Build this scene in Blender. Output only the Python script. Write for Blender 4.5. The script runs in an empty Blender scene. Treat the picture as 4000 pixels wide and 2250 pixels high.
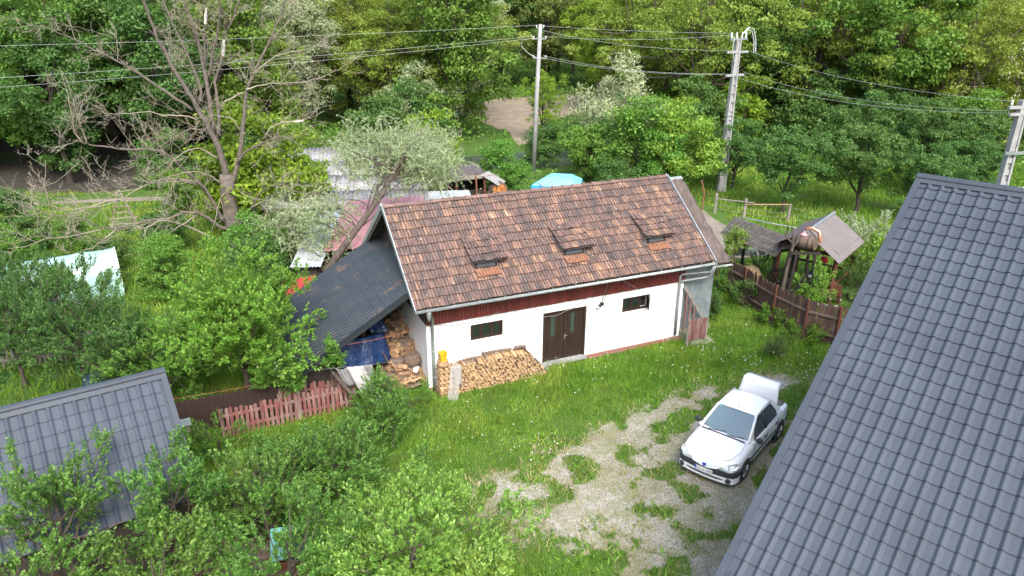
import bpy, math, random
import numpy as np
from mathutils import Matrix, Vector
R = math.radians
random.seed(7); rng = np.random.default_rng(11)
scene = bpy.context.scene
COL = scene.collection

# ------------------------------------------------------------------ camera, sky, sun, exposure
cam_data = bpy.data.cameras.new('camera'); cam = bpy.data.objects.new('camera', cam_data); COL.objects.link(cam)
cam_data.sensor_width = 36.0; cam_data.lens = 25.893; cam_data.clip_start = 0.1; cam_data.clip_end = 3000
cam.matrix_world = Matrix.Translation((0, 0, 13)) @ Matrix.Rotation(R(90 - 22.208), 4, 'X') @ Matrix.Rotation(R(0.4535), 4, 'Z')
scene.camera = cam
SUN_EL, SUN_AZ = 48.0, 166.0
w = bpy.data.worlds.new('World'); scene.world = w; w.use_nodes = True
nt = w.node_tree; bg = nt.nodes['Background']
sky = nt.nodes.new('ShaderNodeTexSky'); sky.sky_type = 'NISHITA'; sky.sun_disc = False
sky.sun_elevation = R(SUN_EL); sky.sun_rotation = R(SUN_AZ); sky.altitude = 500
sky.air_density = 1.0; sky.dust_density = 6.0; sky.ozone_density = 0.6
nt.links.new(sky.outputs[0], bg.inputs[0]); bg.inputs[1].default_value = 0.15
sun_data = bpy.data.lights.new('sun', 'SUN'); sun = bpy.data.objects.new('sun', sun_data); COL.objects.link(sun)
sun_data.energy = 1.4; sun_data.angle = R(28); sun_data.color = (1.0, 0.985, 0.94)
sd = Vector((math.sin(R(SUN_AZ)) * math.cos(R(SUN_EL)), math.cos(R(SUN_AZ)) * math.cos(R(SUN_EL)), math.sin(R(SUN_EL))))
sun.rotation_euler = sd.to_track_quat('Z', 'Y').to_euler(); sun.location = (0, 0, 60)
vs = scene.view_settings
scene.display_settings.display_device = 'sRGB'
vs.view_transform = 'Standard'; vs.look = 'None'; vs.exposure = 1.72; vs.gamma = 1.0; vs.use_curve_mapping = False
scene.cycles.use_denoising = True
scene.cycles.max_bounces = 7; scene.cycles.transparent_max_bounces = 6
scene.cycles.transmission_bounces = 4; scene.cycles.diffuse_bounces = 5; scene.cycles.glossy_bounces = 3

# ------------------------------------------------------------------ node materials
def _new(name):
    m = bpy.data.materials.new(name); m.use_nodes = True
    t = m.node_tree; p = t.nodes['Principled BSDF']
    return m, t, p
def _n(t, kind, **kw):
    n = t.nodes.new(kind)
    for k, v in kw.items(): setattr(n, k, v)
    return n
def rgb(c): return (c[0], c[1], c[2], 1.0)
def ramp(t, fac, stops):
    r = _n(t, 'ShaderNodeValToRGB'); e = r.color_ramp.elements
    while len(e) < len(stops): e.new(0.5)
    for i, (pos, c) in enumerate(stops): e[i].position = pos; e[i].color = rgb(c)
    t.links.new(fac, r.inputs[0]); return r.outputs[0]
def mix(t, fac, a, b, mode='MIX'):
    m = _n(t, 'ShaderNodeMix', data_type='RGBA', blend_type=mode)
    for sock, val in ((m.inputs[0], fac), (m.inputs[6], a), (m.inputs[7], b)):
        if hasattr(val, 'is_linked'): t.links.new(val, sock)
        elif isinstance(val, tuple): sock.default_value = rgb(val)
        else: sock.default_value = val
    return m.outputs[2]
def noise(t, scale, detail=3.0, coords='Object', stretch=None, rough=0.55, loc=None):
    n = _n(t, 'ShaderNodeTexNoise'); n.inputs['Scale'].default_value = scale
    n.inputs['Detail'].default_value = detail; n.inputs['Roughness'].default_value = rough
    if coords == 'Position': src = _n(t, 'ShaderNodeNewGeometry').outputs['Position']
    else: src = _n(t, 'ShaderNodeTexCoord').outputs[coords]
    if stretch:
        mp = _n(t, 'ShaderNodeMapping'); mp.inputs['Scale'].default_value = stretch
        t.links.new(src, mp.inputs[0]); src = mp.outputs[0]
    t.links.new(src, n.inputs['Vector']); return n.outputs[0]
def bumpit(t, p, h, strength=0.4, dist=0.01):
    b = _n(t, 'ShaderNodeBump'); b.inputs['Strength'].default_value = strength; b.inputs['Distance'].default_value = dist
    t.links.new(h, b.inputs['Height']); t.links.new(b.outputs[0], p.inputs['Normal'])
def mat(name, c1, c2=None, scale=4.0, rough=0.75, metal=0.0, spec=0.4, bump=0.0, bscale=None, bdist=0.01, stretch=None,
        coords='Position', rand=None, detail=4.0, lo=0.35, hi=0.65):
    """Two tones through noise, optional bump, optional brightness change per object ('obj') or per island ('isl')."""
    m, t, p = _new(name)
    p.inputs['Roughness'].default_value = rough; p.inputs['Metallic'].default_value = metal
    p.inputs['Specular IOR Level'].default_value = spec
    c = None
    if c2 is None: c2 = tuple(x * 0.82 for x in c1)
    c = ramp(t, noise(t, scale, detail, coords, stretch), [(lo, c1), (hi, c2)])
    if rand:
        src = _n(t, 'ShaderNodeObjectInfo').outputs['Random'] if rand[0] == 'obj' else _n(t, 'ShaderNodeNewGeometry').outputs['Random Per Island']
        f = _n(t, 'ShaderNodeMapRange'); f.inputs[3].default_value = 1 - rand[1]; f.inputs[4].default_value = 1 + rand[1]
        t.links.new(src, f.inputs[0])
        h = _n(t, 'ShaderNodeHueSaturation'); t.links.new(c, h.inputs['Color']); t.links.new(f.outputs[0], h.inputs['Value']); c = h.outputs[0]
    t.links.new(c, p.inputs['Base Color'])
    if bump: bumpit(t, p, noise(t, bscale or scale * 3, 4, coords, stretch), bump, bdist)
    return m
def tile_mat(name, stops, src, cluster=1.2, speck=(0.42, 0.40, 0.33), rough=0.85):
    m, t, p = _new(name)
    r = _n(t, 'ShaderNodeObjectInfo').outputs['Random'] if src == 'obj' else _n(t, 'ShaderNodeNewGeometry').outputs['Random Per Island']
    n = noise(t, cluster, 2, 'Position')
    a = _n(t, 'ShaderNodeMath', operation='MULTIPLY_ADD'); a.inputs[1].default_value = 0.68; t.links.new(r, a.inputs[0])
    b = _n(t, 'ShaderNodeMath', operation='MULTIPLY_ADD'); b.inputs[1].default_value = 0.85; b.inputs[2].default_value = -0.22; t.links.new(n, b.inputs[0])
    t.links.new(b.outputs[0], a.inputs[2])
    c = ramp(t, a.outputs[0], stops)
    tcn = _n(t, 'ShaderNodeTexCoord'); oi = _n(t, 'ShaderNodeObjectInfo'); ad = _n(t, 'ShaderNodeVectorMath', operation='ADD'); t.links.new(tcn.outputs['Object'], ad.inputs[0]); t.links.new(oi.outputs['Location'], ad.inputs[1])
    mp = _n(t, 'ShaderNodeMapping'); mp.inputs['Scale'].default_value = (13, 1.6, 1.6); t.links.new(ad.outputs[0], mp.inputs[0])
    sn = _n(t, 'ShaderNodeTexNoise'); sn.inputs['Scale'].default_value = 1.0; sn.inputs['Detail'].default_value = 4; t.links.new(mp.outputs[0], sn.inputs['Vector'])
    c = mix(t, ramp(t, sn.outputs[0], [(0.42, (0.75, 0.75, 0.75)), (0.58, (0, 0, 0))]), c, (0.062, 0.050, 0.048))
    c = mix(t, ramp(t, sn.outputs[0], [(0.64, (0, 0, 0)), (0.73, (0.45, 0.45, 0.45))]), c, (0.24, 0.15, 0.105))
    lich = noise(t, 5.5, 5, 'Position', rough=0.75); c = mix(t, ramp(t, lich, [(0.63, (0, 0, 0)), (0.67, (0.7, 0.7, 0.7))]), c, speck)
    t.links.new(c, p.inputs['Base Color']); p.inputs['Roughness'].default_value = rough; p.inputs['Specular IOR Level'].default_value = 0.25
    bumpit(t, p, noise(t, 40, 3, 'Position'), 0.35, 0.01)
    return m
def leaf_mat(name, dark, mid, light, trans=0.42, hue=0.012, val=0.12, rough=0.55, spec=0.3, patch=None):
    m, t, p = _new(name)
    g = _n(t, 'ShaderNodeNewGeometry'); o = _n(t, 'ShaderNodeObjectInfo')
    c = ramp(t, g.outputs['Random Per Island'], [(0.0, dark), (0.5, mid), (1.0, light)])
    if patch: c = mix(t, ramp(t, noise(t, 0.33, 5, 'Position', rough=0.65), [(0.46, (0, 0, 0)), (0.62, (0.9, 0.9, 0.9))]), c, patch)
    h = _n(t, 'ShaderNodeHueSaturation'); t.links.new(c, h.inputs['Color'])
    f = _n(t, 'ShaderNodeMapRange'); f.inputs[3].default_value = 0.5 - hue; f.inputs[4].default_value = 0.5 + hue; t.links.new(o.outputs['Random'], f.inputs[0]); t.links.new(f.outputs[0], h.inputs['Hue'])
    nz = noise(t, 0.8, 2, 'Position')
    f2 = _n(t, 'ShaderNodeMapRange'); f2.inputs[1].default_value = 0.3; f2.inputs[2].default_value = 0.7; f2.inputs[3].default_value = 1 - val; f2.inputs[4].default_value = 1 + val; t.links.new(nz, f2.inputs[0]); t.links.new(f2.outputs[0], h.inputs['Value'])
    t.links.new(h.outputs[0], p.inputs['Base Color']); p.inputs['Roughness'].default_value = rough; p.inputs['Specular IOR Level'].default_value = spec
    tr = _n(t, 'ShaderNodeBsdfTranslucent'); tc = mix(t, 0.5, h.outputs[0], (mid[0] * 1.5, mid[1] * 1.35, mid[2] * 0.6)); t.links.new(tc, tr.inputs[0])
    ms = _n(t, 'ShaderNodeMixShader'); ms.inputs[0].default_value = trans
    t.links.new(p.outputs[0], ms.inputs[1]); t.links.new(tr.outputs[0], ms.inputs[2])
    t.links.new(ms.outputs[0], t.nodes['Material Output'].inputs[0])
    return m
def glass_mat(name, c, rough=0.06):
    m, t, p = _new(name); p.inputs['Base Color'].default_value = rgb(c); p.inputs['Roughness'].default_value = rough
    p.inputs['Specular IOR Level'].default_value = 0.9
    return m
def flat(name, c, rough=0.5, metal=0.0, spec=0.5, coat=0.0):
    m, t, p = _new(name); p.inputs['Base Color'].default_value = rgb(c); p.inputs['Roughness'].default_value = rough
    p.inputs['Metallic'].default_value = metal; p.inputs['Specular IOR Level'].default_value = spec; p.inputs['Coat Weight'].default_value = coat
    return m
def sheet_mat(name, c, alpha, rough=0.3):
    m, t, p = _new(name); p.inputs['Base Color'].default_value = rgb(c); p.inputs['Roughness'].default_value = rough
    p.inputs['Alpha'].default_value = alpha
    return m

M = {}
M['plaster'] = mat('white_plaster', (0.66, 0.675, 0.685), (0.52, 0.52, 0.505), 1.1, 0.9, spec=0.2, bump=0.12, bscale=30, lo=0.48, hi=0.82, detail=7)
M['plinth'] = mat('red_plinth', (0.27, 0.10, 0.085), (0.20, 0.12, 0.10), 5, 0.9)
M['red_board'] = mat('dark_red_paint', (0.115, 0.022, 0.017), (0.085, 0.018, 0.015), 3, 0.6, rand=('obj', 0.16), stretch=(1, 1, 0.2))
M['dark_wood'] = mat('dark_brown_wood', (0.032, 0.018, 0.013), (0.022, 0.013, 0.010), 8, 0.5, bump=0.2, stretch=(1, 1, 0.15))
M['old_dark_wood'] = mat('dark_weathered_boards', (0.055, 0.043, 0.036), (0.030, 0.024, 0.022), 6, 0.85, rand=('obj', 0.2), stretch=(1, 1, 0.2))
M['glass'] = glass_mat('window_glass', (0.012, 0.018, 0.016))
M['zinc'] = mat('zinc_sheet', (0.50, 0.53, 0.54), (0.38, 0.41, 0.42), 6, 0.4, metal=0.6, bump=0.1)
M['zinc_wall'] = mat('patched_zinc_wall', (0.34, 0.38, 0.41), (0.24, 0.28, 0.30), 4, 0.42, metal=0.55, bump=0.35, bscale=5, bdist=0.03)
M['gutter'] = mat('painted_gutter', (0.27, 0.30, 0.295), (0.19, 0.215, 0.21), 5, 0.5, metal=0.2)
M['pipe'] = mat('rain_pipe', (0.22, 0.27, 0.25), (0.16, 0.19, 0.17), 5, 0.5, metal=0.2)
M['pipe_light'] = mat('grey_rain_pipe', (0.25, 0.265, 0.265), (0.18, 0.19, 0.19), 5, 0.5, metal=0.3)
CLAY = [(0.10, (0.088, 0.070, 0.068)), (0.30, (0.122, 0.086, 0.076)), (0.55, (0.165, 0.104, 0.084)), (0.74, (0.205, 0.122, 0.092)), (0.90, (0.27, 0.165, 0.105)), (1.0, (0.36, 0.25, 0.165))]
M['clay'] = tile_mat('clay_roof_tile', CLAY, 'obj'); M['clay_isl'] = tile_mat('clay_roof_tile_joined', CLAY, 'isl')
M['clay_red'] = mat('red_brown_ridge_tile', (0.165, 0.098, 0.080), (0.11, 0.080, 0.072), 6, 0.85, rand=('obj', 0.32), bump=0.2)
M['cheek'] = mat('dormer_cheek_wood', (0.17, 0.135, 0.115), (0.11, 0.09, 0.08), 6, 0.9)
M['clay_orange'] = mat('bare_orange_clay', (0.25, 0.105, 0.055), (0.13, 0.078, 0.055), 11, 0.9)
M['metal_tile'] = mat('anthracite_metal_tile', (0.050, 0.062, 0.080), (0.043, 0.053, 0.068), 0.7, 0.5, spec=0.24, rand=('obj', 0.03), bump=0.05, bscale=250, bdist=0.002)
M['metal_trim'] = mat('anthracite_trim', (0.044, 0.055, 0.071), (0.039, 0.048, 0.062), 1.0, 0.5, spec=0.2)
M['metal_dark'] = mat('black_metal_tile', (0.014, 0.019, 0.024), (0.020, 0.024, 0.027), 2.0, 0.45, spec=0.55)
_m, _t, _p = _new('black_metal_tile_with_leaf_litter')
_c = ramp(_t, noise(_t, 2.0, 3, 'Position'), [(0.35, (0.014, 0.021, 0.027)), (0.65, (0.024, 0.030, 0.034))])
_l = noise(_t, 1.1, 6, 'Position', stretch=(1, 1, 1), rough=0.75)
_c = mix(_t, ramp(_t, _l, [(0.575, (0, 0, 0)), (0.625, (0.75, 0.75, 0.75))]), _c, (0.085, 0.060, 0.042))
_t.links.new(_c, _p.inputs['Base Color']); _p.inputs['Roughness'].default_value = 0.42
M['metal_litter'] = _m
M['tarpaper'] = mat('old_tar_paper', (0.105, 0.083, 0.072), (0.060, 0.047, 0.042), 3.2, 0.95, bump=0.9, bscale=4, bdist=0.06, stretch=(1.6, 0.7, 0.7))
M['concrete'] = mat('grey_concrete', (0.27, 0.275, 0.275), (0.20, 0.205, 0.205), 2.5, 0.9, bump=0.15, bscale=20)
M['concrete_moss'] = mat('mossy_concrete', (0.19, 0.20, 0.13), (0.13, 0.16, 0.08), 5, 0.95, bump=0.3)
M['wood_end_isl'] = mat('fresh_split_wood_joined', (0.40, 0.27, 0.15), (0.29, 0.185, 0.10), 14, 0.85, rand=('isl', 0.2), bump=0.3)
M['wood_dim_isl'] = mat('darker_split_wood_joined', (0.27, 0.17, 0.095), (0.17, 0.105, 0.06), 12, 0.9, rand=('isl', 0.3), bump=0.3)
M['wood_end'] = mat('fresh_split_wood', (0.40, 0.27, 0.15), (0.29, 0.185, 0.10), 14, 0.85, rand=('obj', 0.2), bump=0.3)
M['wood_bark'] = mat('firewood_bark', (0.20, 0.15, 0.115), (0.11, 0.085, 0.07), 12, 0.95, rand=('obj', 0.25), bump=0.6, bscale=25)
M['wood_dim'] = mat('darker_split_wood', (0.27, 0.17, 0.095), (0.17, 0.105, 0.06), 12, 0.9, rand=('obj', 0.3), bump=0.3)  # split wood in a darker tone than the fresh kind
M['pink_paint'] = mat('faded_red_fence_paint', (0.15, 0.056, 0.049), (0.21, 0.145, 0.13), 7, 0.85, rand=('obj', 0.22), stretch=(1, 1, 0.25), lo=0.4, hi=0.68)
M['grey_wood'] = mat('grey_weathered_wood', (0.25, 0.225, 0.20), (0.155, 0.14, 0.125), 8, 0.95, rand=('obj', 0.2), stretch=(1, 1, 0.2))
M['brown_fence'] = mat('brown_plank', (0.092, 0.050, 0.038), (0.064, 0.042, 0.034), 5, 0.9, rand=('obj', 0.25), stretch=(1, 1, 0.25))
M['brown_rail'] = mat('weathered_rail', (0.15, 0.105, 0.085), (0.10, 0.075, 0.06), 6, 0.95)
M['brown_metal'] = mat('brown_corrugated', (0.036, 0.022, 0.020), (0.028, 0.018, 0.016), 2, 0.5)
M['shingle'] = mat('grey_plank_roof', (0.105, 0.097, 0.085), (0.060, 0.056, 0.050), 5, 0.95, rand=('obj', 0.18), bump=0.4, stretch=(1, 1, 1))
M['maroon_metal'] = mat('maroon_ribbed_metal', (0.100, 0.085, 0.086), (0.080, 0.067, 0.068), 1.4, 0.5, spec=0.5)
M['red_timber'] = mat('red_brown_timber', (0.115, 0.035, 0.020), (0.075, 0.028, 0.018), 6, 0.7, rand=('obj', 0.2))
M['black_timber'] = mat('black_timber', (0.022, 0.016, 0.013), (0.015, 0.012, 0.011), 6, 0.7)
M['barrel'] = mat('old_barrel_staves', (0.125, 0.085, 0.062), (0.085, 0.058, 0.045), 9, 0.85, stretch=(1, 1, 1))
M['barrel_orange'] = mat('varnished_barrel_end', (0.42, 0.175, 0.045), (0.17, 0.065, 0.022), 6, 0.5, rand=('obj', 0.35))
M['steel_hoop'] = flat('barrel_hoop', (0.06, 0.055, 0.05), 0.5, 0.5)
M['copper'] = flat('copper_pipe', (0.55, 0.27, 0.17), 0.35, 0.7)
M['blue_tarp'] = mat('dark_blue_tarp', (0.004, 0.018, 0.066), (0.008, 0.032, 0.105), 4, 0.35, spec=0.6, bump=1.0, bscale=6, bdist=0.05)
M['sky_tarp'] = mat('sky_blue_cover', (0.17, 0.52, 0.72), (0.14, 0.47, 0.68), 2, 0.4, bump=0.4, bscale=3, bdist=0.03)
M['sky_tarp_edge'] = flat('bright_blue_cover_edge', (0.03, 0.24, 0.62), 0.45)
M['white_paint'] = mat('white_paint', (0.72, 0.72, 0.71), (0.62, 0.63, 0.62), 3, 0.6)
M['asbestos'] = mat('grey_fibre_cement', (0.28, 0.275, 0.28), (0.17, 0.17, 0.175), 2.2, 0.95, rand=('obj', 0.1))
M['pink_roof'] = mat('faded_pink_sheet', (0.46, 0.23, 0.25), (0.37, 0.19, 0.205), 1.5, 0.6)
M['pale_sheet'] = mat('pale_galvanised_sheet', (0.48, 0.52, 0.54), (0.38, 0.41, 0.43), 1.5, 0.4, metal=0.3)
M['red_sheet'] = flat('red_sheet', (0.28, 0.022, 0.018), 0.5)
M['green_film'] = mat('pale_green_film', (0.27, 0.42, 0.40), (0.22, 0.36, 0.34), 1.3, 0.35, bump=0.25, bscale=2, bdist=0.04)
M['turquoise'] = flat('turquoise_sheet', (0.13, 0.34, 0.33), 0.5)
M['blue_barrel'] = flat('dark_blue_plastic', (0.025, 0.045, 0.085), 0.45)
M['yellow'] = flat('yellow_plastic', (0.45, 0.29, 0.012), 0.45)
M['clear_film'] = sheet_mat('clear_plastic_film', (0.42, 0.41, 0.40), 0.27)
M['grey_cloth'] = mat('grey_cloth', (0.20, 0.20, 0.20), (0.14, 0.14, 0.145), 3, 0.95)
M['white_cloth'] = mat('dirty_white_cloth', (0.44, 0.43, 0.42), (0.32, 0.31, 0.30), 4, 0.95)
M['red_cloth'] = flat('red_plastic', (0.55, 0.015, 0.015), 0.5)
M['bark'] = mat('grey_brown_bark', (0.095, 0.075, 0.060), (0.050, 0.040, 0.034), 9, 0.95, bump=0.6, bscale=25, bdist=0.02, stretch=(1, 1, 0.3))
M['bark_dark'] = mat('dark_bark', (0.050, 0.040, 0.032), (0.030, 0.025, 0.021), 9, 0.95)
M['dead_bark'] = mat('dead_tree_bark', (0.125, 0.105, 0.088), (0.075, 0.064, 0.055), 6, 0.95, bump=0.5, bscale=25, bdist=0.015)
M['dead_twig'] = mat('dead_twig_bark', (0.235, 0.22, 0.18), (0.18, 0.15, 0.10), 1.2, 0.95)
M['bare_wood'] = mat('stripped_wood', (0.62, 0.60, 0.56), (0.45, 0.42, 0.38), 6, 0.9)
M['wire'] = flat('aluminium_wire', (0.42, 0.45, 0.44), 0.5, 0.2)
M['cable'] = flat('grey_cable', (0.16, 0.155, 0.155), 0.6)
M['red_cord'] = flat('red_cord', (0.30, 0.075, 0.05), 0.7)
M['steel'] = mat('galvanised_steel', (0.33, 0.36, 0.38), (0.25, 0.28, 0.30), 5, 0.45, metal=0.6)
M['porcelain'] = flat('insulator', (0.50, 0.52, 0.52), 0.25)
M['rust'] = mat('rusty_iron', (0.21, 0.085, 0.045), (0.13, 0.055, 0.035), 12, 0.85)
M['stone'] = mat('pale_stone', (0.52, 0.47, 0.43), (0.40, 0.35, 0.33), 6, 0.95, rand=('obj', 0.15))
M['hay'] = mat('straw_heap', (0.19, 0.145, 0.075), (0.13, 0.10, 0.055), 9, 1.0, bump=0.8, bscale=30)
# foliage
M['lf_maple'] = leaf_mat('maple_leaves', (0.074, 0.155, 0.022), (0.112, 0.210, 0.030), (0.175, 0.290, 0.052))
M['lf_dark'] = leaf_mat('deep_green_leaves', (0.052, 0.115, 0.026), (0.076, 0.156, 0.034), (0.115, 0.215, 0.048))
M['lf_acacia'] = leaf_mat('yellow_green_leaves', (0.130, 0.195, 0.028), (0.190, 0.265, 0.040), (0.290, 0.370, 0.070))
M['lf_lime'] = leaf_mat('lime_leaves', (0.120, 0.215, 0.018), (0.170, 0.285, 0.024), (0.250, 0.370, 0.042))
M['lf_olive'] = leaf_mat('olive_leaves', (0.105, 0.150, 0.034), (0.145, 0.195, 0.045), (0.205, 0.255, 0.066))
M['lf_silver'] = leaf_mat('silver_willow_leaves', (0.215, 0.275, 0.150), (0.310, 0.375, 0.215), (0.440, 0.500, 0.315))
M['lf_orchard'] = leaf_mat('orchard_leaves', (0.052, 0.120, 0.028), (0.078, 0.168, 0.038), (0.125, 0.235, 0.058))
M['lf_plum'] = leaf_mat('plum_leaves', (0.060, 0.150, 0.024), (0.100, 0.220, 0.034), (0.190, 0.340, 0.065), spec=0.4)
M['lf_bright'] = leaf_mat('bright_spring_leaves', (0.105, 0.215, 0.026), (0.160, 0.300, 0.034), (0.250, 0.400, 0.060), spec=0.4)
M['lf_cherry'] = leaf_mat('light_green_long_leaves', (0.115, 0.225, 0.036), (0.195, 0.335, 0.052), (0.330, 0.475, 0.100), spec=0.45)
M['lf_elder'] = leaf_mat('elder_leaves', (0.075, 0.175, 0.026), (0.110, 0.240, 0.034), (0.165, 0.310, 0.050))
M['lf_weed'] = leaf_mat('weed_leaves', (0.070, 0.175, 0.016), (0.105, 0.240, 0.022), (0.160, 0.320, 0.040))
M['lf_pale'] = leaf_mat('variegated_leaves', (0.14, 0.20, 0.08), (0.30, 0.36, 0.22), (0.55, 0.57, 0.46))
M['grass'] = leaf_mat('grass_blades', (0.075, 0.170, 0.014), (0.125, 0.245, 0.022), (0.210, 0.345, 0.045), trans=0.35, val=0.28, patch=(0.255, 0.325, 0.050))
M['dry_grass'] = leaf_mat('dry_grass_blades', (0.22, 0.20, 0.07), (0.30, 0.27, 0.12), (0.40, 0.36, 0.20), trans=0.2)
M['flower'] = leaf_mat('cream_flowers', (0.62, 0.60, 0.46), (0.72, 0.70, 0.56), (0.80, 0.79, 0.68), trans=0.2)
M['dandelion'] = leaf_mat('dandelion_clocks', (0.45, 0.45, 0.40), (0.56, 0.56, 0.52), (0.66, 0.66, 0.62), trans=0.1)
M['yellow_flower'] = flat('yellow_petals', (0.70, 0.52, 0.01), 0.8)

# ------------------------------------------------------------------ mesh helpers
def link(o, parent=None):
    COL.objects.link(o)
    if parent is not None: o.parent = parent
    return o
def np_mesh(name, verts, faces, mats, smooth=False, midx=None):
    """verts (N,3) array, faces (F,k) array with one face size"""
    me = bpy.data.meshes.new(name)
    verts = np.ascontiguousarray(verts, dtype=np.float32); faces = np.ascontiguousarray(faces, dtype=np.int32)
    k = faces.shape[1]; nf = len(faces)
    me.vertices.add(len(verts)); me.vertices.foreach_set('co', verts.ravel())
    me.loops.add(nf * k); me.loops.foreach_set('vertex_index', faces.ravel())
    me.polygons.add(nf); me.polygons.foreach_set('loop_start', np.arange(0, nf * k, k, dtype=np.int32))
    if midx is not None: me.polygons.foreach_set('material_index', np.asarray(midx, dtype=np.int32))
    if smooth: me.polygons.foreach_set('use_smooth', np.ones(nf, dtype=bool))
    for m in (mats if isinstance(mats, (list, tuple)) else [mats]): me.materials.append(m)
    me.update(calc_edges=True); return me
class MB:
    def __init__(s): s.v = []; s.f = []; s.m = []; s.c = 0
    def add(s, vs, fs, mi=0):
        s.v += [tuple(p) for p in vs]; s.f += [tuple(i + s.c for i in f) for f in fs]; s.m += [mi] * len(fs); s.c += len(vs)
        return s
    def bb(s, x0, x1, y0, y1, z0, z1, mi=0):
        return s.add([(x0, y0, z0), (x1, y0, z0), (x1, y1, z0), (x0, y1, z0), (x0, y0, z1), (x1, y0, z1), (x1, y1, z1), (x0, y1, z1)],
                     [(0, 3, 2, 1), (4, 5, 6, 7), (0, 1, 5, 4), (1, 2, 6, 5), (2, 3, 7, 6), (3, 0, 4, 7)], mi)
    def hexa(s, q, mi=0):   # 8 corners: bottom 4 then top 4
        return s.add(q, [(0, 3, 2, 1), (4, 5, 6, 7), (0, 1, 5, 4), (1, 2, 6, 5), (2, 3, 7, 6), (3, 0, 4, 7)], mi)
    def beam(s, a, b, w, h, mi=0, up=(0, 0, 1)):
        a = np.array(a, float); b = np.array(b, float); d = b - a; d /= np.linalg.norm(d) + 1e-9
        u = np.array(up, float)
        if abs(d @ u) > 0.97: u = np.array([1.0, 0, 0])
        x = np.cross(d, u); x /= np.linalg.norm(x); y = np.cross(x, d)
        q = [a - x * w / 2 - y * h / 2, a + x * w / 2 - y * h / 2, b + x * w / 2 - y * h / 2, b - x * w / 2 - y * h / 2,
             a - x * w / 2 + y * h / 2, a + x * w / 2 + y * h / 2, b + x * w / 2 + y * h / 2, b - x * w / 2 + y * h / 2]
        return s.hexa(q, mi)
    def tube(s, pts, rad, k=8, mi=0, caps=True):
        pts = np.array(pts, float); n = len(pts); rad = np.broadcast_to(np.array(rad, float), (n,))
        t = np.gradient(pts, axis=0); t /= np.linalg.norm(t, axis=1)[:, None] + 1e-9
        ref = np.array([0, 0, 1.0]) if abs(t[0][2]) < 0.9 else np.array([1.0, 0, 0])
        x = np.cross(ref, t[0]); x /= np.linalg.norm(x); vs = []
        ang = np.arange(k) * 2 * math.pi / k
        for i in range(n):
            x = x - t[i] * (x @ t[i]); x /= np.linalg.norm(x) + 1e-9; y = np.cross(t[i], x)
            for a in ang: vs.append(pts[i] + rad[i] * (x * math.cos(a) + y * math.sin(a)))
        fs = [(i * k + j, i * k + (j + 1) % k, (i + 1) * k + (j + 1) % k, (i + 1) * k + j) for i in range(n - 1) for j in range(k)]
        if caps: fs += [tuple(range(k - 1, -1, -1)), tuple((n - 1) * k + j for j in range(k))]
        return s.add(vs, fs, mi)
    def prism(s, poly, vec, mi=0):
        n = len(poly); v = [np.array(p, float) for p in poly]; vec = np.array(vec, float)
        return s.add(v + [p + vec for p in v], [tuple(range(n - 1, -1, -1)), tuple(range(n, 2 * n))] + [(i, (i + 1) % n, n + (i + 1) % n, n + i) for i in range(n)], mi)
    def lathe(s, prof, k=16, c=(0, 0, 0), mi=0, axis=(0, 0, 1), cap=True):
        a = Vector(axis).normalized(); q = Vector((0, 0, 1)).rotation_difference(a); vs = []
        for r, z in prof:
            for j in range(k):
                p = q @ Vector((r * math.cos(2 * math.pi * j / k), r * math.sin(2 * math.pi * j / k), z)); vs.append((p.x + c[0], p.y + c[1], p.z + c[2]))
        n = len(prof)
        fs = [(i * k + j, i * k + (j + 1) % k, (i + 1) * k + (j + 1) % k, (i + 1) * k + j) for i in range(n - 1) for j in range(k)]
        if cap: fs += [tuple(range(k - 1, -1, -1)), tuple((n - 1) * k + j for j in range(k))]
        return s.add(vs, fs, mi)
    def mesh(s, name, mats, smooth=False):
        me = bpy.data.meshes.new(name); me.from_pydata([tuple(map(float, p)) for p in s.v], [], s.f)
        for m in (mats if isinstance(mats, (list, tuple)) else [mats]): me.materials.append(m)
        me.polygons.foreach_set('material_index', s.m)
        if smooth: me.polygons.foreach_set('use_smooth', [True] * len(s.f))
        me.update(); return me
    def build(s, name, mats, parent=None, smooth=False):
        return link(bpy.data.objects.new(name, s.mesh(name, mats, smooth)), parent)
def tag(o, label, cat, group=None):
    o['label'] = label; o['category'] = cat
    if group: o['group'] = group
    return o
def thing(name, label, cat, loc=(0, 0, 0), rz=0.0, group=None):
    o = bpy.data.objects.new(name, None); COL.objects.link(o); o.empty_display_size = 0.3
    o.location = loc; o.rotation_euler = (0, 0, rz); return tag(o, label, cat, group)
def struct(o, kind='structure'): o['kind'] = kind; return o
def inst(name, me, parent=None, M4=None, loc=None):
    o = bpy.data.objects.new(name, me); link(o, parent)
    if M4 is not None: o.matrix_local = M4
    elif loc is not None: o.location = loc
    return o
def text_mesh(txt, size, name, m, depth=0.002):
    cu = bpy.data.curves.new(name, 'FONT'); cu.body = txt; cu.size = size; cu.extrude = depth; cu.align_x = 'CENTER'; cu.align_y = 'CENTER'
    o = bpy.data.objects.new(name, cu); COL.objects.link(o)
    dg = bpy.context.evaluated_depsgraph_get(); me = bpy.data.meshes.new_from_object(o.evaluated_get(dg))
    bpy.data.objects.remove(o); me.materials.clear(); me.materials.append(m); return me
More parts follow.
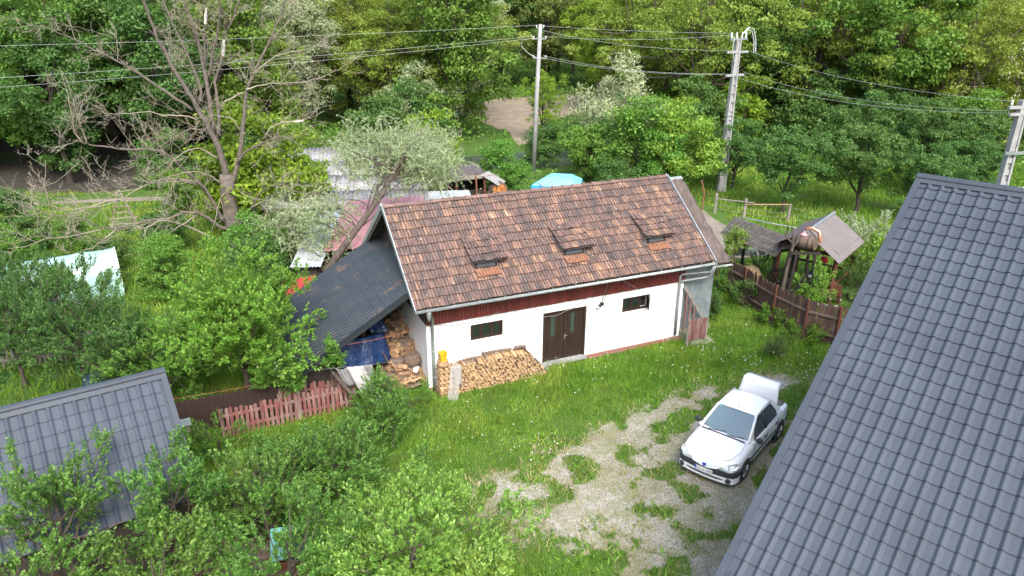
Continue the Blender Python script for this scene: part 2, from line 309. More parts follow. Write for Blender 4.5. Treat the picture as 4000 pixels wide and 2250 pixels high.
# value noise on the plane
_H = np.random.default_rng(5).random((256, 256))
def vnoise(x, y, sc):
    x = np.asarray(x, float) * sc + 1000.37; y = np.asarray(y, float) * sc + 1000.71
    xi = np.floor(x).astype(int); yi = np.floor(y).astype(int); fx = x - xi; fy = y - yi
    fx = fx * fx * (3 - 2 * fx); fy = fy * fy * (3 - 2 * fy); g = lambda a, b: _H[a % 256, b % 256]
    return (g(xi, yi) * (1 - fx) + g(xi + 1, yi) * fx) * (1 - fy) + (g(xi, yi + 1) * (1 - fx) + g(xi + 1, yi + 1) * fx) * fy
def fbm(x, y, sc, o=3):
    return sum(vnoise(x, y, sc * 2 ** i) * 0.5 ** i for i in range(o)) / sum(0.5 ** i for i in range(o))
def inpoly(x, y, poly):
    x = np.asarray(x, float); y = np.asarray(y, float); r = np.zeros(x.shape, bool); n = len(poly)
    for i in range(n):
        (x1, y1), (x2, y2) = poly[i], poly[(i + 1) % n]
        c = ((y1 > y) != (y2 > y)) & (x < (x2 - x1) * (y - y1) / ((y2 - y1) or 1e-9) + x1); r ^= c
    return r
def segdist(x, y, poly):
    d = np.full(np.shape(x), 1e9); n = len(poly)
    for i in range(n):
        a = np.array(poly[i]); b = np.array(poly[(i + 1) % n]); ab = b - a
        t = np.clip(((x - a[0]) * ab[0] + (y - a[1]) * ab[1]) / (ab @ ab), 0, 1)
        d = np.minimum(d, np.hypot(x - a[0] - t * ab[0], y - a[1] - t * ab[1]))
    return d

# house frame: s along the front wall, d towards the back
HO = np.array([-2.825, 22.22, 0.0]); HA = 0.425
_ea = np.array([math.cos(HA), math.sin(HA), 0.0]); _eb = np.array([-math.sin(HA), math.cos(HA), 0.0])
def HW(s, d, z=0.0): return HO + _ea * s + _eb * d + np.array([0, 0, z])
def toH(x, y): return (x - HO[0]) * _ea[0] + (y - HO[1]) * _ea[1], (x - HO[0]) * _eb[0] + (y - HO[1]) * _eb[1]

# ------------------------------------------------------------------ ground, gravel, river, paths
GRAVEL = [(-1.3, 16.0), (-0.6, 17.3), (0.3, 18.5), (2.1, 19.3), (2.9, 20.6), (3.8, 21.6), (5.2, 22.0), (7.4, 22.8), (9.4, 23.5), (12.0, 23.4), (12.5, 21.0), (9.5, 16.0), (7.5, 13.0), (6.3, 9.0), (2.8, 9.0), (2.9, 12.3), (2.0, 13.6), (0.6, 14.5)]
def gravel_mask(x, y):
    """0 grass .. 1 bare gravel"""
    ins = inpoly(x, y, GRAVEL); d = segdist(x, y, GRAVEL); sd_ = np.where(ins, d, -d)
    m = np.clip(0.5 + sd_ / 1.3 + (fbm(x, y, 0.8) - 0.5) * 1.5, 0, 1)
    tuft = np.clip((0.6 * fbm(x + 31, y, 1.5) + 0.4 * fbm(x, y + 17, 0.5) - 0.462) * 13, 0, 1)
    lane = np.clip(1 - np.abs((x - 4.6) - (y - 12) * 0.28) / 1.3, 0, 1) * (y < 15)
    bare2 = np.exp(-(((x - 1.2) / 1.5) ** 2 + ((y - 15.6) / 0.7) ** 2))
    return np.clip(m * (1 - tuft * 0.9 * (1 - lane) * (1 - 0.8 * bare2)) , 0, 1)
def ground_z(x, y):
    r = np.clip((np.hypot(x, y) - 175) / 120.0, 0, 1); return (r * r * (3 - 2 * r)) * 75 + 0 * x
xs = np.concatenate([np.linspace(-700, -60, 22), np.linspace(-52, -22, 16), np.linspace(-21, 21, 190), np.linspace(22, 52, 16), np.linspace(60, 700, 22)])
ys = np.concatenate([np.linspace(-400, 0, 12), np.linspace(4, 34, 150), np.linspace(34.6, 60, 34), np.linspace(64, 170, 30), np.linspace(180, 900, 30)])
gx, gy = np.meshgrid(xs, ys); gv = np.stack([gx, gy, ground_z(gx, gy)], -1).reshape(-1, 3)
nx, ny = len(xs), len(ys); ii = (np.arange(ny - 1)[:, None] * nx + np.arange(nx - 1)[None, :]).ravel()
_m, _t, _p = _new('yard_ground')
at = _n(_t, 'ShaderNodeAttribute', attribute_name='gravel')
gr = ramp(_t, noise(_t, 0.9, 4, 'Position'), [(0.3, (0.040, 0.085, 0.014)), (0.6, (0.060, 0.115, 0.020)), (0.8, (0.085, 0.095, 0.032))])
vor = _n(_t, 'ShaderNodeTexVoronoi'); vor.inputs['Scale'].default_value = 38; _t.links.new(_n(_t, 'ShaderNodeNewGeometry').outputs['Position'], vor.inputs['Vector'])
stn = ramp(_t, vor.outputs['Color'], [(0.15, (0.15, 0.140, 0.118)), (0.5, (0.265, 0.25, 0.212)), (0.85, (0.37, 0.352, 0.31))])
big = ramp(_t, noise(_t, 0.55, 5, 'Position'), [(0.36, (0.70, 0.68, 0.54)), (0.55, (1.0, 1.0, 1.0))])
stn = mix(_t, 1.0, stn, big, 'MULTIPLY'); stn = mix(_t, ramp(_t, noise(_t, 1.4, 6, 'Position', rough=0.7), [(0.44, (0, 0, 0)), (0.66, (0.75, 0.75, 0.75))]), stn, (0.135, 0.150, 0.050))
fac = _n(_t, 'ShaderNodeMath', operation='ADD'); _t.links.new(at.outputs['Fac'], fac.inputs[0])
f2 = _n(_t, 'ShaderNodeMath', operation='MULTIPLY_ADD'); f2.inputs[1].default_value = 1.9; f2.inputs[2].default_value = -0.98; _t.links.new(noise(_t, 5, 6, 'Position', rough=0.7), f2.inputs[0]); _t.links.new(f2.outputs[0], fac.inputs[1])
col = mix(_t, ramp(_t, fac.outputs[0], [(0.30, (0, 0, 0)), (0.60, (1, 1, 1))]), gr, stn)
_t.links.new(col, _p.inputs['Base Color']); _p.inputs['Roughness'].default_value = 0.95; _p.inputs['Specular IOR Level'].default_value = 0.2
bumpit(_t, _p, vor.outputs['Distance'], 0.5, 0.02)
me = np_mesh('ground', gv, np.stack([ii, ii + 1, ii + nx + 1, ii + nx], 1), _m, True)
ga = me.attributes.new('gravel', 'FLOAT', 'POINT'); ga.data.foreach_set('value', gravel_mask(gx, gy).ravel().astype(np.float32))
ground = struct(link(bpy.data.objects.new('ground', me)))
def sheet(name, poly, z, m, jag=0.5, seed=0, n=14):
    r = random.Random(seed); pts = []; N = len(poly)
    for i in range(N):
        a = np.array(poly[i]); b = np.array(poly[(i + 1) % N]); k = max(2, int(np.linalg.norm(b - a) / 1.6))
        for j in range(k):
            p = a + (b - a) * j / k; pts.append((p[0] + r.uniform(-jag, jag), p[1] + r.uniform(-jag, jag), z))
    return struct(MB().add(pts, [tuple(range(len(pts)))]).build(name, m))
M['dirt'] = mat('pale_dirt', (0.24, 0.20, 0.15), (0.17, 0.14, 0.105), 0.8, 0.95, bump=0.3, bscale=4, bdist=0.05)
M['path'] = mat('sandy_path', (0.19, 0.17, 0.135), (0.13, 0.115, 0.09), 1.2, 0.95)
M['asphalt'] = mat('grey_road', (0.30, 0.30, 0.29), (0.25, 0.25, 0.245), 0.5, 0.9)
M['litter'] = mat('dark_forest_floor', (0.038, 0.032, 0.024), (0.022, 0.021, 0.015), 1.5, 1.0)
_m, _t, _p = _new('river_water'); _p.inputs['Base Color'].default_value = rgb((0.055, 0.065, 0.055)); _p.inputs['Roughness'].default_value = 0.12
bumpit(_t, _p, noise(_t, 1.6, 4, 'Position', stretch=(0.6, 2.2, 1)), 0.9, 0.12); M['water'] = _m
sheet('river', [(-70, 57), (-30, 56), (-19, 54.5), (-6, 55.2), (1.4, 56.6), (8, 58), (18, 62), (22, 66), (16, 66), (6, 63.5), (1, 62.4), (-6, 60), (-20, 59), (-70, 63)], 0.012, M['water'], 0.4, 2)
sheet('dirt_clearing', [(-9, 84), (-1.6, 95.5), (5, 98.5), (12, 98), (10.5, 87.5), (4.6, 80), (2.2, 76), (1.8, 66), (0.2, 65.6), (-0.9, 72.5), (-4, 80)], 0.02, M['dirt'], 0.5, 3)
sheet('forest_floor', [(-75, 45), (-34, 48), (-26, 49), (-19, 51), (-19, 66), (-40, 100), (-120, 110)], 0.008, M['litter'], 0.8, 4)
sheet('footpath', [(-60, 42.6), (-40, 43.8), (-32, 44.2), (-27, 45.8), (-21, 46.8), (-21, 47.6), (-27, 46.8), (-32, 45.2), (-40, 44.7), (-60, 43.6)], 0.016, M['path'], 0.15, 5)
sheet('garden_path', [(10.6, 36), (11.0, 38.5), (11.2, 41), (10.4, 44), (8, 46.5), (8, 48), (12, 45.2), (12.9, 41), (12.6, 38), (12.4, 36.2)], 0.016, M['path'], 0.15, 6)
sheet('road', [(-120, 157), (-14, 158), (60, 165), (160, 180), (160, 186), (60, 170.5), (-14, 163.5), (-120, 162.5)], 0.25, M['asphalt'], 0.05, 7)

# ------------------------------------------------------------------ grass and small ground cover (nobody could count it)
def blades(name, x, y, h, wd, lean, m, z0=0.0):
    n = len(x); a = rng.uniform(0, 2 * math.pi, n); la = rng.uniform(0, 2 * math.pi, n); ln = lean * h * rng.uniform(0.2, 1, n)
    bx, by = np.cos(a) * wd / 2, np.sin(a) * wd / 2; dx, dy = np.cos(la) * ln, np.sin(la) * ln; z = np.full(n, z0)
    P = np.empty((n, 3, 3))
    P[:, 0] = np.stack([x - bx, y - by, z], 1); P[:, 1] = np.stack([x + bx, y + by, z], 1)
    P[:, 2] = np.stack([x + dx, y + dy, z + h], 1)
    i = np.arange(n) * 3; F = np.stack([i, i + 1, i + 2], 1)
    return struct(link(bpy.data.objects.new(name, np_mesh(name, P.reshape(-1, 3), F, m))), 'stuff')
def free_of_buildings(x, y):
    s, d = toH(x, y); a = ~((s > -0.02) & (s < 11.9) & (d > -0.02) & (d < 6)); b = ~((s > -4.6) & (s < 0.1) & (d > 0.3) & (d < 6))
    c = ~((np.abs((x - 9.75) * 0.763 - (y - 17.5) * 0.646 - 5) < 5) & (y < 24))
    e = ~((s > 0.1) & (s < 4.4) & (d > -0.55) & (d <= 0.1))
    return a & b & c & e
N = 300000
x = rng.uniform(-12, 14.5, N); y = rng.uniform(9.5, 33, N)
keep = free_of_buildings(x, y); g = gravel_mask(x, y); keep &= rng.random(N) > np.clip(g * 1.05 - 0.02, 0, 0.95 - 0.22 * np.clip(fbm(x + 5, y + 3, 0.7) * 3 - 1, 0, 1)) ** 0.8; x, y, g = x[keep], y[keep], g[keep]
tall = np.clip(fbm(x, y, 0.45) * 1.6 - 0.3, 0.15, 1); s, d = toH(x, y)
inside = inpoly(x, y, GRAVEL); near_edge = np.clip(1.2 - segdist(x, y, GRAVEL) / 1.5, 0, 1)
hgt = (0.07 + 0.24 * tall) * rng.uniform(0.6, 1.3, len(x)) * np.clip(1.05 - g * 0.9, 0.3, 1) * np.where(inside, 0.42, 1 - 0.55 * near_edge); hgt = np.maximum(hgt, rng.uniform(0.03, 0.085, len(x)))
blades('grass', x, y, hgt, rng.uniform(0.014, 0.032, len(x)), 0.8, M['grass'])
k = rng.random(len(x)) < 0.5; tuft = (fbm(x, y, 1.3) > 0.56) & k & (g < 0.6) & ~inside
blades('tall_grass', x[tuft], y[tuft], hgt[tuft] * 1.3, rng.uniform(0.010, 0.02, tuft.sum()), 1.0, M['lf_weed'])
N = 60000; x = rng.uniform(-3, 12, N); y = rng.uniform(10, 24, N); g = gravel_mask(x, y)
k = free_of_buildings(x, y) & (g > 0.1) & (g < 0.97) & (rng.random(N) < np.where(g < 0.7, 0.45, 0.24) + 0.35 * np.exp(-(((x + 0.3) / 2.2) ** 2 + ((y - 18) / 1.5) ** 2)))
blades('dry_grass', x[k], y[k], rng.uniform(0.05, 0.20, k.sum()), rng.uniform(0.012, 0.03, k.sum()), 1.3, M['dry_grass'])
# broad-leaved weeds among the yard grass
N = 26000; wx = rng.uniform(-6, 13, N); wy = rng.uniform(12, 31, N); k = free_of_buildings(wx, wy) & (fbm(wx + 3, wy + 8, 0.6) > 0.47) & (gravel_mask(wx, wy) < 0.6); wx, wy = wx[k], wy[k]
blades('weeds', wx, wy, rng.uniform(0.04, 0.16, len(wx)), rng.uniform(0.05, 0.10, len(wx)), 1.6, M['lf_weed'])
# lawns beyond the house
N = 70000; x = rng.uniform(9, 44, N); y = rng.uniform(33, 62, N); k = (fbm(x, y, 0.5) > 0.3) & ~((x < 13.2) & (y > 35.5) & (y < 46)); x, y = x[k], y[k]
blades('lawn_grass', x, y, rng.uniform(0.12, 0.35, len(x)), rng.uniform(0.04, 0.075, len(x)), 0.7, M['grass'])
N = 70000; x = rng.uniform(-42, -5, N); y = rng.uniform(20, 54, N); s, d = toH(x, y); k = ~((s > -4.7) & (s < 11) & (d > 0) & (d < 6)); k &= ~((y > 42.5 + (x + 42) * 0.19) & (y < 45.2 + (x + 42) * 0.17)); k &= ~((y > 48) & (x < -19)); x, y = x[k], y[k]
blades('meadow_grass', x, y, rng.uniform(0.12, 0.40, len(x)), rng.uniform(0.04, 0.07, len(x)), 0.7, M['grass'])
# stones on the bare gravel, dandelion clocks and yellow heads in the grass
def specks(name, x, y, z, r, m, squash=0.7):
    n = len(x); o = np.array([(1, 0, 0), (-1, 0, 0), (0, 1, 0), (0, -1, 0), (0, 0, 1), (0, 0, -1)], float)
    f = np.array([(0, 2, 4), (2, 1, 4), (1, 3, 4), (3, 0, 4), (2, 0, 5), (1, 2, 5), (3, 1, 5), (0, 3, 5)])
    P = np.stack([x, y, z], 1)[:, None, :] + o[None] * r[:, None, None] * np.array([1, 1, squash])
    F = (np.arange(n)[:, None, None] * 6 + f[None]).reshape(-1, 3)
    return struct(link(bpy.data.objects.new(name, np_mesh(name, P.reshape(-1, 3), F, m))), 'stuff')
M['pebble'] = mat('pebbles', (0.34, 0.33, 0.30), (0.23, 0.22, 0.195), 3, 0.95, rand=('isl', 0.35))
N = 9000; x = rng.uniform(-1, 12, N); y = rng.uniform(9.5, 23.5, N); k = (gravel_mask(x, y) > 0.75) & free_of_buildings(x, y); x, y = x[k], y[k]
specks('gravel_stones', x, y, np.full(len(x), 0.008), rng.uniform(0.008, 0.024, len(x)), M['pebble'])
N = 3400; x = rng.uniform(-5, 12, N); y = rng.uniform(15, 30, N); pr = np.clip(fbm(x + 9, y, 0.35) * 1.8 - 0.72, 0.02, 1) + 0.8 * np.exp(-(((x - 0.2) / 2.2) ** 2 + ((y - 18.6) / 1.1) ** 2))
k = free_of_buildings(x, y) & (gravel_mask(x, y) < 0.55) & (rng.random(N) < pr * 0.6); x, y = x[k], y[k]
specks('dandelion_clocks', x, y, rng.uniform(0.22, 0.42, len(x)), rng.uniform(0.016, 0.030, len(x)), M['dandelion'], 1.0)
k = rng.random(len(x)) < 0.12
specks('dandelion_flowers', x[k] + 0.3, y[k], rng.uniform(0.15, 0.3, k.sum()), rng.uniform(0.014, 0.02, k.sum()), M['yellow_flower'], 0.4)

# ------------------------------------------------------------------ roof tiles
_CI = cam.matrix_world.inverted()
def in_view(P):
    q = _CI @ Vector(P)
    if q.z > -0.5: return 1e9
    u, v = q.x / -q.z, q.y / -q.z
    return -q.z if abs(u) < 0.70 and abs(v) < 0.40 else 1e6 - q.z
def tile_mesh(name, prof, l, lip, over, m):
    """prof: (x, z) samples across; the lower edge (y = 0) stands lip above the upper one and turns down"""
    n = len(prof); v = []
    for x, z in prof: v.append((x, 0.016, z + lip * 0.05))
    for x, z in prof: v.append((x, 0.0, z + lip))
    for x, z in prof: v.append((x, l + over, z))
    f = [(i, i + 1, n + i + 1, n + i) for i in range(n - 1)] + [(n + i, n + i + 1, 2 * n + i + 1, 2 * n + i) for i in range(n - 1)]
    me = bpy.data.meshes.new(name); me.from_pydata(v, [], f); me.materials.append(m); me.update(); return me
def lay_tiles(part, me, name, origin, ex, ev, cw, cl, cols, rows, world, m_joined, limit=300, skip=None, jit=0.0, seed=1, stuff_name=None):
    r = random.Random(seed); ex = Vector(ex).normalized(); ev = Vector(ev).normalized(); en = ex.cross(ev); cells = []
    for j in range(rows[0], rows[1]):
        for i in range(cols[0], cols[1]):
            p = Vector(origin) + ex * cw * i + ev * cl * j
            if skip and skip(i, j, p): continue
            P = world @ (p + ex * cw / 2 + ev * cl / 2); cells.append((in_view(P), i, j, p))
    cells.sort(key=lambda c: c[0]); vb = np.array([v.co[:] for v in me.vertices]); fb = [tuple(p.vertices) for p in me.polygons]; V = []; F = []
    for q, (dist, i, j, p) in enumerate(cells):
        a = r.gauss(0, jit * 0.9); b = r.gauss(0, jit * 0.5); tx = ex * math.cos(a) + ev * math.sin(a); tv = ev * math.cos(a) - ex * math.sin(a)
        tn = (en + tx * b).normalized(); pp = p + ev * r.gauss(0, jit * 0.35) + en * abs(r.gauss(0, jit * 0.15))
        M4 = Matrix(((tx.x, tv.x, tn.x, pp.x), (tx.y, tv.y, tn.y, pp.y), (tx.z, tv.z, tn.z, pp.z), (0, 0, 0, 1)))
        if q < limit: inst(name, me, part, M4)
        else:
            A = np.array(M4); o = len(V) * len(vb); V.append(vb @ A[:3, :3].T + A[:3, 3]); F += [tuple(x + o for x in f) for f in fb]
    if V:
        m2 = bpy.data.meshes.new(name + '_field'); m2.from_pydata(np.concatenate(V).tolist(), [], F); m2.materials.append(m_joined); m2.update()
        struct(inst(stuff_name or 'far_' + name + 's', m2, part), 'stuff')

# ------------------------------------------------------------------ the white house
house = thing('white_house', 'long white house with mossy clay tile roof and three small dormers', 'house', HO, HA)
HM = Matrix.Translation(Vector(HO)) @ Matrix.Rotation(HA, 4, 'Z')
SL = math.atan((5.917 - 3.451) / (2.971 + 0.55)); cS, sS = math.cos(SL), math.sin(SL)
def roofz(d): return 3.451 + (d + 0.55) * math.tan(SL)
LW, DW = 10.41, 5.94
def wall_cells(mb, xs, zs, holes, y0, y1):
    for a, b in zip(xs[:-1], xs[1:]):
        for c, e in zip(zs[:-1], zs[1:]):
            if any(h[0] < (a + b) / 2 < h[1] and h[2] < (c + e) / 2 < h[3] for h in holes): continue
            mb.bb(a, b, y0, y1, c, e)
holes = [(4.336, 6.118, 0.1, 2.219), (1.546, 2.76, 1.684, 2.271), (7.661, 8.88, 1.668, 2.238)]
wb = MB(); wall_cells(wb, [0, 1.546, 2.76, 4.336, 6.118, 7.661, 8.88, LW], [0.0, 0.1, 1.668, 1.684, 2.219, 2.238, 2.271, 2.60], holes, 0, 0.32)
wb.build('wall', M['plaster'], house)
for nm, pts, vec in (('gable_wall', [(0, 0.32, 0), (0, DW, 0), (0, DW, 2.60), (0, 0.32, 2.60)], (0.3, 0, 0)), ('gable_wall', [(LW - 0.3, 0.32, 0), (LW - 0.3, DW, 0), (LW - 0.3, DW, 2.60), (LW - 0.3, 0.32, 2.60)], (0.3, 0, 0)), ('rear_wall', [(0.3, DW - 0.3, 0), (LW - 0.3, DW - 0.3, 0), (LW - 0.3, DW - 0.3, 2.6), (0.3, DW - 0.3, 2.6)], (0, 0.3, 0))):
    MB().prism(pts, vec).build(nm, M['plaster'], house)
pl = MB(); pl.bb(-0.02, LW + 0.02, -0.03, 0.0, 0.0, 0.19)
pl.build('plinth', M['plinth'], house)
# dark timber gables above the walls, of upright boards
for gs, tg in ((-0.01, 'left'), (LW - 0.03, 'right')):
    g_ = bpy.data.objects.new('gable', MB().prism([(gs + 0.05, 0.05, 2.60), (gs + 0.05, DW - 0.05, 2.60), (gs + 0.05, DW / 2, roofz(DW / 2) - 0.12)], (0.02, 0, 0)).mesh('gable', M['old_dark_wood'])); link(g_, house)
    for i in range(26):
        d0 = 0.02 + i * (DW - 0.04) / 26; d1 = d0 + (DW - 0.04) / 26 - 0.012
        zt = lambda d: roofz(min(d, DW - d)) - 0.16
        x0, x1 = (gs - 0.02, gs + 0.045) if gs < 1 else (gs + 0.075, gs + 0.10)
        MB().hexa([(x0, d0, 2.55), (x1, d0, 2.55), (x1, d1, 2.55), (x0, d1, 2.55), (x0, d0, zt(d0)), (x1, d0, zt(d0)), (x1, d1, zt(d1)), (x0, d1, zt(d1))]).build('board', M['old_dark_wood'], g_)
# red board frieze under the eaves
fr = MB().bb(0.0, LW, 0.0, 0.06, 2.602, roofz(0) - 0.14).build('frieze', M['red_board'], house)
nb = 92; bw = (LW + 0.04) / nb
fm = MB().bb(0, bw - 0.012, -0.045, -0.004, 2.545, roofz(-0.02) - 0.15).mesh('frieze_board', M['red_board'])
for i in range(nb): inst('board', fm, fr, loc=(-0.02 + i * bw, random.uniform(-0.004, 0.004), random.uniform(-0.006, 0.006)))
MB().bb(-0.02, LW + 0.02, -0.062, -0.048, 2.56, 2.60).build('batten', M['red_board'], fr)
# roof: deck, rafter tails, tiles, ridge tiles, verges
S0, S1 = -0.522, 11.311; RD, RZ = 2.971, 5.917
roof = MB().prism([(S0 + 0.04, -0.50, roofz(-0.50) - 0.13), (S0 + 0.04, RD, RZ - 0.13), (S0 + 0.04, 2 * RD + 0.55, 3.40 - 0.08), (S0 + 0.04, 2 * RD + 0.55, 3.40 - 0.02), (S0 + 0.04, RD, RZ - 0.045), (S0 + 0.04, -0.50, roofz(-0.50) - 0.045)], (S1 - S0 - 0.08, 0, 0)).build('roof', M['old_dark_wood'], house)
for i in range(15):
    s_ = 0.1 + i * 0.77; MB().beam((s_, -0.48, roofz(-0.48) - 0.19), (s_, 0.4, roofz(0.4) - 0.19), 0.07, 0.12).build('rafter_tail', M['dark_wood'], roof)
nc = 52; tw = (S1 - S0) / nc; nr = 12; tl = math.hypot(RD + 0.55, RZ - 3.451) / nr
prof = [(0.0, -0.016), (0.014, 0.020), (0.052, 0.028), (0.092, 0.020), (0.106, -0.016), (0.118, -0.016), (0.132, 0.020), (0.168, 0.028), (0.206, 0.020), (tw - 0.006, -0.016), (tw + 0.004, -0.016)]
clay = tile_mesh('clay_tile', prof, tl, 0.048, 0.03, M['clay'])
lay_tiles(roof, clay, 'roof_tile', (S0, -0.55, 3.405), (1, 0, 0), (0, cS, sS), tw, tl, (0, nc), (0, nr), HM, M['clay_isl'], 300, jit=0.022, seed=3,
          skip=lambda i, j, p: (i, j) in ((33, 2),))
back = tile_mesh('clay_tile_back', prof, tl * 2, 0.036, 0.03, M['clay_isl'])
lay_tiles(roof, back, 'rear_tile', (S1, 2 * RD + 0.55, 3.405), (-1, 0, 0), (0, -cS, sS), tw, tl * 2, (0, nc), (0, nr // 2), HM, M['clay_isl'], 0, stuff_name='rear_roof_tiles')
nrid = 27; rl = (S1 - S0) / nrid; rt = MB()
k = 7; vs = []
for (xx, rr) in ((0, 0.120), (rl * 0.14, 0.145), (rl * 0.16, 0.122), (rl * 1.04, 0.088)):
    for a in range(k): t_ = math.pi * a / (k - 1); vs.append((xx, math.cos(t_) * rr, math.sin(t_) * rr * 0.8))
rt.add(vs, [(i * k + a, i * k + a + 1, (i + 1) * k + a + 1, (i + 1) * k + a) for i in range(3) for a in range(k - 1)] + [tuple(range(k))])
rm = rt.mesh('ridge_tile', M['clay_red'], False)
for i in range(nrid):
    o = inst('ridge_tile', rm, roof, loc=(S0 + i * rl, RD, RZ - 0.02 + random.uniform(-0.008, 0.008))); o.rotation_euler = (0, random.uniform(-0.012, 0.012), random.uniform(-0.015, 0.015))
for s_, tg in ((S0 - 0.03, 0), (S1 + 0.03, 1)):
    for side in (0, 1):
        d0, z0 = (-0.60, 3.40) if side == 0 else (2 * RD + 0.60, 3.40)
        MB().beam((s_, d0, z0 - 0.03), (s_, RD, RZ + 0.02), 0.03, 0.17).build('verge_flashing', M['zinc'], roof)
        MB().beam((s_ + (0.06 if tg == 0 else -0.06), d0, z0 - 0.14), (s_ + (0.06 if tg == 0 else -0.06), RD, RZ - 0.10), 0.04, 0.13).build('verge_board', M['grey_wood'], roof)
# soffit boards of the left overhang
for i in range(14):
    d0 = -0.45 + i * 0.245
    MB().beam((S0 + 0.1, d0, roofz(d0) - 0.145), (0.0, d0, roofz(d0) - 0.145), 0.23, 0.02, up=(0, -sS, cS)).build('soffit_board', M['old_dark_wood'], roof)
    d1 = 2 * RD - d0
    MB().beam((S0 + 0.1, d1, roofz(d0) - 0.145), (0.0, d1, roofz(d0) - 0.145), 0.23, 0.02, up=(0, sS, cS)).build('soffit_board', M['old_dark_wood'], roof)
# dormers
M['dormer_glass'] = glass_mat('lightened_dormer_glass', (0.07, 0.08, 0.085), 0.15)  # glass colour lightened to stand in for reflections on the panes
dt = tile_mesh('dormer_tile', prof, 0.32, 0.044, 0.03, M['clay'])
otile = tile_mesh('apron_tile', prof, 0.26, 0.046, 0.02, M['clay_orange'])
for q, s_ in enumerate((1.92, 5.33, 8.85)):
    dm = MB()
    zb = roofz(0.42) + 0.01; zt = 4.405
    dm.bb(s_ - 0.02, s_ + 0.05, 0.40, 0.47, zb - 0.05, zt); dm.bb(s_ + 0.73, s_ + 0.80, 0.40, 0.47, zb - 0.05, zt); dm.bb(s_ + 0.05, s_ + 0.73, 0.40, 0.47, zb - 0.05, zb + 0.035); dm.bb(s_ + 0.05, s_ + 0.73, 0.40, 0.47, zt - 0.03, zt)
    dorm = dm.build('dormer', M['dark_wood'], house)
    MB().hexa([(s_ + 0.05, 0.42, zb + 0.035), (s_ + 0.73, 0.42, zb + 0.035), (s_ + 0.73, 0.44, zb + 0.035), (s_ + 0.05, 0.44, zb + 0.035), (s_ + 0.05, 0.445, zt - 0.03), (s_ + 0.73, 0.445, zt - 0.03), (s_ + 0.73, 0.46, zt - 0.03), (s_ + 0.05, 0.46, zt - 0.03)]).build('pane', M['dormer_glass'], dorm)
    for sx in (s_ - 0.07, s_ + 0.80):
        MB().prism([(sx, 0.42, zb - 0.04), (sx, 1.50, roofz(1.50) - 0.02), (sx, 0.42, zt)], (0.03, 0, 0)).build('cheek', M['cheek'], dorm)
    MB().bb(s_ - 0.06, s_ + 0.86, 0.33, 0.40, zb - 0.065, zb - 0.02).build('sill', M['clay_orange'], dorm)
    lay_tiles(dorm, otile, 'apron_tile', (s_ - 0.03, 0.10, roofz(0.10) + 0.012), (1, 0, 0), (0, cS, sS), tw * 0.97, 0.26, (0, 4), (0, 1), HM, M['clay_isl'], 300, jit=0.03, seed=60 + q)
    a_ = math.atan((4.985 - 4.415) / (1.58 - 0.27)); o0 = Vector((s_ - 0.13, 0.27, 4.415)); e0 = Vector((0, math.cos(a_), math.sin(a_)))
    L_ = 1.34; m4 = MB().prism([(s_ - 0.11, 0.30, 4.385), (s_ - 0.11, 1.5, 4.385 + 1.20 * math.tan(a_)), (s_ - 0.11, 1.5, 4.408 + 1.20 * math.tan(a_)), (s_ - 0.11, 0.30, 4.408)], (1.26, 0, 0)).build('dormer_roof', M['old_dark_wood'], dorm)
    lay_tiles(dorm, dt, 'dormer_tile', o0, (1, 0, 0), e0, tw * 0.98, L_ / 4, (0, 6), (0, 4), HM, M['clay_isl'], 300, jit=0.035, seed=20 + q)
# gutter along the eave, brackets, rain pipes
def half_pipe(name, p0, p1, r, m, parent):
    p0 = np.array(p0, float); p1 = np.array(p1, float); k = 7; vs = []
    for p in (p0, p1):
        for rr in (r, r - 0.012):
            for a in range(k): t_ = math.pi + math.pi * a / (k - 1); vs.append((p[0], p[1] + math.cos(t_) * rr, p[2] + math.sin(t_) * rr))
    f = []
    for a in range(k - 1): f += [(a, a + 1, 2 * k + a + 1, 2 * k + a), (k + a, 3 * k + a, 3 * k + a + 1, k + a + 1)]
    f += [(0, 2 * k, 3 * k, k), (k - 1, 2 * k - 1, 4 * k - 1, 3 * k - 1)] + [(a, a + 1, k + a + 1, k + a) for a in range(k - 1)] + [(2 * k + a, 3 * k + a, 3 * k + a + 1, 2 * k + a + 1) for a in range(k - 1)]
    return MB().add(vs, f).build(name, m, parent, True)
gut = half_pipe('gutter', (S0 - 0.03, -0.66, 3.40), (S1 + 0.02, -0.66, 3.36), 0.075, M['gutter'], house)
for i in range(13):
    MB().tube([(S0 + 0.4 + i * 0.9, -0.57, 3.42), (S0 + 0.4 + i * 0.9, -0.66, 3.315), (S0 + 0.4 + i * 0.9, -0.745, 3.40)], 0.01, 5).build('bracket', M['pipe'], gut)
dp = MB().tube([(-0.12, -0.66, 3.34), (-0.12, -0.66, 3.12), (-0.12, -0.64, 3.04), (0.10, -0.16, 2.93), (0.16, -0.09, 2.86), (0.16, -0.08, 1.4), (0.16, -0.08, 0.12)], 0.055, 10).build('rain_pipe', M['pipe'], house, True)
MB().lathe([(0.055, 0), (0.085, 0.16), (0.085, 0.2)], 10, (-0.12, -0.66, 3.12)).build('hopper', M['gutter'], dp)
for z_ in (0.6, 1.6, 2.5): MB().lathe([(0.064, 0), (0.064, 0.03)], 10, (0.16, -0.08, z_)).build('pipe_clip', M['zinc'], dp)
MB().tube([(11.28, -0.62, 3.28), (11.22, -0.55, 2.98), (10.9, -0.3, 2.90), (10.22, -0.09, 2.86), (10.15, -0.08, 2.78), (10.15, -0.08, 1.5), (10.17, -0.08, 0.30)], 0.05, 10).build('rain_pipe', M['pipe_light'], house, True)
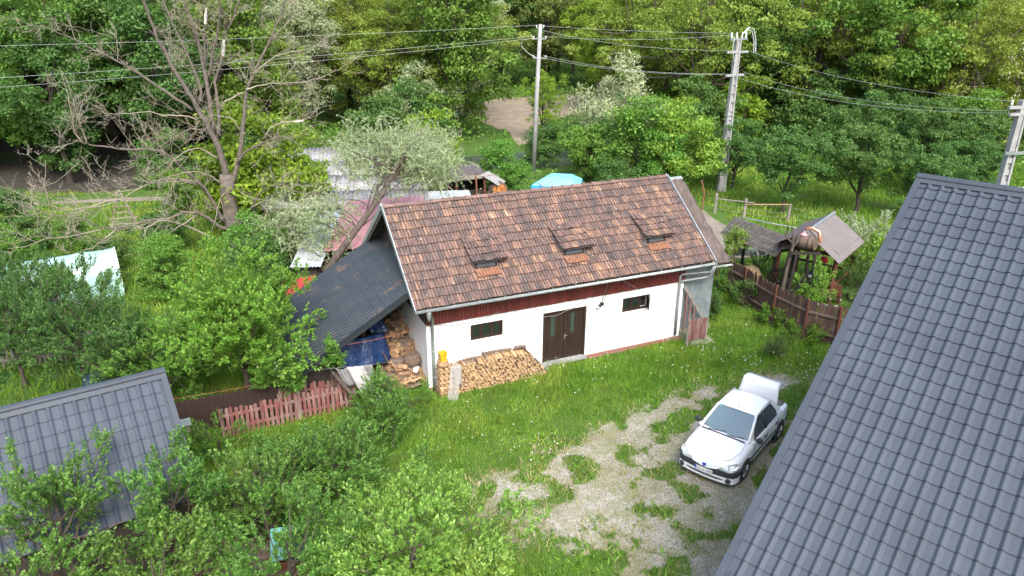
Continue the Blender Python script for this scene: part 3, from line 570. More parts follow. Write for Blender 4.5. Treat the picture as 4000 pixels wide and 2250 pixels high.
MB().tube([(11.40, -0.55, 3.22), (11.38, -0.52, 3.02), (11.28, -0.4, 2.72), (10.9, -0.28, 2.66), (10.24, -0.085, 2.58), (10.19, -0.08, 2.5)], 0.045, 10).build('rain_pipe', M['pipe_light'], house, True)
# windows
def window(s0, s1, z0, z1, nsash, opened=None):
    f = MB(); t_ = 0.05
    f.bb(s0, s0 + t_, 0.02, 0.14, z0, z1); f.bb(s1 - t_, s1, 0.02, 0.14, z0, z1); f.bb(s0 + t_, s1 - t_, 0.02, 0.14, z0, z0 + t_); f.bb(s0 + t_, s1 - t_, 0.02, 0.14, z1 - t_, z1)
    W_ = (s1 - s0 - 2 * t_) / nsash
    for i in range(1, nsash): f.bb(s0 + t_ + W_ * i - 0.02, s0 + t_ + W_ * i + 0.02, 0.03, 0.13, z0 + t_, z1 - t_)
    wn = f.build('window', M['dark_wood'], house)
    for i in range(nsash):
        a, b = s0 + t_ + W_ * i + 0.022, s0 + t_ + W_ * (i + 1) - 0.022; c, e = z0 + t_ + 0.003, z1 - t_ - 0.003; u = 0.038
        if i == opened:
            hx = b; sa = MB(); w_ = b - a
            for q in ((0, u, c, e), (w_ - u, w_, c, e), (u, w_ - u, c, c + u), (u, w_ - u, e - u, e)): sa.bb(-q[1], -q[0], -0.02, 0.02, q[2], q[3])
            sash = sa.build('sash', M['dark_wood'], wn); sash.location = (hx, 0.0, 0); sash.rotation_euler = (0, 0, R(62))
            p_ = MB().bb(-w_ + u, -u, -0.004, 0.004, c + u, e - u).build('pane', M['glass'], wn); p_.location = (hx, 0.0, 0); p_.rotation_euler = (0, 0, R(62))
        else:
            sa = MB()
            for q in ((a, a + u, c, e), (b - u, b, c, e), (a + u, b - u, c, c + u), (a + u, b - u, e - u, e)): sa.bb(q[0], q[1], 0.045, 0.085, q[2], q[3])
            sa.build('sash', M['dark_wood'], wn); MB().bb(a + u, b - u, 0.062, 0.068, c + u, e - u).build('pane', M['glass'], wn)
    MB().bb(s0 - 0.02, s1 + 0.02, -0.035, 0.018, z0 - 0.035, z0 - 0.002).build('sill', M['white_paint'], wn)
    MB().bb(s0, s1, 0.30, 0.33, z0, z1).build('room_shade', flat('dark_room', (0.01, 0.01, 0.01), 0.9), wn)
window(1.546, 2.76, 1.684, 2.271, 3); window(7.661, 8.88, 1.668, 2.238, 3, 2)
# double door
d_ = MB(); d_.bb(4.336, 4.42, 0.03, 0.16, 0.21, 2.219); d_.bb(6.034, 6.118, 0.03, 0.16, 0.21, 2.219); d_.bb(4.42, 6.034, 0.03, 0.16, 2.13, 2.219)
door = d_.build('door', M['dark_wood'], house)
for q, (a, b) in enumerate(((4.424, 5.215), (5.235, 6.03))):
    lf = MB().bb(a, b, 0.10, 0.135, 0.225, 2.125).build('door_leaf', M['dark_wood'], door)
    lw_ = b - a
    for x0, x1 in ((a, a + 0.09), (b - 0.09, b)): MB().bb(x0, x1, 0.075, 0.099, 0.225, 2.125).build('stile', M['dark_wood'], door)
    for z0, z1 in ((0.225, 0.33), (1.06, 1.15), (2.03, 2.125), (0.60, 0.645), (0.83, 0.875)): MB().bb(a + 0.09, b - 0.09, 0.078, 0.099, z0, z1).build('rail', M['dark_wood'], door)
    for j in range(4): MB().bb(a + 0.09, b - 0.09, 0.088, 0.099, 0.345 + j * 0.062, 0.395 + j * 0.062).build('slat', M['dark_wood'], door)
    for j in range(3):
        MB().bb(a + 0.09, b - 0.09, 0.088, 0.099, 0.66 + j * 0.055, 0.70 + j * 0.055).build('slat', M['dark_wood'], door); MB().bb(a + 0.09, b - 0.09, 0.088, 0.099, 0.89 + j * 0.055, 0.935 + j * 0.055).build('slat', M['dark_wood'], door)
    for j in range(4):
        if j == 1 + 0 * q: MB().bb(a + 0.27, a + 0.43, 0.09, 0.097, 1.20, 2.0).build('pane', glass_mat('door_pane', (0.035, 0.05, 0.045), 0.12), door)
        else: x0 = a + 0.10 + j * 0.155 + (0.03 if j > 1 else 0); MB().bb(x0, x0 + 0.14, 0.086, 0.099, 1.16, 2.02).build('door_board', M['dark_wood'], door)
hd = MB().bb(5.25, 5.285, 0.055, 0.075, 1.02, 1.22); hd.tube([(5.267, 0.056, 1.15), (5.267, 0.02, 1.15), (5.36, 0.02, 1.15)], 0.010, 6); hd.build('handle', M['steel'], door)
MB().bb(4.30, 6.15, -0.12, 0.16, 0.10, 0.208).build('doorstep', M['concrete'], house)
# cables, lamp and bulb on the front wall
MB().tube([(0.33, -0.06, 2.53), (0.9, -0.06, 2.43), (1.42, -0.06, 2.42), (2.1, -0.06, 2.50), (2.64, -0.065, 2.63)], 0.008, 5).build('cable', M['cable'], house)
MB().tube([(3.10, -0.065, 2.61), (3.46, -0.06, 2.38), (3.93, -0.06, 2.19), (4.29, -0.06, 2.12), (4.81, -0.06, 2.08), (5.45, -0.06, 2.24), (5.85, -0.06, 2.43), (6.15, -0.065, 2.60)], 0.009, 5).build('cable', M['cable'], house)
MB().tube([(6.60, -0.60, 3.32), (6.72, -0.3, 2.9), (6.75, -0.08, 2.6), (6.74, -0.05, 2.28)], 0.011, 5).build('cable', M['cable'], house)
MB().tube([(6.70, -0.58, 3.32), (6.80, -0.3, 2.85), (6.83, -0.07, 2.5), (6.82, -0.05, 2.30), (6.78, -0.06, 2.22), (6.82, -0.05, 2.06)], 0.007, 5).build('cable', M['black_timber'], house)
MB().tube([(6.30, -0.065, 2.56), (6.31, -0.03, 2.30)], 0.006, 5).build('cable', M['cable'], house)
lp = MB(); lp.bb(6.66, 6.78, -0.10, -0.002, 2.17, 2.26); lp.tube([(6.70, -0.08, 2.21), (6.60, -0.12, 2.19), (6.52, -0.15, 2.165)], [0.04, 0.055, 0.058], 10)
lp.build('wall_lamp', M['black_timber'], house); MB().tube([(6.52, -0.15, 2.165), (6.47, -0.165, 2.15)], [0.05, 0.03], 10).build('bulb', M['porcelain'], house)
MB().lathe([(0.012, 0), (0.03, 0.03), (0.03, 0.07), (0.014, 0.10)], 8, (6.82, -0.06, 1.93)).build('bulb', M['porcelain'], house)
MB().tube([(7.14, -0.60, 3.30), (8.6, -0.42, 2.36), (10.33, -0.13, 1.24)], 0.006, 5).build('cable', M['cable'], house)
MB().bb(-0.03, 0.0, -0.03, 0.04, 0.2, 2.56).build('corner_strip', M['plaster'], house)

# ------------------------------------------------------------------ annex at the right end
annex = thing('annex', 'narrow annex with tar paper roof and patched zinc wall at right house end', 'shed', HO, HA)
nsx, ndy = 6, 22; av = []
for j in range(ndy + 1):
    for i in range(nsx + 1):
        s_ = 11.375 + (12.08 - 11.375) * i / nsx; dd = -0.55 + 3.52 * j / ndy
        stp = 0.03 if j > 10.5 else 0.0
        av.append((s_ + 0.03 * math.sin(j * 1.7), dd, roofz(dd) - 0.15 + stp + 0.022 * math.sin(i * 2.3 + j * 0.35) + 0.012 * math.sin(j * 1.1 + i)))
nA = len(av); av += [(p[0], p[1], p[2] - 0.05) for p in av]
f = []
for j in range(ndy):
    for i in range(nsx): a = j * (nsx + 1) + i; f += [(a, a + 1, a + nsx + 2, a + nsx + 1), (nA + a, nA + a + nsx + 1, nA + a + nsx + 2, nA + a + 1)]
for i in range(nsx): f += [(i, nA + i, nA + i + 1, i + 1)]
for j in range(ndy): a = j * (nsx + 1) + nsx; f += [(a, nA + a, nA + a + nsx + 1, a + nsx + 1)]
ar = MB().add(av, f).build('roof', M['tarpaper'], annex, True)
half_pipe('gutter', (11.40, -0.64, 3.20), (12.14, -0.64, 3.19), 0.06, M['gutter'], annex)
MB().prism([(11.36, RD - 0.08, RZ - 0.20), (12.1, RD - 0.08, RZ - 0.20), (12.1, RD + 0.05, RZ - 0.16), (11.36, RD + 0.05, RZ - 0.16)], (0, 0, 0.07)).build('ridge_cap', M['zinc'], ar)
MB().prism([(11.36, RD + 0.02, RZ - 0.25), (12.08, RD + 0.02, RZ - 0.25), (12.08, 5.9, 3.7), (11.36, 5.9, 3.7)], (0, 0, 0.05)).build('rear_roof', M['tarpaper'], annex)
for i in range(5):
    s0 = 10.45 + i * 0.286; MB().bb(s0, s0 + 0.281, 0.06 + 0.004 * (i % 2), 0.10, 0.0, 3.12 + random.uniform(-0.04, 0.04)).build('wall_sheet', M['zinc_wall'], annex)
MB().bb(11.80, 11.88, 0.11, 5.8, 0.0, 3.15).build('side_wall', M['zinc_wall'], annex)

# ------------------------------------------------------------------ entrance steps with railing at the right end
st = thing('entrance_steps', 'mossy concrete steps with faded wooden railing at right house corner', 'steps', HO, HA)
for i, (a, b, z) in enumerate(((10.44, 10.95, 0.42), (10.95, 11.25, 0.25), (11.25, 11.55, 0.10))): MB().bb(a, b, -0.75, 0.05, 0.0, z).build('step', M['concrete_moss'], st)
MB().beam((10.38, -0.12, 2.32), (11.73, -0.12, 0.36), 0.06, 0.10).build('handrail', M['grey_wood'], st)
for i, s_ in enumerate((10.50, 10.72, 10.94)): MB().bb(s_, s_ + 0.06, -0.13, -0.08, 0.42, 2.2 - (s_ - 10.4) * 1.45).build('baluster', M['pink_paint'], st)
MB().bb(11.38, 11.46, -0.14, -0.06, 0.0, 0.80).build('post', M['grey_wood'], st)
MB().bb(11.62, 11.70, -0.16, -0.08, 0.0, 0.50).build('post', M['grey_wood'], st)
for i in range(9):
    s_ = 10.26 + i * 0.093; MB().bb(s_, s_ + 0.075, -0.80, -0.775, 0.34, 1.20 + random.uniform(-0.03, 0.03)).build('picket', M['pink_paint'], st)
for z_ in (0.5, 1.05): MB().bb(10.24, 11.12, -0.774, -0.74, z_, z_ + 0.06).build('rail', M['pink_paint'], st)
MB().bb(10.24, 10.31, -0.774, -0.70, 0.0, 1.2).build('post', M['grey_wood'], st); MB().bb(11.06, 11.13, -0.738, -0.67, 0.0, 1.1).build('post', M['grey_wood'], st)

# ------------------------------------------------------------------ lean-to wood store on the left
lean = thing('wood_store', 'lean-to wood store with dark metal tile roof against left gable', 'shed', HO, HA)
LA = R(30.5); lz = lambda s: 4.05 + s * math.tan(LA)
lroof = MB().prism([(-4.52, 0.30, lz(-4.52) - 0.09), (-0.02, 0.30, lz(-0.02) - 0.09), (-0.02, 0.30, lz(-0.02) - 0.05), (-4.52, 0.30, lz(-4.52) - 0.05)], (0, 5.6, 0)).build('roof', M['metal_dark'], lean)
lprof = [(0, 0.0), (0.03, 0.002), (0.06, 0.022), (0.085, 0.034), (0.115, 0.034), (0.14, 0.022), (0.17, 0.002), (0.20, 0.0)]
ltile = tile_mesh('lean_tile', lprof, 0.35, 0.040, 0.03, M['metal_litter'])
lay_tiles(lroof, ltile, 'roof_tile', (-4.56, 5.95, lz(-4.56) - 0.03), (0, -1, 0), (math.cos(LA), 0, math.sin(LA)), 0.20, 0.35, (0, 29), (0, 15), HM, M['metal_litter'], 300, seed=5)
MB().beam((-4.6, 0.14, lz(-4.6) - 0.05), (-0.5, 0.14, lz(-0.5) - 0.05), 0.03, 0.20).build('verge_trim', M['metal_dark'], lean)
MB().beam((-4.6, 0.175, lz(-4.6) + 0.035), (-0.5, 0.175, lz(-0.5) + 0.035), 0.10, 0.015, up=(-math.sin(LA), 0, math.cos(LA))).build('verge_cap', M['metal_dark'], lean)
for d0 in (0.45, 2.2, 4.0, 5.6): MB().beam((-4.4, d0, lz(-4.4) - 0.16), (-0.05, d0, lz(-0.05) - 0.16), 0.10, 0.13).build('rafter', M['old_dark_wood'], lean)
for s_, d0 in ((-4.3, 0.5), (-4.3, 3.0), (-4.3, 5.7), (-2.2, 5.7), (-0.45, 2.9)): MB().bb(s_ - 0.06, s_ + 0.06, d0 - 0.06, d0 + 0.06, 0, lz(s_) - 0.2).build('post', M['old_dark_wood'], lean)
MB().beam((-2.0, 2.9, 2.35), (-0.2, 2.9, 2.35), 0.08, 0.14).build('cross_beam', M['old_dark_wood'], lean)
MB().beam((-0.45, 2.8, 2.6), (-0.1, 2.8, 2.0), 0.06, 0.1).build('brace', M['old_dark_wood'], lean)
for i in range(16):
    d0 = 0.4 + i * 0.345; MB().bb(-4.47, -4.44, d0, d0 + 0.335, 0.0, lz(-4.45) - 0.1).build('wall_board', M['black_timber'], lean)
for i in range(13):
    s0 = -4.44 + i * 0.34; MB().bb(s0, s0 + 0.33, 5.80, 5.83, 0.0, lz(s0) - 0.12).build('wall_board', M['black_timber'], lean)
for i in range(6):
    s0 = -4.40 + i * 0.215; MB().bb(s0, s0 + 0.21, 0.36, 0.385, 0.0, lz(s0) - 0.2).build('wall_board', M['black_timber'], lean)

# ------------------------------------------------------------------ the two houses with new metal tile roofs
def metal_profile(w, rw=0.135, h=0.042):
    p = [(rw * i / 8, h * (0.5 - 0.5 * math.cos(2 * math.pi * i / 8)) ** 0.75) for i in range(9)]
    return p + [(rw + 0.012, 0.0), (w + 0.002, 0.0)]
mtile = tile_mesh('metal_tile', metal_profile(0.27), 0.35, 0.026, 0.02, M['metal_tile'])
def metal_roof_house(name, label, P0, az, slope, cols, rows, ridge_up, vleft, vright, wall_m, back_run, seg, eave_wall_in, limit=300, walls=True):
    root = thing(name, label, 'house' if 'house' in name else 'shed')
    e = np.array([math.sin(az), math.cos(az), 0.0]); up = np.array([-e[1], e[0], 0.0]); c, s = math.cos(slope), math.sin(slope)
    ev = np.array([up[0] * c, up[1] * c, s]); n = np.cross(e, ev); P0 = np.array(P0) - n * 0.067
    T = lambda x, y, h=0.0: P0 + e * x + ev * y + n * h
    ylow = rows[0] * 0.35; xl, xr = vleft, vright
    rf = MB().hexa([T(xl + .02, ylow + .03, -.06), T(xr - .02, ylow + .03, -.06), T(xr - .02, ridge_up, -.06), T(xl + .02, ridge_up, -.06), T(xl + .02, ylow + .03, -.015), T(xr - .02, ylow + .03, -.015), T(xr - .02, ridge_up, -.015), T(xl + .02, ridge_up, -.015)]).build('roof', M['metal_trim'], root)
    lay_tiles(rf, mtile, 'roof_tile', T(-0.067, 0), e, ev, 0.27, 0.35, cols, rows, Matrix.Identity(4), M['metal_tile'], limit, seed=9, jit=0.006)
    apex = T(0, ridge_up); ap = lambda x, dz=0.0: apex + e * x + np.array([0, 0, dz])
    hd = np.array([up[0], up[1], 0]); bz = s / c * back_run
    MB().hexa([ap(xl) + hd * back_run + np.array([0, 0, -bz - .06]), ap(xr) + hd * back_run + np.array([0, 0, -bz - .06]), ap(xr, -.06), ap(xl, -.06), ap(xl) + hd * back_run + np.array([0, 0, -bz]), ap(xr) + hd * back_run + np.array([0, 0, -bz]), ap(xr), ap(xl)]).build('rear_roof', M['metal_tile'], root)
    L = xr - xl; k = int(round(L / seg)); rm = MB(); kk = 8; vs = []
    for xx, rr in ((0, 0.098), (0.02, 0.098), (0.021, 0.09), (L / k, 0.09)):
        for a in range(kk): t_ = -0.35 + (math.pi + 0.7) * a / (kk - 1); q = hd * -math.cos(t_) * rr * 1.15 + np.array([0, 0, math.sin(t_) * rr]); vs.append(e * xx + q)
    rm.add(vs, [(i * kk + a, i * kk + a + 1, (i + 1) * kk + a + 1, (i + 1) * kk + a) for i in range(3) for a in range(kk - 1)] + [tuple(range(kk)), tuple(3 * kk + a for a in range(kk))])
    rme = rm.mesh('ridge_cap', M['metal_trim'], False)
    for i in range(k): inst('ridge_cap', rme, rf, loc=tuple(ap(xl + L / k * i, 0.055)))
    MB().hexa([T(xl, ridge_up - .17, .05), T(xr, ridge_up - .17, .05), T(xr, ridge_up - .05, .06), T(xl, ridge_up - .05, .06), T(xl, ridge_up - .17, .055), T(xr, ridge_up - .17, .055), T(xr, ridge_up - .05, .085), T(xl, ridge_up - .05, .085)]).build('ridge_flashing', M['metal_trim'], rf)
    ns = 6
    for xa, xb, sg in ((xl - 0.005, xl + 0.135, 1), (xr - 0.135, xr + 0.005, -1)):
        for i in range(ns):
            y0 = ylow + (ridge_up - ylow) * i / ns - 0.02 * (i > 0); y1 = ylow + (ridge_up - ylow) * (i + 1) / ns; h = 0.062 + 0.003 * (i % 2)
            v_ = MB().hexa([T(xa, y0, -.12), T(xb, y0, 0.0), T(xb, y1, 0.0), T(xa, y1, -.12), T(xa, y0, h), T(xb, y0, h), T(xb, y1, h), T(xa, y1, h)])
            v_.build('verge_flashing', M['metal_trim'], rf)
    sc_ = MB().lathe([(.012, 0), (.012, .008), (.004, .012)], 6).mesh('screw', M['metal_dark']); rs_ = random.Random(3); ncol, nrow = cols[1] - cols[0], rows[1] - rows[0]
    for i in range(70):
        cx_, ry_ = rs_.randint(cols[0], cols[1] - 1), rs_.randint(rows[0], rows[1] - 2); pp_ = T(cx_ * .27 + .135, ry_ * .35 + .05, .03); o_ = inst('screw', sc_, rf, loc=tuple(pp_))
    # walls below
    if walls:
        x0, x1 = xl + 0.5, xr - 0.4; lo = T(0, ylow + eave_wall_in); A = np.array([lo[0], lo[1], 0]); B = apex; Bk = apex + hd * (back_run - 0.5) - np.array([0, 0, s / c * (back_run - 0.5)])
        poly = lambda x: [A + e * x, np.array([Bk[0], Bk[1], 0]) + e * x, Bk + e * x - np.array([0, 0, .14]), B + e * x - np.array([0, 0, .14]), np.array([A[0], A[1], lo[2] - .14]) + e * x]
        MB().prism(poly(x0), e * 0.25).build('gable_wall', wall_m, root); MB().prism(poly(x1), e * 0.25).build('gable_wall', wall_m, root)
        a0 = A + e * (x0 + .25); a1 = A + e * x1
        MB().prism([a0, a1, a1 + np.array([0, 0, lo[2] - .15]), a0 + np.array([0, 0, lo[2] - .15])], hd * 0.25).build('wall', wall_m, root)
        b0 = np.array([Bk[0], Bk[1], 0]) + e * (x0 + .25); b1 = np.array([Bk[0], Bk[1], 0]) + e * x1
        MB().prism([b0, b1, b1 + np.array([0, 0, Bk[2] - .15]), b0 + np.array([0, 0, Bk[2] - .15])], -hd * 0.25).build('wall', wall_m, root)
    return root, T, e, up
metal_roof_house('neighbour_house', 'large house in the right foreground under anthracite metal tile roof', (9.66445, 16.8915, 8.4922), R(130.23), R(31.06), (-1, 47), (-33, 2), 0.66, -0.34, 12.6, M['plaster'], 6.0, 0.9, 1.3)
metal_roof_house('garden_shed', 'low shed in left foreground under grey metal tile roof', (-10.0592, 14.6823, 3.7868), R(55.75), R(40.2), (-13, 7), (-8, 1), 0.50, -3.6, 2.02, M['old_dark_wood'], 2.1, 0.335, 0.5)

# ------------------------------------------------------------------ firewood
def log_meshes(bark, end, L):
    out = []
    shapes = []
    shapes.append([(math.cos(a) * 1.0, math.sin(a) * 1.0) for a in np.linspace(0, 2 * math.pi, 9)[:-1]])
    shapes.append([(math.cos(a) * 1.1, math.sin(a) * 1.0 - 0.35) for a in np.linspace(0, math.pi, 6)])
    shapes.append([(-0.75, -0.65)] + [(math.cos(a) * 1.7 - 0.75, math.sin(a) * 1.6 - 0.65) for a in np.linspace(0, math.pi / 2, 5)])
    shapes.append([(-1.0, -0.55), (1.0, -0.6), (0.75, 0.35), (0.05, 0.75), (-0.8, 0.45)])
    shapes.append([(-1.0, -0.5), (0.95, -0.65), (0.1, 1.0)])
    shapes.append([(-0.95, -0.75), (0.9, -0.7), (0.95, 0.55), (-0.7, 0.75)])
    for q, sh in enumerate(shapes):
        mb = MB(); n = len(sh); v = [(x, -L / 2, z) for x, z in sh] + [(x * 0.97, L / 2, z * 0.97) for x, z in sh]
        mb.add(v, [tuple(range(n))], 0); mb.f += [tuple(range(2 * n - 1, n - 1, -1))]; mb.m += [0]
        for i in range(n):
            round_ = q in (0,) or (q == 1 and i < n - 1) or (q == 2 and 1 <= i < n - 1)
            mb.f.append((i, n + i, n + (i + 1) % n, (i + 1) % n)); mb.m.append(1 if round_ else 0)
        out.append(mb.mesh('firewood', [end, bark]))
    return out
LG = log_meshes(M['wood_bark'], M['wood_end'], 0.42); LGJ = [M['wood_end_isl'], M['wood_bark']]
def join_logs(name, items, mats):
    V, F, mi, o = [], [], [], 0
    for me, A in items:
        A = np.array(A); vb = np.array([v.co[:] for v in me.vertices]) @ A[:3, :3].T + A[:3, 3]; V += vb.tolist()
        for p in me.polygons: F.append(tuple(i + o for i in p.vertices)); mi.append(p.material_index)
        o += len(vb)
    m2 = bpy.data.meshes.new(name); m2.from_pydata(V, [], F)
    for m in mats: m2.materials.append(m)
    m2.polygons.foreach_set('material_index', mi); m2.update(); return struct(link(bpy.data.objects.new(name, m2)), 'stuff')
r = random.Random(4)
def top_z(s):
    P = [(0.20, 0.0), (0.72, 0.98), (0.85, 1.0), (1.16, 1.08), (1.86, 1.08), (1.95, 1.18), (2.95, 1.14), (3.44, 1.12), (3.62, 0.95), (4.08, 0.42), (4.30, 0.1)]
    return np.interp(s, [p[0] for p in P], [p[1] for p in P])
nlog = 0; s_ = 0.86; cells = []
z_ = 0.055; row = 0
while z_ < 1.3:
    s_ = 0.80 + (0.064 if row % 2 else 0)
    while s_ < 4.3:
        if z_ < top_z(s_): cells.append((s_, z_))
        s_ += 0.128
    z_ += 0.112; row += 1
lab = 'split firewood log in the long stack against the white wall'
keepers = set(r.sample(range(len(cells)), min(180, len(cells)))); rest = []
for q_, (s_, z_) in enumerate(cells):
    kind = 0 if (s_ > 3.5 and r.random() < 0.8) else r.choice([1, 2, 2, 3, 3, 4, 4, 5]); me = LG[kind]; sc = r.uniform(0.060, 0.073) if kind else r.uniform(0.050, 0.066)
    o = inst('firewood_log', me); p = HW(s_ + r.uniform(-.015, .015), -0.27 + r.uniform(-.05, .05), z_ + r.uniform(-.012, .012)); o.location = p
    o.rotation_euler = (r.uniform(-.05, .05), r.uniform(0, 6.28), HA + r.uniform(-.06, .06)); o.scale = (sc, r.uniform(0.92, 1.1), sc); o.rotation_mode = 'XYZ'
    o.rotation_euler = (Matrix.Rotation(HA + r.uniform(-.06, .06), 4, 'Z') @ Matrix.Rotation(r.uniform(0, 6.28), 4, 'Y')).to_euler()
    if q_ in keepers: tag(o, lab, 'log', 'logs stacked against the house wall')
    else: rest.append((me, Matrix.LocRotScale(o.location, o.rotation_euler, o.scale))); bpy.data.objects.remove(o)
join_logs('stacked_firewood', rest, LGJ)
# criss-cross end stack at the left, long ones lying on top
for i in range(11):
    for k in range(3):
        o = inst('firewood_log', LG[r.choice([3, 5, 5, 4])]); a = (i % 2) * math.pi / 2
        off = (k - 1) * 0.155
        p = HW(0.47 + (off if i % 2 == 0 else 0), -0.29 + (off if i % 2 else 0), 0.06 + i * 0.098); o.location = p
        o.rotation_euler = (Matrix.Rotation(HA + a + r.uniform(-.05, .05), 4, 'Z') @ Matrix.Rotation(r.choice([0, math.pi]), 4, 'Y')).to_euler(); o.scale = (0.062, 1.12, 0.056)
        tag(o, 'split log in the crossed end pile beside the rain pipe', 'log', 'logs of the crossed end pile')
for q, (a, b, rr, lb) in enumerate((((1.98, -0.30, 1.265), (2.95, -0.30, 1.235), 0.05, 'long bark-covered branch lying on the firewood stack'), ((3.10, -0.28, 1.24), (3.50, -0.32, 1.23), 0.06, 'short dark log topmost at right of the firewood stack'), ((3.08, -0.22, 1.14), (3.55, -0.25, 1.10), 0.055, 'dark bark log under the topmost at stack right end'), ((0.92, -0.30, 1.15), (1.80, -0.28, 1.17), 0.028, 'thin crooked branch along the lower left of the firewood top'))):
    t = MB().tube([HW(*a), (HW(*a) + HW(*b)) / 2 + np.array([0, 0, 0.02]), HW(*b)], [rr, rr * 0.95, rr * 0.85], 8); tag(t.build('branch' if rr < 0.055 else 'round_log', M['wood_bark']), lb, 'log')
stump = MB().lathe([(0.19, 0), (0.20, 0.05), (0.18, 0.16), (0.185, 0.17)], 12, HW(0.42, -0.30, 1.135)); tag(stump.build('wood_block', M['wood_end']), 'pale wood block under the yellow bucket', 'block')
bk = thing('bucket', 'yellow plastic bucket standing on the crossed log pile', 'bucket', HW(0.42, -0.30, 1.307), HA)
b_ = MB(); w0, w1, hh = 0.095, 0.125, 0.30; th = 0.008
for (sx, sy) in ((-1, 0), (1, 0), (0, -1), (0, 1)):
    if sx: b_.hexa([(sx * w0, -w0, 0), (sx * (w0 - th), -w0, 0), (sx * (w0 - th), w0, 0), (sx * w0, w0, 0), (sx * w1, -w1, hh), (sx * (w1 - th), -w1, hh), (sx * (w1 - th), w1, hh), (sx * w1, w1, hh)])
    else: b_.hexa([(-w0 + th, sy * w0, 0), (w0 - th, sy * w0, 0), (w0 - th, sy * (w0 - th), 0), (-w0 + th, sy * (w0 - th), 0), (-w1 + th, sy * w1, hh), (w1 - th, sy * w1, hh), (w1 - th, sy * (w1 - th), hh), (-w1 + th, sy * (w1 - th), hh)])
b_.bb(-w0, w0, -w0, w0, -0.006, 0.004); b_.build('tub', M['yellow'], bk)
rim = MB()
for (x0, x1, y0, y1) in ((-.138, .138, -.138, -.118), (-.138, .138, .118, .138), (-.138, -.118, -.118, .118), (.118, .138, -.118, .118)): rim.bb(x0, x1, y0, y1, .285, .305)
rim.build('rim', M['yellow'], bk)
def drape(name, m, corner, eu, ev_, nu, nv, amp, seed, fold=5.0, sag=0.0, parent=None):
    """wavy cloth: corner + u*eu + v*ev_, displaced along the normal"""
    r = random.Random(seed); c = np.array(corner, float); eu = np.array(eu, float); ev_ = np.array(ev_, float); n = np.cross(eu, ev_); n /= np.linalg.norm(n); ph = r.uniform(0, 6)
    vs = []
    for j in range(nv + 1):
        for i in range(nu + 1):
            u, v = i / nu, j / nv; a = amp * (math.sin(u * fold * 2.1 + ph + v * 1.1) * (0.3 + 0.7 * v) + 0.5 * math.sin(u * fold * 5 + ph * 2 + v * 3) + r.uniform(-.35, .35))
            p = c + eu * u + ev_ * v + n * a + np.array([0, 0, -sag * math.sin(u * math.pi) * (1 - v)]); vs.append(p)
    fs = [(j * (nu + 1) + i, j * (nu + 1) + i + 1, (j + 1) * (nu + 1) + i + 1, (j + 1) * (nu + 1) + i) for j in range(nv) for i in range(nu)]
    o = MB().add(vs, fs).build(name, m, parent, True); md = o.modifiers.new('thick', 'SOLIDIFY'); md.thickness = 0.006; return o
tag(drape('plastic_sheet', M['clear_film'], HW(0.62, -0.52, 1.18), HW(0.98, -0.58, 1.12) - HW(0.62, -0.52, 1.18), HW(0.35, -0.85, 0.06) - HW(0.62, -0.52, 1.18), 8, 12, 0.03, 3), 'torn clear plastic sheet hanging over left end of firewood', 'plastic sheet')
tag(drape('plastic_sheet', M['clear_film'], HW(0.72, -0.50, 1.22), HW(0.99, -0.51, 1.15) - HW(0.72, -0.50, 1.22), HW(0.75, -0.56, 0.45) - HW(0.72, -0.50, 1.22), 6, 8, 0.02, 8), 'short clear plastic strip over crossed pile top', 'plastic sheet')
tag(drape('plastic_sheet', M['clear_film'], HW(3.62, -0.50, 0.98), HW(3.72, -0.30, 1.0) - HW(3.62, -0.50, 0.98), HW(4.40, -0.42, 0.02) - HW(3.62, -0.50, 0.98), 4, 10, 0.02, 5), 'clear plastic strip over right end of firewood beside door', 'plastic sheet')

# heap of split wood inside the lean-to
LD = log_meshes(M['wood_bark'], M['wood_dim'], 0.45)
def heap(s, d):  # height of the pile inside the lean-to
    a = np.clip((s + 1.55) / 0.9, 0, 1); b = np.interp(d, [0.3, 0.9, 1.6, 2.6, 4.2], [0.28, 0.72, 1.15, 1.50, 1.62]); return a * b
core = []; NS, ND = 12, 16
for j in range(ND + 1):
    for i in range(NS + 1):
        s_, d0 = -1.6 + 1.6 * i / NS, 0.35 + 4.2 * j / ND; core.append(tuple(HW(s_, d0, max(0.02, heap(s_, d0) - 0.16 + r.uniform(-.05, .05)))))
struct(MB().add(core, [(j * (NS + 1) + i, j * (NS + 1) + i + 1, (j + 1) * (NS + 1) + i + 1, (j + 1) * (NS + 1) + i) for j in range(ND) for i in range(NS)]).build('wood_scraps', M['wood_bark']), 'stuff')
cnt = 0; rest = []
for t_ in range(230):
    d0 = 0.42 + 3.6 * r.random() ** 1.1; s_ = -1.5 + 1.46 * r.random(); h_ = heap(s_, d0)
    if h_ < 0.12 and r.random() < 0.7: continue
    o = inst('firewood_log', LD[r.choice([1, 2, 3, 3, 4, 5, 5, 0])]); o.location = HW(s_, d0, max(0.07, h_ - r.uniform(-0.05, 0.10)))
    a = HA + (r.gauss(0, 0.45) if r.random() < 0.6 else math.pi / 2 + r.gauss(0, 0.5))
    o.rotation_euler = (Matrix.Rotation(a, 4, 'Z') @ Matrix.Rotation(r.gauss(0, 0.3), 4, 'X') @ Matrix.Rotation(r.uniform(0, 6.28), 4, 'Y')).to_euler(); f_ = r.uniform(0.07, 0.125); o.scale = (f_, r.uniform(0.6, 1.1), f_)
    if cnt < 75: tag(o, 'split log in the loose heap under the lean-to roof', 'log', 'loose logs under the lean-to')
    else: rest.append((o.data, Matrix.LocRotScale(o.location, o.rotation_euler, o.scale))); bpy.data.objects.remove(o)
    cnt += 1
join_logs('loose_firewood', rest, [M['wood_dim_isl'], M['wood_bark']])
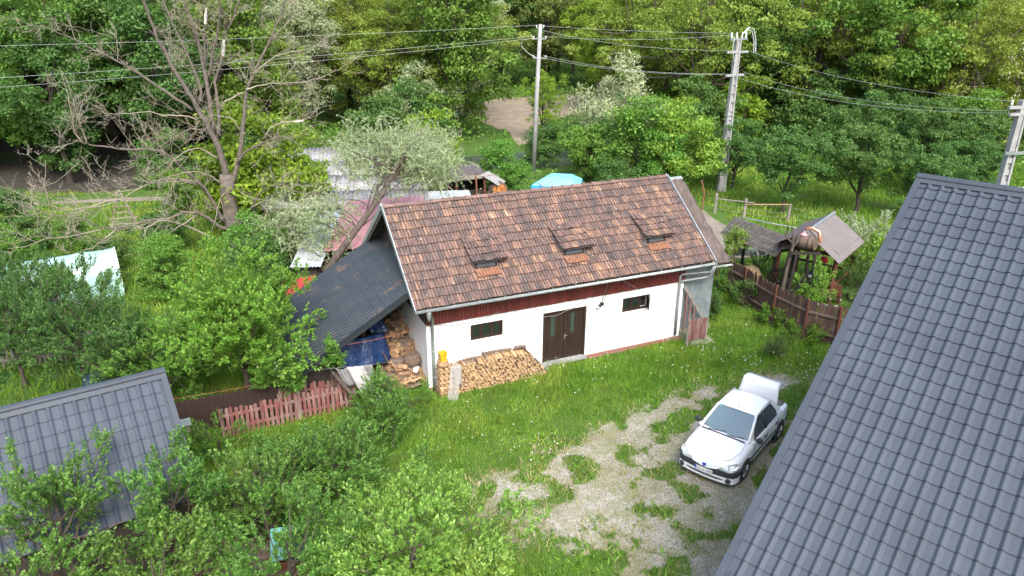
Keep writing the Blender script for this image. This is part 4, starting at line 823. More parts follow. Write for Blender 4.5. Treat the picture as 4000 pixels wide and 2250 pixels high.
for q in range(7):
    p0 = HW(-0.75 + q * 0.105, 0.42 + 0.02 * q, 0.34 + 0.02 * (q % 3)); 
    o = inst('firewood_log', LG[5]); o.location = p0; o.rotation_euler = (Matrix.Rotation(HA - 0.35 + 0.05 * q, 4, 'Z') @ Matrix.Rotation(-0.42, 4, 'X')).to_euler(); o.scale = (0.075, 1.15, 0.05)
    tag(o, 'pale log leaning at the front edge of the lean-to heap', 'log', 'leaning logs at heap front')
for q in range(5):
    tag(MB().beam(HW(-1.55 + q * 0.13, 0.55, 0.03), HW(-1.25 + q * 0.14, 1.25, 0.06 + 0.012 * q), 0.12, 0.025).build('floor_board', M['grey_wood']), 'grey board lying on the ground before the log heap', 'board', 'boards on the ground under the lean-to')
tag(MB().lathe([(0.30, 0.0), (0.33, 0.12), (0.28, 0.30), (0.22, 0.36)], 14, HW(-0.32, 0.85, 0.80)).build('woven_basket', M['barrel']), 'brown woven basket on the log heap by the gable wall', 'basket')
tag(MB().beam(HW(-0.02 - 0.2, 0.62, 0.78), HW(-0.35, 0.55, 0.60), 0.22, 0.03).build('white_board', M['white_paint']), 'small white board stuck in the log heap', 'board')
for q, (a, b, lb) in enumerate((((-1.75, 2.0, 1.55), (-1.60, 2.05, 2.0), 'short dark plank leaning over the blue tarp'), ((-1.05, 1.35, 0.7), (-1.22, 1.30, 1.15), 'brown plank standing at right edge of blue tarp'), ((-2.0, 2.3, 2.02), (-1.3, 2.3, 2.12), 'plank lying along the blue tarp top'))):
    tag(MB().beam(HW(*a), HW(*b), 0.11, 0.035).build('plank', M['barrel']), lb, 'plank')
tag(drape('tarpaulin', M['blue_tarp'], HW(-2.95, 1.05, 1.98), HW(-1.05, 1.75, 1.72) - HW(-2.95, 1.05, 1.98), HW(-2.75, 0.72, 1.02) - HW(-2.95, 1.05, 1.98), 22, 12, 0.035, 6, 4), 'dark blue tarpaulin hung under the lean-to roof', 'tarpaulin')
tag(drape('tarpaulin', M['blue_tarp'], HW(-1.65, 2.6, 2.55), HW(-1.0, 2.7, 2.45) - HW(-1.65, 2.6, 2.55), HW(-1.5, 1.9, 1.70) - HW(-1.65, 2.6, 2.55), 10, 8, 0.04, 9, 3), 'upper piece of blue tarpaulin deep under the lean-to', 'tarpaulin')
# washing line and cloths before the lean-to
tag(MB().tube([HW(-3.95, -0.30, 1.86), HW(-2.9, -0.30, 1.76), HW(-2.0, -0.30, 1.66), HW(-1.0, -0.30, 1.62), HW(0.10, -0.12, 1.66)], 0.005, 5).build('washing_line', M['cable']), 'grey washing line tied to the rain pipe', 'line')
tag(MB().tube([HW(-2.95, 0.2, 2.28), HW(-1.8, 0.2, 2.27), HW(-0.53, 0.2, 2.37), HW(0.0, -0.01, 2.53)], 0.006, 5).build('washing_line', M['red_cord']), 'red cord stretched across the lean-to front', 'cord')
tag(drape('cloth', M['grey_cloth'], HW(-3.18, -0.31, 1.80), HW(-2.72, -0.31, 1.74) - HW(-3.18, -0.31, 1.80), HW(-2.85, -0.28, 1.05) - HW(-3.18, -0.31, 1.80), 12, 12, 0.05, 3, 5, 0.08), 'grey cloth with deep folds hanging left on washing line', 'cloth')
tag(drape('cloth', M['white_cloth'], HW(-2.82, -0.36, 1.77), HW(-2.30, -0.36, 1.70) - HW(-2.82, -0.36, 1.77), HW(-2.42, -0.36, 0.72) - HW(-2.82, -0.36, 1.77), 12, 14, 0.035, 4, 4), 'dirty white cloth hanging in the middle of washing line', 'cloth')
tag(drape('cloth', M['grey_cloth'], HW(-2.32, -0.32, 1.70), HW(-1.98, -0.32, 1.66) - HW(-2.32, -0.32, 1.70), HW(-2.30, -0.30, 0.80) - HW(-2.32, -0.32, 1.70), 10, 12, 0.05, 5, 6), 'grey cloth hanging right on washing line', 'cloth')
tag(MB().tube([HW(-3.25, -0.22, 1.62), HW(-3.0, -0.3, 1.2), HW(-2.70, -0.42, 0.74), HW(-2.55, -0.5, 0.05)], [0.05, 0.06, 0.075, 0.09], 7).build('leaning_pole', M['bark']), 'crooked wooden pole leaning below the washing line', 'pole')
rb = MB().lathe([(0.16, 0), (0.21, 0.20), (0.20, 0.21)], 12, HW(-1.72, 0.15, 0.55)); tag(rb.build('basin', M['red_cloth']), 'red plastic basin beside hanging cloths', 'basin')

# ------------------------------------------------------------------ fences
def pick_mesh(name, w, h, t, m, tip='round'):
    top = [(-w / 2, h - w * 0.45)] + ([(-w * 0.3, h - w * 0.1), (0, h), (w * 0.3, h - w * 0.1)] if tip == 'round' else [(0, h)] if tip == 'point' else []) + [(w / 2, h - w * 0.45)]
    poly = [(w / 2, -t / 2, 0), ] + [(x, -t / 2, z) for x, z in reversed(top)] + [(-w / 2, -t / 2, 0)]
    return MB().prism(poly, (0, t, 0)).mesh(name, m)
def run(fence, pts, step, meshes, r, base=0.0, tilt=0.03, yoff=0.0, name='picket', zr=0.03):
    pts = [np.array(p, float) for p in pts]
    for a, b in zip(pts[:-1], pts[1:]):
        L = np.linalg.norm(b - a); n = max(1, int(L / step)); ang = math.atan2(b[1] - a[1], b[0] - a[0])
        for i in range(n):
            p = a + (b - a) * (i + 0.5) / n; nx_, ny_ = math.sin(ang), -math.cos(ang)
            o = inst(name, r.choice(meshes), fence, loc=(p[0] + nx_ * yoff, p[1] + ny_ * yoff, base + r.uniform(-zr, zr))); o.rotation_euler = (r.uniform(-tilt, tilt), r.uniform(-tilt, tilt), ang)
r = random.Random(8)
pk = [pick_mesh('picket', 0.095, 1.02, 0.02, M['pink_paint']), pick_mesh('picket_b', 0.10, 0.97, 0.02, M['pink_paint'])]
pf = thing('picket_fence', 'faded red picket fence in front of the brown corrugated fence', 'fence')
FA, FB = (-8.95, 19.35), (-5.10, 21.20)
run(pf, [FA, FB], 0.145, pk, r, 0.02, 0.03, 0.03)
for z_ in (0.30, 0.75): MB().beam((FA[0], FA[1], z_), (FB[0], FB[1], z_), 0.045, 0.08).build('rail', M['pink_paint'], pf)
for t_ in (0.02, 0.5, 0.98): x_, y_ = FA[0] + (FB[0] - FA[0]) * t_ - 0.03, FA[1] + (FB[1] - FA[1]) * t_ + 0.07; MB().bb(x_ - .04, x_ + .04, y_ - .04, y_ + .04, 0, 0.95).build('post', M['grey_wood'], pf)
gm = pick_mesh('picket_grey', 0.095, 1.05, 0.02, M['grey_wood']); o = inst('picket', gm, pf, loc=(-6.80, 20.34, 0.05)); o.rotation_euler = (0, 0.05, 0.42); o['label'] = 'unpainted pale grey picket'
for q, (dx, dy, dz, lb, a0, a1) in enumerate(((-0.12, 0.36, 0.10, 'loose red fence panel leaning behind right half of picket fence', 0.42, 0.90), (-0.16, 0.62, 0.16, 'rearmost loose fence panel next to the black boards', 0.50, 0.88), (-0.2, 0.85, 0.18, 'short faded panel furthest back behind the picket fence', 0.58, 0.84))):
    f2_ = thing('fence_panel', lb, 'fence panel'); A = np.array(FA) + (np.array(FB) - np.array(FA)) * a0 + np.array([dx, dy]); B = np.array(FA) + (np.array(FB) - np.array(FA)) * a1 + np.array([dx, dy])
    run(f2_, [A, B], 0.13, pk, r, dz, 0.04, 0.03); MB().beam((A[0], A[1], dz + .3), (B[0], B[1], dz + .3), .04, .07).build('rail', M['pink_paint'], f2_); MB().beam((A[0], A[1], dz + .75), (B[0], B[1], dz + .75), .04, .07).build('rail', M['pink_paint'], f2_)
    MB().bb(A[0] - .04, A[0] + .04, A[1] + .03, A[1] + .11, 0, dz + .8).build('post', M['grey_wood'], f2_); MB().bb(B[0] - .04, B[0] + .04, B[1] + .03, B[1] + .11, 0, dz + .8).build('post', M['grey_wood'], f2_)
# brown corrugated fence behind it
def corrugated(name, A, B, z0, z1, pitch, amp, m, parent, t=0.004):
    A = np.array(A, float); B = np.array(B, float); L = np.linalg.norm(B[:2] - A[:2]); n = max(2, int(L / pitch * 4)); d = (B - A) / n; nn = np.array([-d[1], d[0]]); nn /= np.linalg.norm(nn); vs = []
    for i in range(n + 1):
        p = A + d * i; k = amp * math.sin(i * math.pi / 2 + 0.4); vs += [(p[0] + nn[0] * k, p[1] + nn[1] * k, z0), (p[0] + nn[0] * k, p[1] + nn[1] * k, z1 + 0.02 * math.sin(i * math.pi / 2))]
    return MB().add(vs, [(2 * i, 2 * i + 2, 2 * i + 3, 2 * i + 1) for i in range(n)]).build(name, m, parent, True)
cf = thing('corrugated_fence', 'dark brown corrugated metal fence behind the red pickets', 'fence')
CA, CB = np.array([-10.4, 19.35]), np.array([-6.3, 21.10])
for i in range(4):
    a = CA + (CB - CA) * i / 4 + np.array([0, 0.012 * (i % 2)]); b = CA + (CB - CA) * (i + 1) / 4 + np.array([0, 0.012 * (i % 2)]); corrugated('sheet', a, b, 0.02, 1.22, 0.21, 0.028, M['brown_metal'], cf)
for i in range(5): p = CA + (CB - CA) * i / 4; MB().bb(p[0] - .03, p[0] + .03, p[1] + .06, p[1] + .12, 0, 1.2).build('post', M['black_timber'], cf)
MB().beam((CA[0], CA[1] + .05, 0.9), (CB[0], CB[1] + .05, 0.9), 0.03, 0.06).build('rail', M['black_timber'], cf)
tag(MB().tube([(CA[0], CA[1] - .02, 1.36), (-8.6, 20.1, 1.32), (CB[0], CB[1], 1.42)], 0.005, 5).build('washing_line', M['red_cord']), 'thin red cord above the brown corrugated fence', 'cord')
mb_ = thing('letter_box', 'small grey-green metal box on the garden shed corner', 'box', (-9.55, 18.25, 0.95), 0.5)
MB().bb(-.2, .2, -.14, .14, 0, .24).build('box_body', M['concrete_moss'], mb_); MB().prism([(-.25, -.18, .241), (.25, -.18, .241), (.25, .18, .29), (-.25, .18, .29)], (0, 0, 0.02)).build('lid', M['pipe'], mb_); MB().bb(-.04, .04, -.04, .04, -.95, -.002).build('post', M['grey_wood'], mb_)
# brown plank fence on the right
plk = [MB().prism([(-.057, -.012, 0), (.057, -.012, 0), (.057, -.012, h), (0.01, -.012, h + .05), (-.057, -.012, h - .01)], (0, .024, 0)).mesh('plank', M['brown_fence']) for h in (1.56, 1.62, 1.66)]
fp = thing('plank_fence', 'tall brown plank fence between the yard and the garden', 'fence')
PP = [(9.05, 33.4), (9.68, 32.0), (10.38, 30.2), (11.04, 28.2), (11.75, 26.75), (12.70, 26.05), (15.5, 25.2)]
run(fp, PP, 0.117, plk, r, 0.02, 0.02, 0.03, 'plank')
for a, b in zip(PP[:-1], PP[1:]):
    ang = math.atan2(b[1] - a[1], b[0] - a[0]); ox, oy = math.sin(ang) * 0.065, -math.cos(ang) * 0.065
    for z_ in (0.42, 1.2): MB().beam((a[0] + ox, a[1] + oy, z_), (b[0] + ox, b[1] + oy, z_), 0.045, 0.085).build('rail', M['brown_rail'], fp)
    MB().bb(a[0] + ox * 2.2 - .035, a[0] + ox * 2.2 + .035, a[1] + oy * 2.2 - .035, a[1] + oy * 2.2 + .035, 0, 1.74).build('post', M['red_timber'], fp)
# old grey fence on the left
fl = thing('old_picket_fence', 'old grey picket fence under trees behind the garden shed', 'fence')
gp = [MB().prism([(-.045, -.01, 0), (.045, -.01, 0), (.04, -.01, h), (-.045, -.01, h + .03)], (0, .02, 0)).mesh('old_picket', M['grey_wood']) for h in (1.0, 1.08)]
LP = [(-21.5, 22.6), (-18.9, 23.6), (-16.3, 24.4), (-14.3, 25.4)]
run(fl, LP, 0.17, gp, r, 0.0, 0.05, 0.03)
for a, b in zip(LP[:-1], LP[1:]):
    for z_ in (0.3, 0.85): MB().beam((a[0], a[1], z_), (b[0], b[1], z_), 0.05, 0.08).build('rail', M['grey_wood'], fl)
# wire fence by the orchard
wf = thing('wire_fence', 'sagging wire fence on wooden posts beside the orchard lawn', 'fence')
WP = [(12.66, 44.6), (14.2, 43.6), (16.54, 42.6), (18.5, 41.2)]
for i, (x_, y_) in enumerate(WP): MB().tube([(x_, y_, 0), (x_ + 0.03, y_, 1.25 - 0.05 * i)], [0.09, 0.075], 7).build('post', M['grey_wood'], wf)
for a, b in zip(WP[:-1], WP[1:]):
    for z_ in (0.3, 0.6, 0.95): MB().tube([(a[0], a[1], z_), ((a[0] + b[0]) / 2, (a[1] + b[1]) / 2, z_ - 0.06), (b[0], b[1], z_)], 0.008, 4).build('wire', M['cable'], wf)
MB().tube([(12.7, 44.4, 0.95), (14.6, 43.2, 1.05)], 0.035, 6).build('rail', M['grey_wood'], wf); MB().tube([(14.2, 43.5, 0.85), (16.5, 42.5, 1.15)], 0.04, 6).build('rail', M['wood_end'], wf)
rp = MB().tube([(11.45, 43.2, 0), (11.5, 43.1, 1.6), (11.25, 43.1, 2.45)], 0.045, 8); tag(rp.build('bent_post', M['rust']), 'bent rusty iron post behind the annex roof', 'post')
hr = thing('pipe_railing', 'thin steel pipe railing behind the plank roof shelter', 'railing')
MB().tube([(12.6, 39.2, 1.35), (13.9, 37.9, 1.38), (16.4, 36.3, 1.35)], 0.03, 6).build('rail', M['steel'], hr)
for x_, y_ in ((12.65, 39.15), (14.6, 37.4), (16.3, 36.35)): MB().tube([(x_, y_, 0), (x_, y_, 1.4)], 0.03, 6).build('post', M['black_timber'], hr)

# ------------------------------------------------------------------ garden pavilion with barrel, plank roof shelter
gz = thing('garden_pavilion', 'open timber pavilion with ribbed maroon gable roof', 'pavilion')
A0, A1 = np.array([12.75, 30.43, 3.32]), np.array([15.0, 33.23, 3.32])
rd = (A1 - A0) / np.linalg.norm(A1 - A0); pd = np.array([rd[1], -rd[0], 0.0])
def ribbed(name, a, b, down, pitch, amp, m, parent, t=0.02, smooth=False):
    """sheet between ridge line a-b and a lower edge given by vector down; ribs run down the slope"""
    a = np.array(a, float); b = np.array(b, float); down = np.array(down, float); L = np.linalg.norm(b - a); n = max(2, int(L / pitch) * 4); ex = (b - a) / n
    nn = np.cross(ex, down); nn /= np.linalg.norm(nn); nn = nn if nn[2] > 0 else -nn; vs = []
    for i in range(n + 1):
        k = amp * (1 if i % 4 in (1, 2) else -1); p = a + ex * i + nn * k; vs += [p, p + down * 0.5, p + down]
    m_ = len(vs); vs += [v - nn * t for v in vs]; fs = []
    for i in range(n):
        o = 3 * i; fs += [(o, o + 1, o + 4, o + 3), (o + 1, o + 2, o + 5, o + 4), (m_ + o, m_ + o + 3, m_ + o + 4, m_ + o + 1), (m_ + o + 1, m_ + o + 4, m_ + o + 5, m_ + o + 2), (o + 2, m_ + o + 2, m_ + o + 5, o + 5), (o, o + 3, m_ + o + 3, m_ + o)]
    fs += [(0, m_, m_ + 1, 1), (1, m_ + 1, m_ + 2, 2)]; e_ = 3 * n; fs += [(e_, e_ + 1, m_ + e_ + 1, m_ + e_), (e_ + 1, e_ + 2, m_ + e_ + 2, m_ + e_ + 1)]
    return MB().add(vs, fs).build(name, m, parent, smooth)
for sg in (1, -1):
    dn = pd * sg * 1.55 + np.array([0, 0, -1.08]) if sg == 1 else pd * sg * 1.25 + np.array([0, 0, -0.72])
    ribbed('roof_slope', A0 - rd * 0.1, A1 + rd * 0.15, dn, 0.14, 0.012, M['maroon_metal'], gz)
MB().tube([A0 - rd * 0.1 + np.array([0, 0, .02]), A1 + rd * 0.15 + np.array([0, 0, .02])], 0.07, 8).build('ridge_cap', M['steel'], gz)
cs = []
for u in (0.15, 0.95):
    for sg in (1, -1):
        p = A0 + rd * 3.55 * u + pd * sg * 1.25; cs.append(p); MB().bb(p[0] - .07, p[0] + .07, p[1] - .07, p[1] + .07, 0, 2.42).build('post', M['red_timber'], gz)
for a, b in ((0, 2), (1, 3), (0, 1), (2, 3)): MB().beam((*cs[a][:2], 2.35), (*cs[b][:2], 2.35), 0.10, 0.14).build('tie_beam', M['red_timber'], gz)
for a, b in ((0, 2), (1, 3), (2, 3)):
    MB().beam((*cs[a][:2], 0.85), (*cs[b][:2], 0.85), 0.06, 0.10).build('rail', M['red_timber'], gz)
    m0 = (cs[a] + cs[b]) / 2; MB().beam((*cs[a][:2], 1.7), (*(cs[a] + (cs[b] - cs[a]) * 0.25)[:2], 2.3), 0.07, 0.09).build('brace', M['red_timber'], gz); MB().beam((*cs[b][:2], 1.7), (*(cs[b] + (cs[a] - cs[b]) * 0.25)[:2], 2.3), 0.07, 0.09).build('brace', M['red_timber'], gz)
kp = (cs[0] + cs[1]) / 2; MB().bb(kp[0] - .05, kp[0] + .05, kp[1] - .05, kp[1] + .05, 2.4, 3.2).build('king_post', M['red_timber'], gz)
for sg in (0, 1): MB().beam((*cs[sg][:2], 2.42), (kp[0], kp[1], 3.2), 0.06, 0.10).build('rafter', M['black_timber'], gz)
tb = thing('garden_table', 'black table with cloth under the maroon pavilion roof', 'table', (13.9, 31.6, 0), math.atan2(rd[1], rd[0]))
MB().bb(-.8, .8, -.4, .4, .72, .78).build('table_top', M['black_timber'], tb)
for sx in (-.7, .7):
    for sy in (-.32, .32): MB().bb(sx - .04, sx + .04, sy - .04, sy + .04, 0, .72).build('leg', M['black_timber'], tb)
for q, (x_, y_, sc_) in enumerate(((13.65, 31.5, .10), (14.0, 31.75, .08))):
    tag(MB().lathe([(sc_ * .6, 0), (sc_, sc_ * .9), (sc_ * .9, sc_)], 10, (x_, y_, .785)).build('bowl', M['white_paint']), ('larger' if q == 0 else 'smaller') + ' white bowl on the black garden table', 'bowl')
bn = thing('garden_bench', 'dark wooden bench with backrest at front of the pavilion', 'bench', (14.15, 30.55, 0), math.atan2(rd[1], rd[0]) + 1.57)
MB().bb(-.6, .6, -.2, .2, .42, .47).build('seat', M['red_timber'], bn); MB().bb(-.6, .6, .17, .21, .55, .95).build('backrest', M['red_timber'], bn)
for sx in (-.52, .52): MB().bb(sx - .04, sx + .04, -.18, .18, 0, .42).build('leg', M['red_timber'], bn); MB().bb(sx - .03, sx + .03, .15, .17, .42, .95).build('leg', M['red_timber'], bn)
tag(MB().lathe([(.02, 0), (.16, .05), (.19, .16), (.12, .28), (.02, .30)], 12, (14.35, 31.9, 1.35)).build('lantern', M['red_cloth']), 'round red lantern hanging in the pavilion', 'lantern')
# timber press frame with barrel
pr = thing('barrel_stand', 'dark timber frame carrying a wooden barrel beside plank roof', 'stand')
bx, by = 12.5, 29.97
for dx, dy in ((-.35, -.25), (.45, -.2), (-.35, .45), (.45, .5)): MB().tube([(bx + dx * 1.5, by + dy * 1.4, 0), (bx + dx, by + dy, 2.52)], 0.07, 7).build('leg', M['black_timber'], pr)
for dy in (-.22, .47): MB().beam((bx - .6, by + dy, 2.57), (bx + .65, by + dy, 2.57), .10, .12).build('crossbar', M['black_timber'], pr)
MB().tube([(bx - .5, by - .4, .9), (bx + .6, by - .35, 1.0)], .05, 6).build('crossbar', M['black_timber'], pr); MB().tube([(bx - .55, by - .45, .3), (bx + .1, by - .4, 1.6)], .05, 6).build('brace', M['black_timber'], pr)
def barrel(name, label, c, ax, L, rad, m_st, m_end):
    b = thing(name, label, 'barrel'); a = np.array(ax, float) / np.linalg.norm(ax); c = np.array(c, float)
    prof = [(rad * (0.84 + 0.16 * math.sin(math.pi * t_)), -L / 2 + L * t_) for t_ in np.linspace(0, 1, 9)]
    MB().lathe(prof, 18, c, axis=a).build('staves', m_st, b, False)
    for t_ in (0.06, 0.30, 0.70, 0.94):
        rr = rad * (0.84 + 0.16 * math.sin(math.pi * t_)) + 0.008; MB().lathe([(rr, -L / 2 + L * t_ - .025), (rr, -L / 2 + L * t_ + .025)], 18, c, axis=a, cap=True).build('hoop', M['steel_hoop'], b)
    u = np.cross(a, [0, 0, 1.0]); u /= np.linalg.norm(u); v_ = np.cross(u, a)
    for sg in (1, -1):
        for i in range(6):
            x0, x1 = -0.80 + i * 0.267, -0.80 + (i + 1) * 0.267 - 0.02; rr = rad * 0.84 * 0.98
            h = lambda x: math.sqrt(max(0.02, 1 - x * x)) * rr * 0.97; q = c + a * sg * (L / 2 - 0.01)
            MB().prism([q + u * x0 * rr - v_ * h(x0), q + u * x1 * rr - v_ * h(x1), q + u * x1 * rr + v_ * h(x1), q + u * x0 * rr + v_ * h(x0)], a * sg * 0.03).build('end_board', m_end, b)
    return b
barrel('wooden_barrel', 'old brown barrel lying on the timber frame by the pavilion', (bx + .1, by + .1, 2.97), (0.75, -0.65, 0), 0.85, 0.34, M['barrel'], M['barrel'])
tag(MB().lathe([(0.16, 0), (0.05, 0.10), (0.03, 0.16)], 10, (bx - .02, by + .12, 3.29)).build('funnel', M['pink_roof']), 'faded red funnel on top of the old barrel', 'funnel')
cp = [(bx + .15, by + .5, 3.42), (bx + .42, by + .4, 3.5), (bx + .66, by + .25, 3.38), (bx + .74, by + .17, 3.05), (bx + .72, by + .15, 2.62)]
tag(MB().tube(cp, [.085, .085, .085, .08, .075], 10).build('copper_pipe', M['copper'], None, True), 'bent copper pipe arching beside the old barrel', 'pipe')
db = MB(); db.tube([(11.75, 29.75, 0.0), (11.9, 29.9, 1.6), (12.05, 30.05, 2.7), (11.98, 29.95, 3.25), (11.85, 30.0, 3.75)], [.09, .08, .07, .05, .02], 7); db.tube([(12.05, 30.05, 2.7), (12.2, 29.98, 3.05), (12.24, 29.98, 3.4)], [.06, .05, .02], 6); db.tube([(12.0, 30.0, 2.95), (11.72, 30.1, 3.2), (11.62, 30.1, 3.45)], [.05, .04, .02], 6)
tag(db.build('gnarled_trunk', M['bark']), 'gnarled bare trunk standing at plank roof corner', 'trunk')
ps = thing('plank_roof_shelter', 'shelter with long roof of overlapping grey planks', 'shelter')
Q0, Q1 = np.array([10.98, 34.99, 2.62]), np.array([12.61, 31.62, 2.62]); qd = (Q1 - Q0) / np.linalg.norm(Q1 - Q0); qp = np.array([qd[1], -qd[0], 0]); qp = qp if qp[0] < 0 else -qp
for i in range(9):
    a = Q0 + qp * (0.09 * i) + np.array([0, 0, -0.085 * i]); b = Q1 + qp * (0.09 * i) + np.array([0, 0, -0.085 * i]); nn = np.array([qp[0] * .68, qp[1] * .68, .73])
    dn_ = qp * 0.115 + np.array([0, 0, -0.108])
    MB().prism([a, b, b + dn_ + nn * 0.018, a + dn_ + nn * 0.018], nn * 0.022).build('plank', M['shingle'], ps)
for i in range(5):
    a = Q0 - qp * (0.16 * i) + np.array([0, 0, -0.13 * i]); b = Q1 - qp * (0.16 * i) + np.array([0, 0, -0.13 * i]); nn = np.array([-qp[0] * .63, -qp[1] * .63, .77])
    MB().prism([a, b, b - qp * 0.18 + np.array([0, 0, -.135]), a - qp * 0.18 + np.array([0, 0, -.135])], nn * 0.022).build('plank', M['shingle'], ps)
for p in (Q0 + qd * 0.3, Q1 - qd * 0.3):
    for sg in (0.55, -0.55): pp = p + qp * sg; MB().bb(pp[0] - .06, pp[0] + .06, pp[1] - .06, pp[1] + .06, 0, 2.02).build('post', M['black_timber'], ps)
    MB().beam((p + qp * .75)[:2].tolist() + [1.95], (p - qp * .7)[:2].tolist() + [1.95], .08, .12).build('tie_beam', M['black_timber'], ps)
# wagon wheel leaning below
wh = thing('wagon_wheel', 'dark spoked wagon wheel standing under the plank roof', 'wheel'); wc = np.array([12.15, 31.35, 0.62]); wa = np.array([0.85, 0.5, 0]); wu = np.array([-0.5, 0.86, 0])
ring = [wc + 0.58 * (wu * math.cos(t_) + np.array([0, 0, 1]) * math.sin(t_)) for t_ in np.linspace(0, 2 * math.pi, 21)]; MB().tube(ring, .05, 6).build('rim', M['black_timber'], wh)
for i in range(8): t_ = i * math.pi / 4; MB().beam(wc, wc + 0.56 * (wu * math.cos(t_) + np.array([0, 0, 1]) * math.sin(t_)), .05, .05).build('spoke', M['black_timber'], wh)
MB().lathe([(.10, -.12), (.13, 0), (.10, .12)], 10, wc, axis=(0.85, 0.5, 0)).build('hub', M['black_timber'], wh)
def lump(name, c, rx, ry, rz, m, seed, sub=2, rough=0.25):
    import bmesh
    bm = bmesh.new(); bmesh.ops.create_icosphere(bm, subdivisions=sub, radius=1.0); rr = random.Random(seed); off = rr.uniform(0, 50)
    from mathutils import noise as mn
    for v in bm.verts: k = 1 + rough * mn.noise(v.co * 1.7 + Vector((off, 0, 0))); v.co = Vector((v.co.x * rx * k + c[0], v.co.y * ry * k + c[1], v.co.z * rz * k + c[2]))
    me = bpy.data.meshes.new(name); bm.to_mesh(me); bm.free(); me.materials.append(m); return link(bpy.data.objects.new(name, me))
tag(lump('straw_heap', (11.25, 32.4, 0.45), .55, .9, .5, M['hay'], 3), 'pale straw heap behind the plank fence', 'straw heap')
r = random.Random(31)
for i, (x_, y_) in enumerate(((12.9, 27.3), (13.0, 27.0), (13.15, 27.15), (13.3, 27.4), (13.05, 27.5), (12.6, 27.6), (11.95, 27.9))):
    tag(lump('white_stone', (x_, y_, .16), .17, .14, .14, M['stone'], i, 1), ['pale garden stone in the pile at the fence corner', 'lone pale stone behind the plank fence'][i == 6], 'stone', None if i == 6 else 'pale stones at fence corner')
for i, (x_, y_) in enumerate(((13.5, 30.0), (13.75, 29.9), (14.0, 29.8), (14.3, 29.75), (13.2, 30.2))): tag(lump('border_stone', (x_, y_, .08), .16, .13, .10, M['concrete'], 40 + i, 1), 'grey border stone along the pavilion front', 'stone', 'border stones before the pavilion')
tag(MB().bb(11.2, 13.0, 35.2, 35.25, .5, .85).build('zinc_trough', M['zinc']), 'zinc sheet edge behind the plank roof shelter', 'sheet')
sl_ = thing('string_lights', 'string of small white and yellow bulbs below the pavilion', 'lights'); LP_ = [(12.9, 29.5, .95), (13.3, 29.35, .80), (13.7, 29.2, .72), (14.1, 29.1, .72), (14.5, 29.0, .85)]
MB().tube(LP_, .006, 4).build('wire', M['black_timber'], sl_)
for i, p in enumerate(LP_): MB().lathe([(.01, -.06), (.03, -.03), (.02, 0.0)], 6, p).build('bulb', M['yellow'] if i % 3 == 1 else M['porcelain'], sl_)

# ------------------------------------------------------------------ sheds behind the house
def posts(parent, pts, m, s=0.1):
    for (x_, y_, z_) in pts: MB().bb(x_ - s / 2, x_ + s / 2, y_ - s / 2, y_ + s / 2, 0, z_).build('post', m, parent)
def box_walls(parent, pts, z, m, t=0.08, name='wall'):
    n = len(pts)
    for i in range(n):
        a = np.array([*pts[i], 0.0]); b = np.array([*pts[(i + 1) % n], 0.0]); d = (b - a) / np.linalg.norm(b - a); a2 = a + d * t * 0.6; b2 = b - d * t * 0.6
        MB().beam(a2 + np.array([0, 0, z / 2]), b2 + np.array([0, 0, z / 2]), t, z).build(name, m, parent)
gs = thing('grey_shed', 'long shed under corrugated grey fibre-cement roof behind the willow', 'shed')
G0, G1 = np.array([-15.2, 46.9, 3.3]), np.array([-6.0, 47.9, 3.3]); dn = np.array([1.55, -9.6, -1.15]); nsh = 9
for i in range(nsh):
    a = G0 + (G1 - G0) * i / nsh; b = G0 + (G1 - G0) * (i + 1) / nsh
    for k in range(4): off = dn * (k / 4.0) + np.array([0, 0, 0.03 * (i % 2) - 0.022 * k + 0.06]); ribbed('roof_sheet', a + off, b + off, dn * 0.265, 0.255, 0.03, M['asbestos'], gs, 0.012, True)
box_walls(gs, [(-14.6, 46.5), (-6.4, 47.4), (-5.2, 38.9), (-13.0, 38.0)], 2.1, M['old_dark_wood'])
ps2 = thing('pink_roof_shed', 'shed with faded pink ribbed metal roof behind the gable', 'shed')
for i in range(5):
    a = np.array([-8.70 + i * 0.78, 37.5 + i * 0.24, 2.55]); b = a + np.array([0.78, 0.24, 0]); a[2] += 0.012 * (i % 2); b[2] = a[2]; ribbed('roof_sheet', a, b, (0.25, -6.4, -0.55), 0.22, 0.014, M['pink_roof'], ps2, 0.01)
box_walls(ps2, [(-8.4, 37.2), (-5.0, 38.1), (-4.7, 31.6), (-8.1, 31.3)], 1.9, M['old_dark_wood'])
ws = thing('pale_sheet_shed', 'low shed with pale metal sheet roof beside the pink roof', 'shed')
for i in range(2):
    a = np.array([-10.05 + i * 0.66, 36.4 + i * 0.05, 2.35 + 0.012 * (i % 2)]); ribbed('roof_sheet', a, a + np.array([0.66, 0.05, 0]), (0.45, -6.7, -0.6), 0.16, 0.012, M['pale_sheet'], ws, 0.01)
box_walls(ws, [(-9.85, 36.2), (-8.85, 36.3), (-8.5, 30.2), (-9.4, 30.0)], 1.7, M['old_dark_wood'])
w2 = thing('white_roof_lean_to', 'white corrugated sheet roof seen just above the ridge tiles', 'shed')
for i in range(5):
    a = np.array([-5.6 + i * 0.62, 40.6 + i * 0.10, 2.25 + 0.012 * (i % 2)]); ribbed('roof_sheet', a, a + np.array([0.62, 0.10, 0]), (0.55, -2.6, -0.35), 0.13, 0.014, M['pale_sheet'], w2, 0.01)
posts(w2, [(-5.4, 40.3, 2.1), (-2.7, 40.8, 2.1), (-5.0, 38.3, 1.8), (-2.3, 38.6, 1.8)], M['grey_wood'])
rs = thing('red_sheet_hutch', 'small red corrugated hutch beside the lean-to under trees', 'hutch')
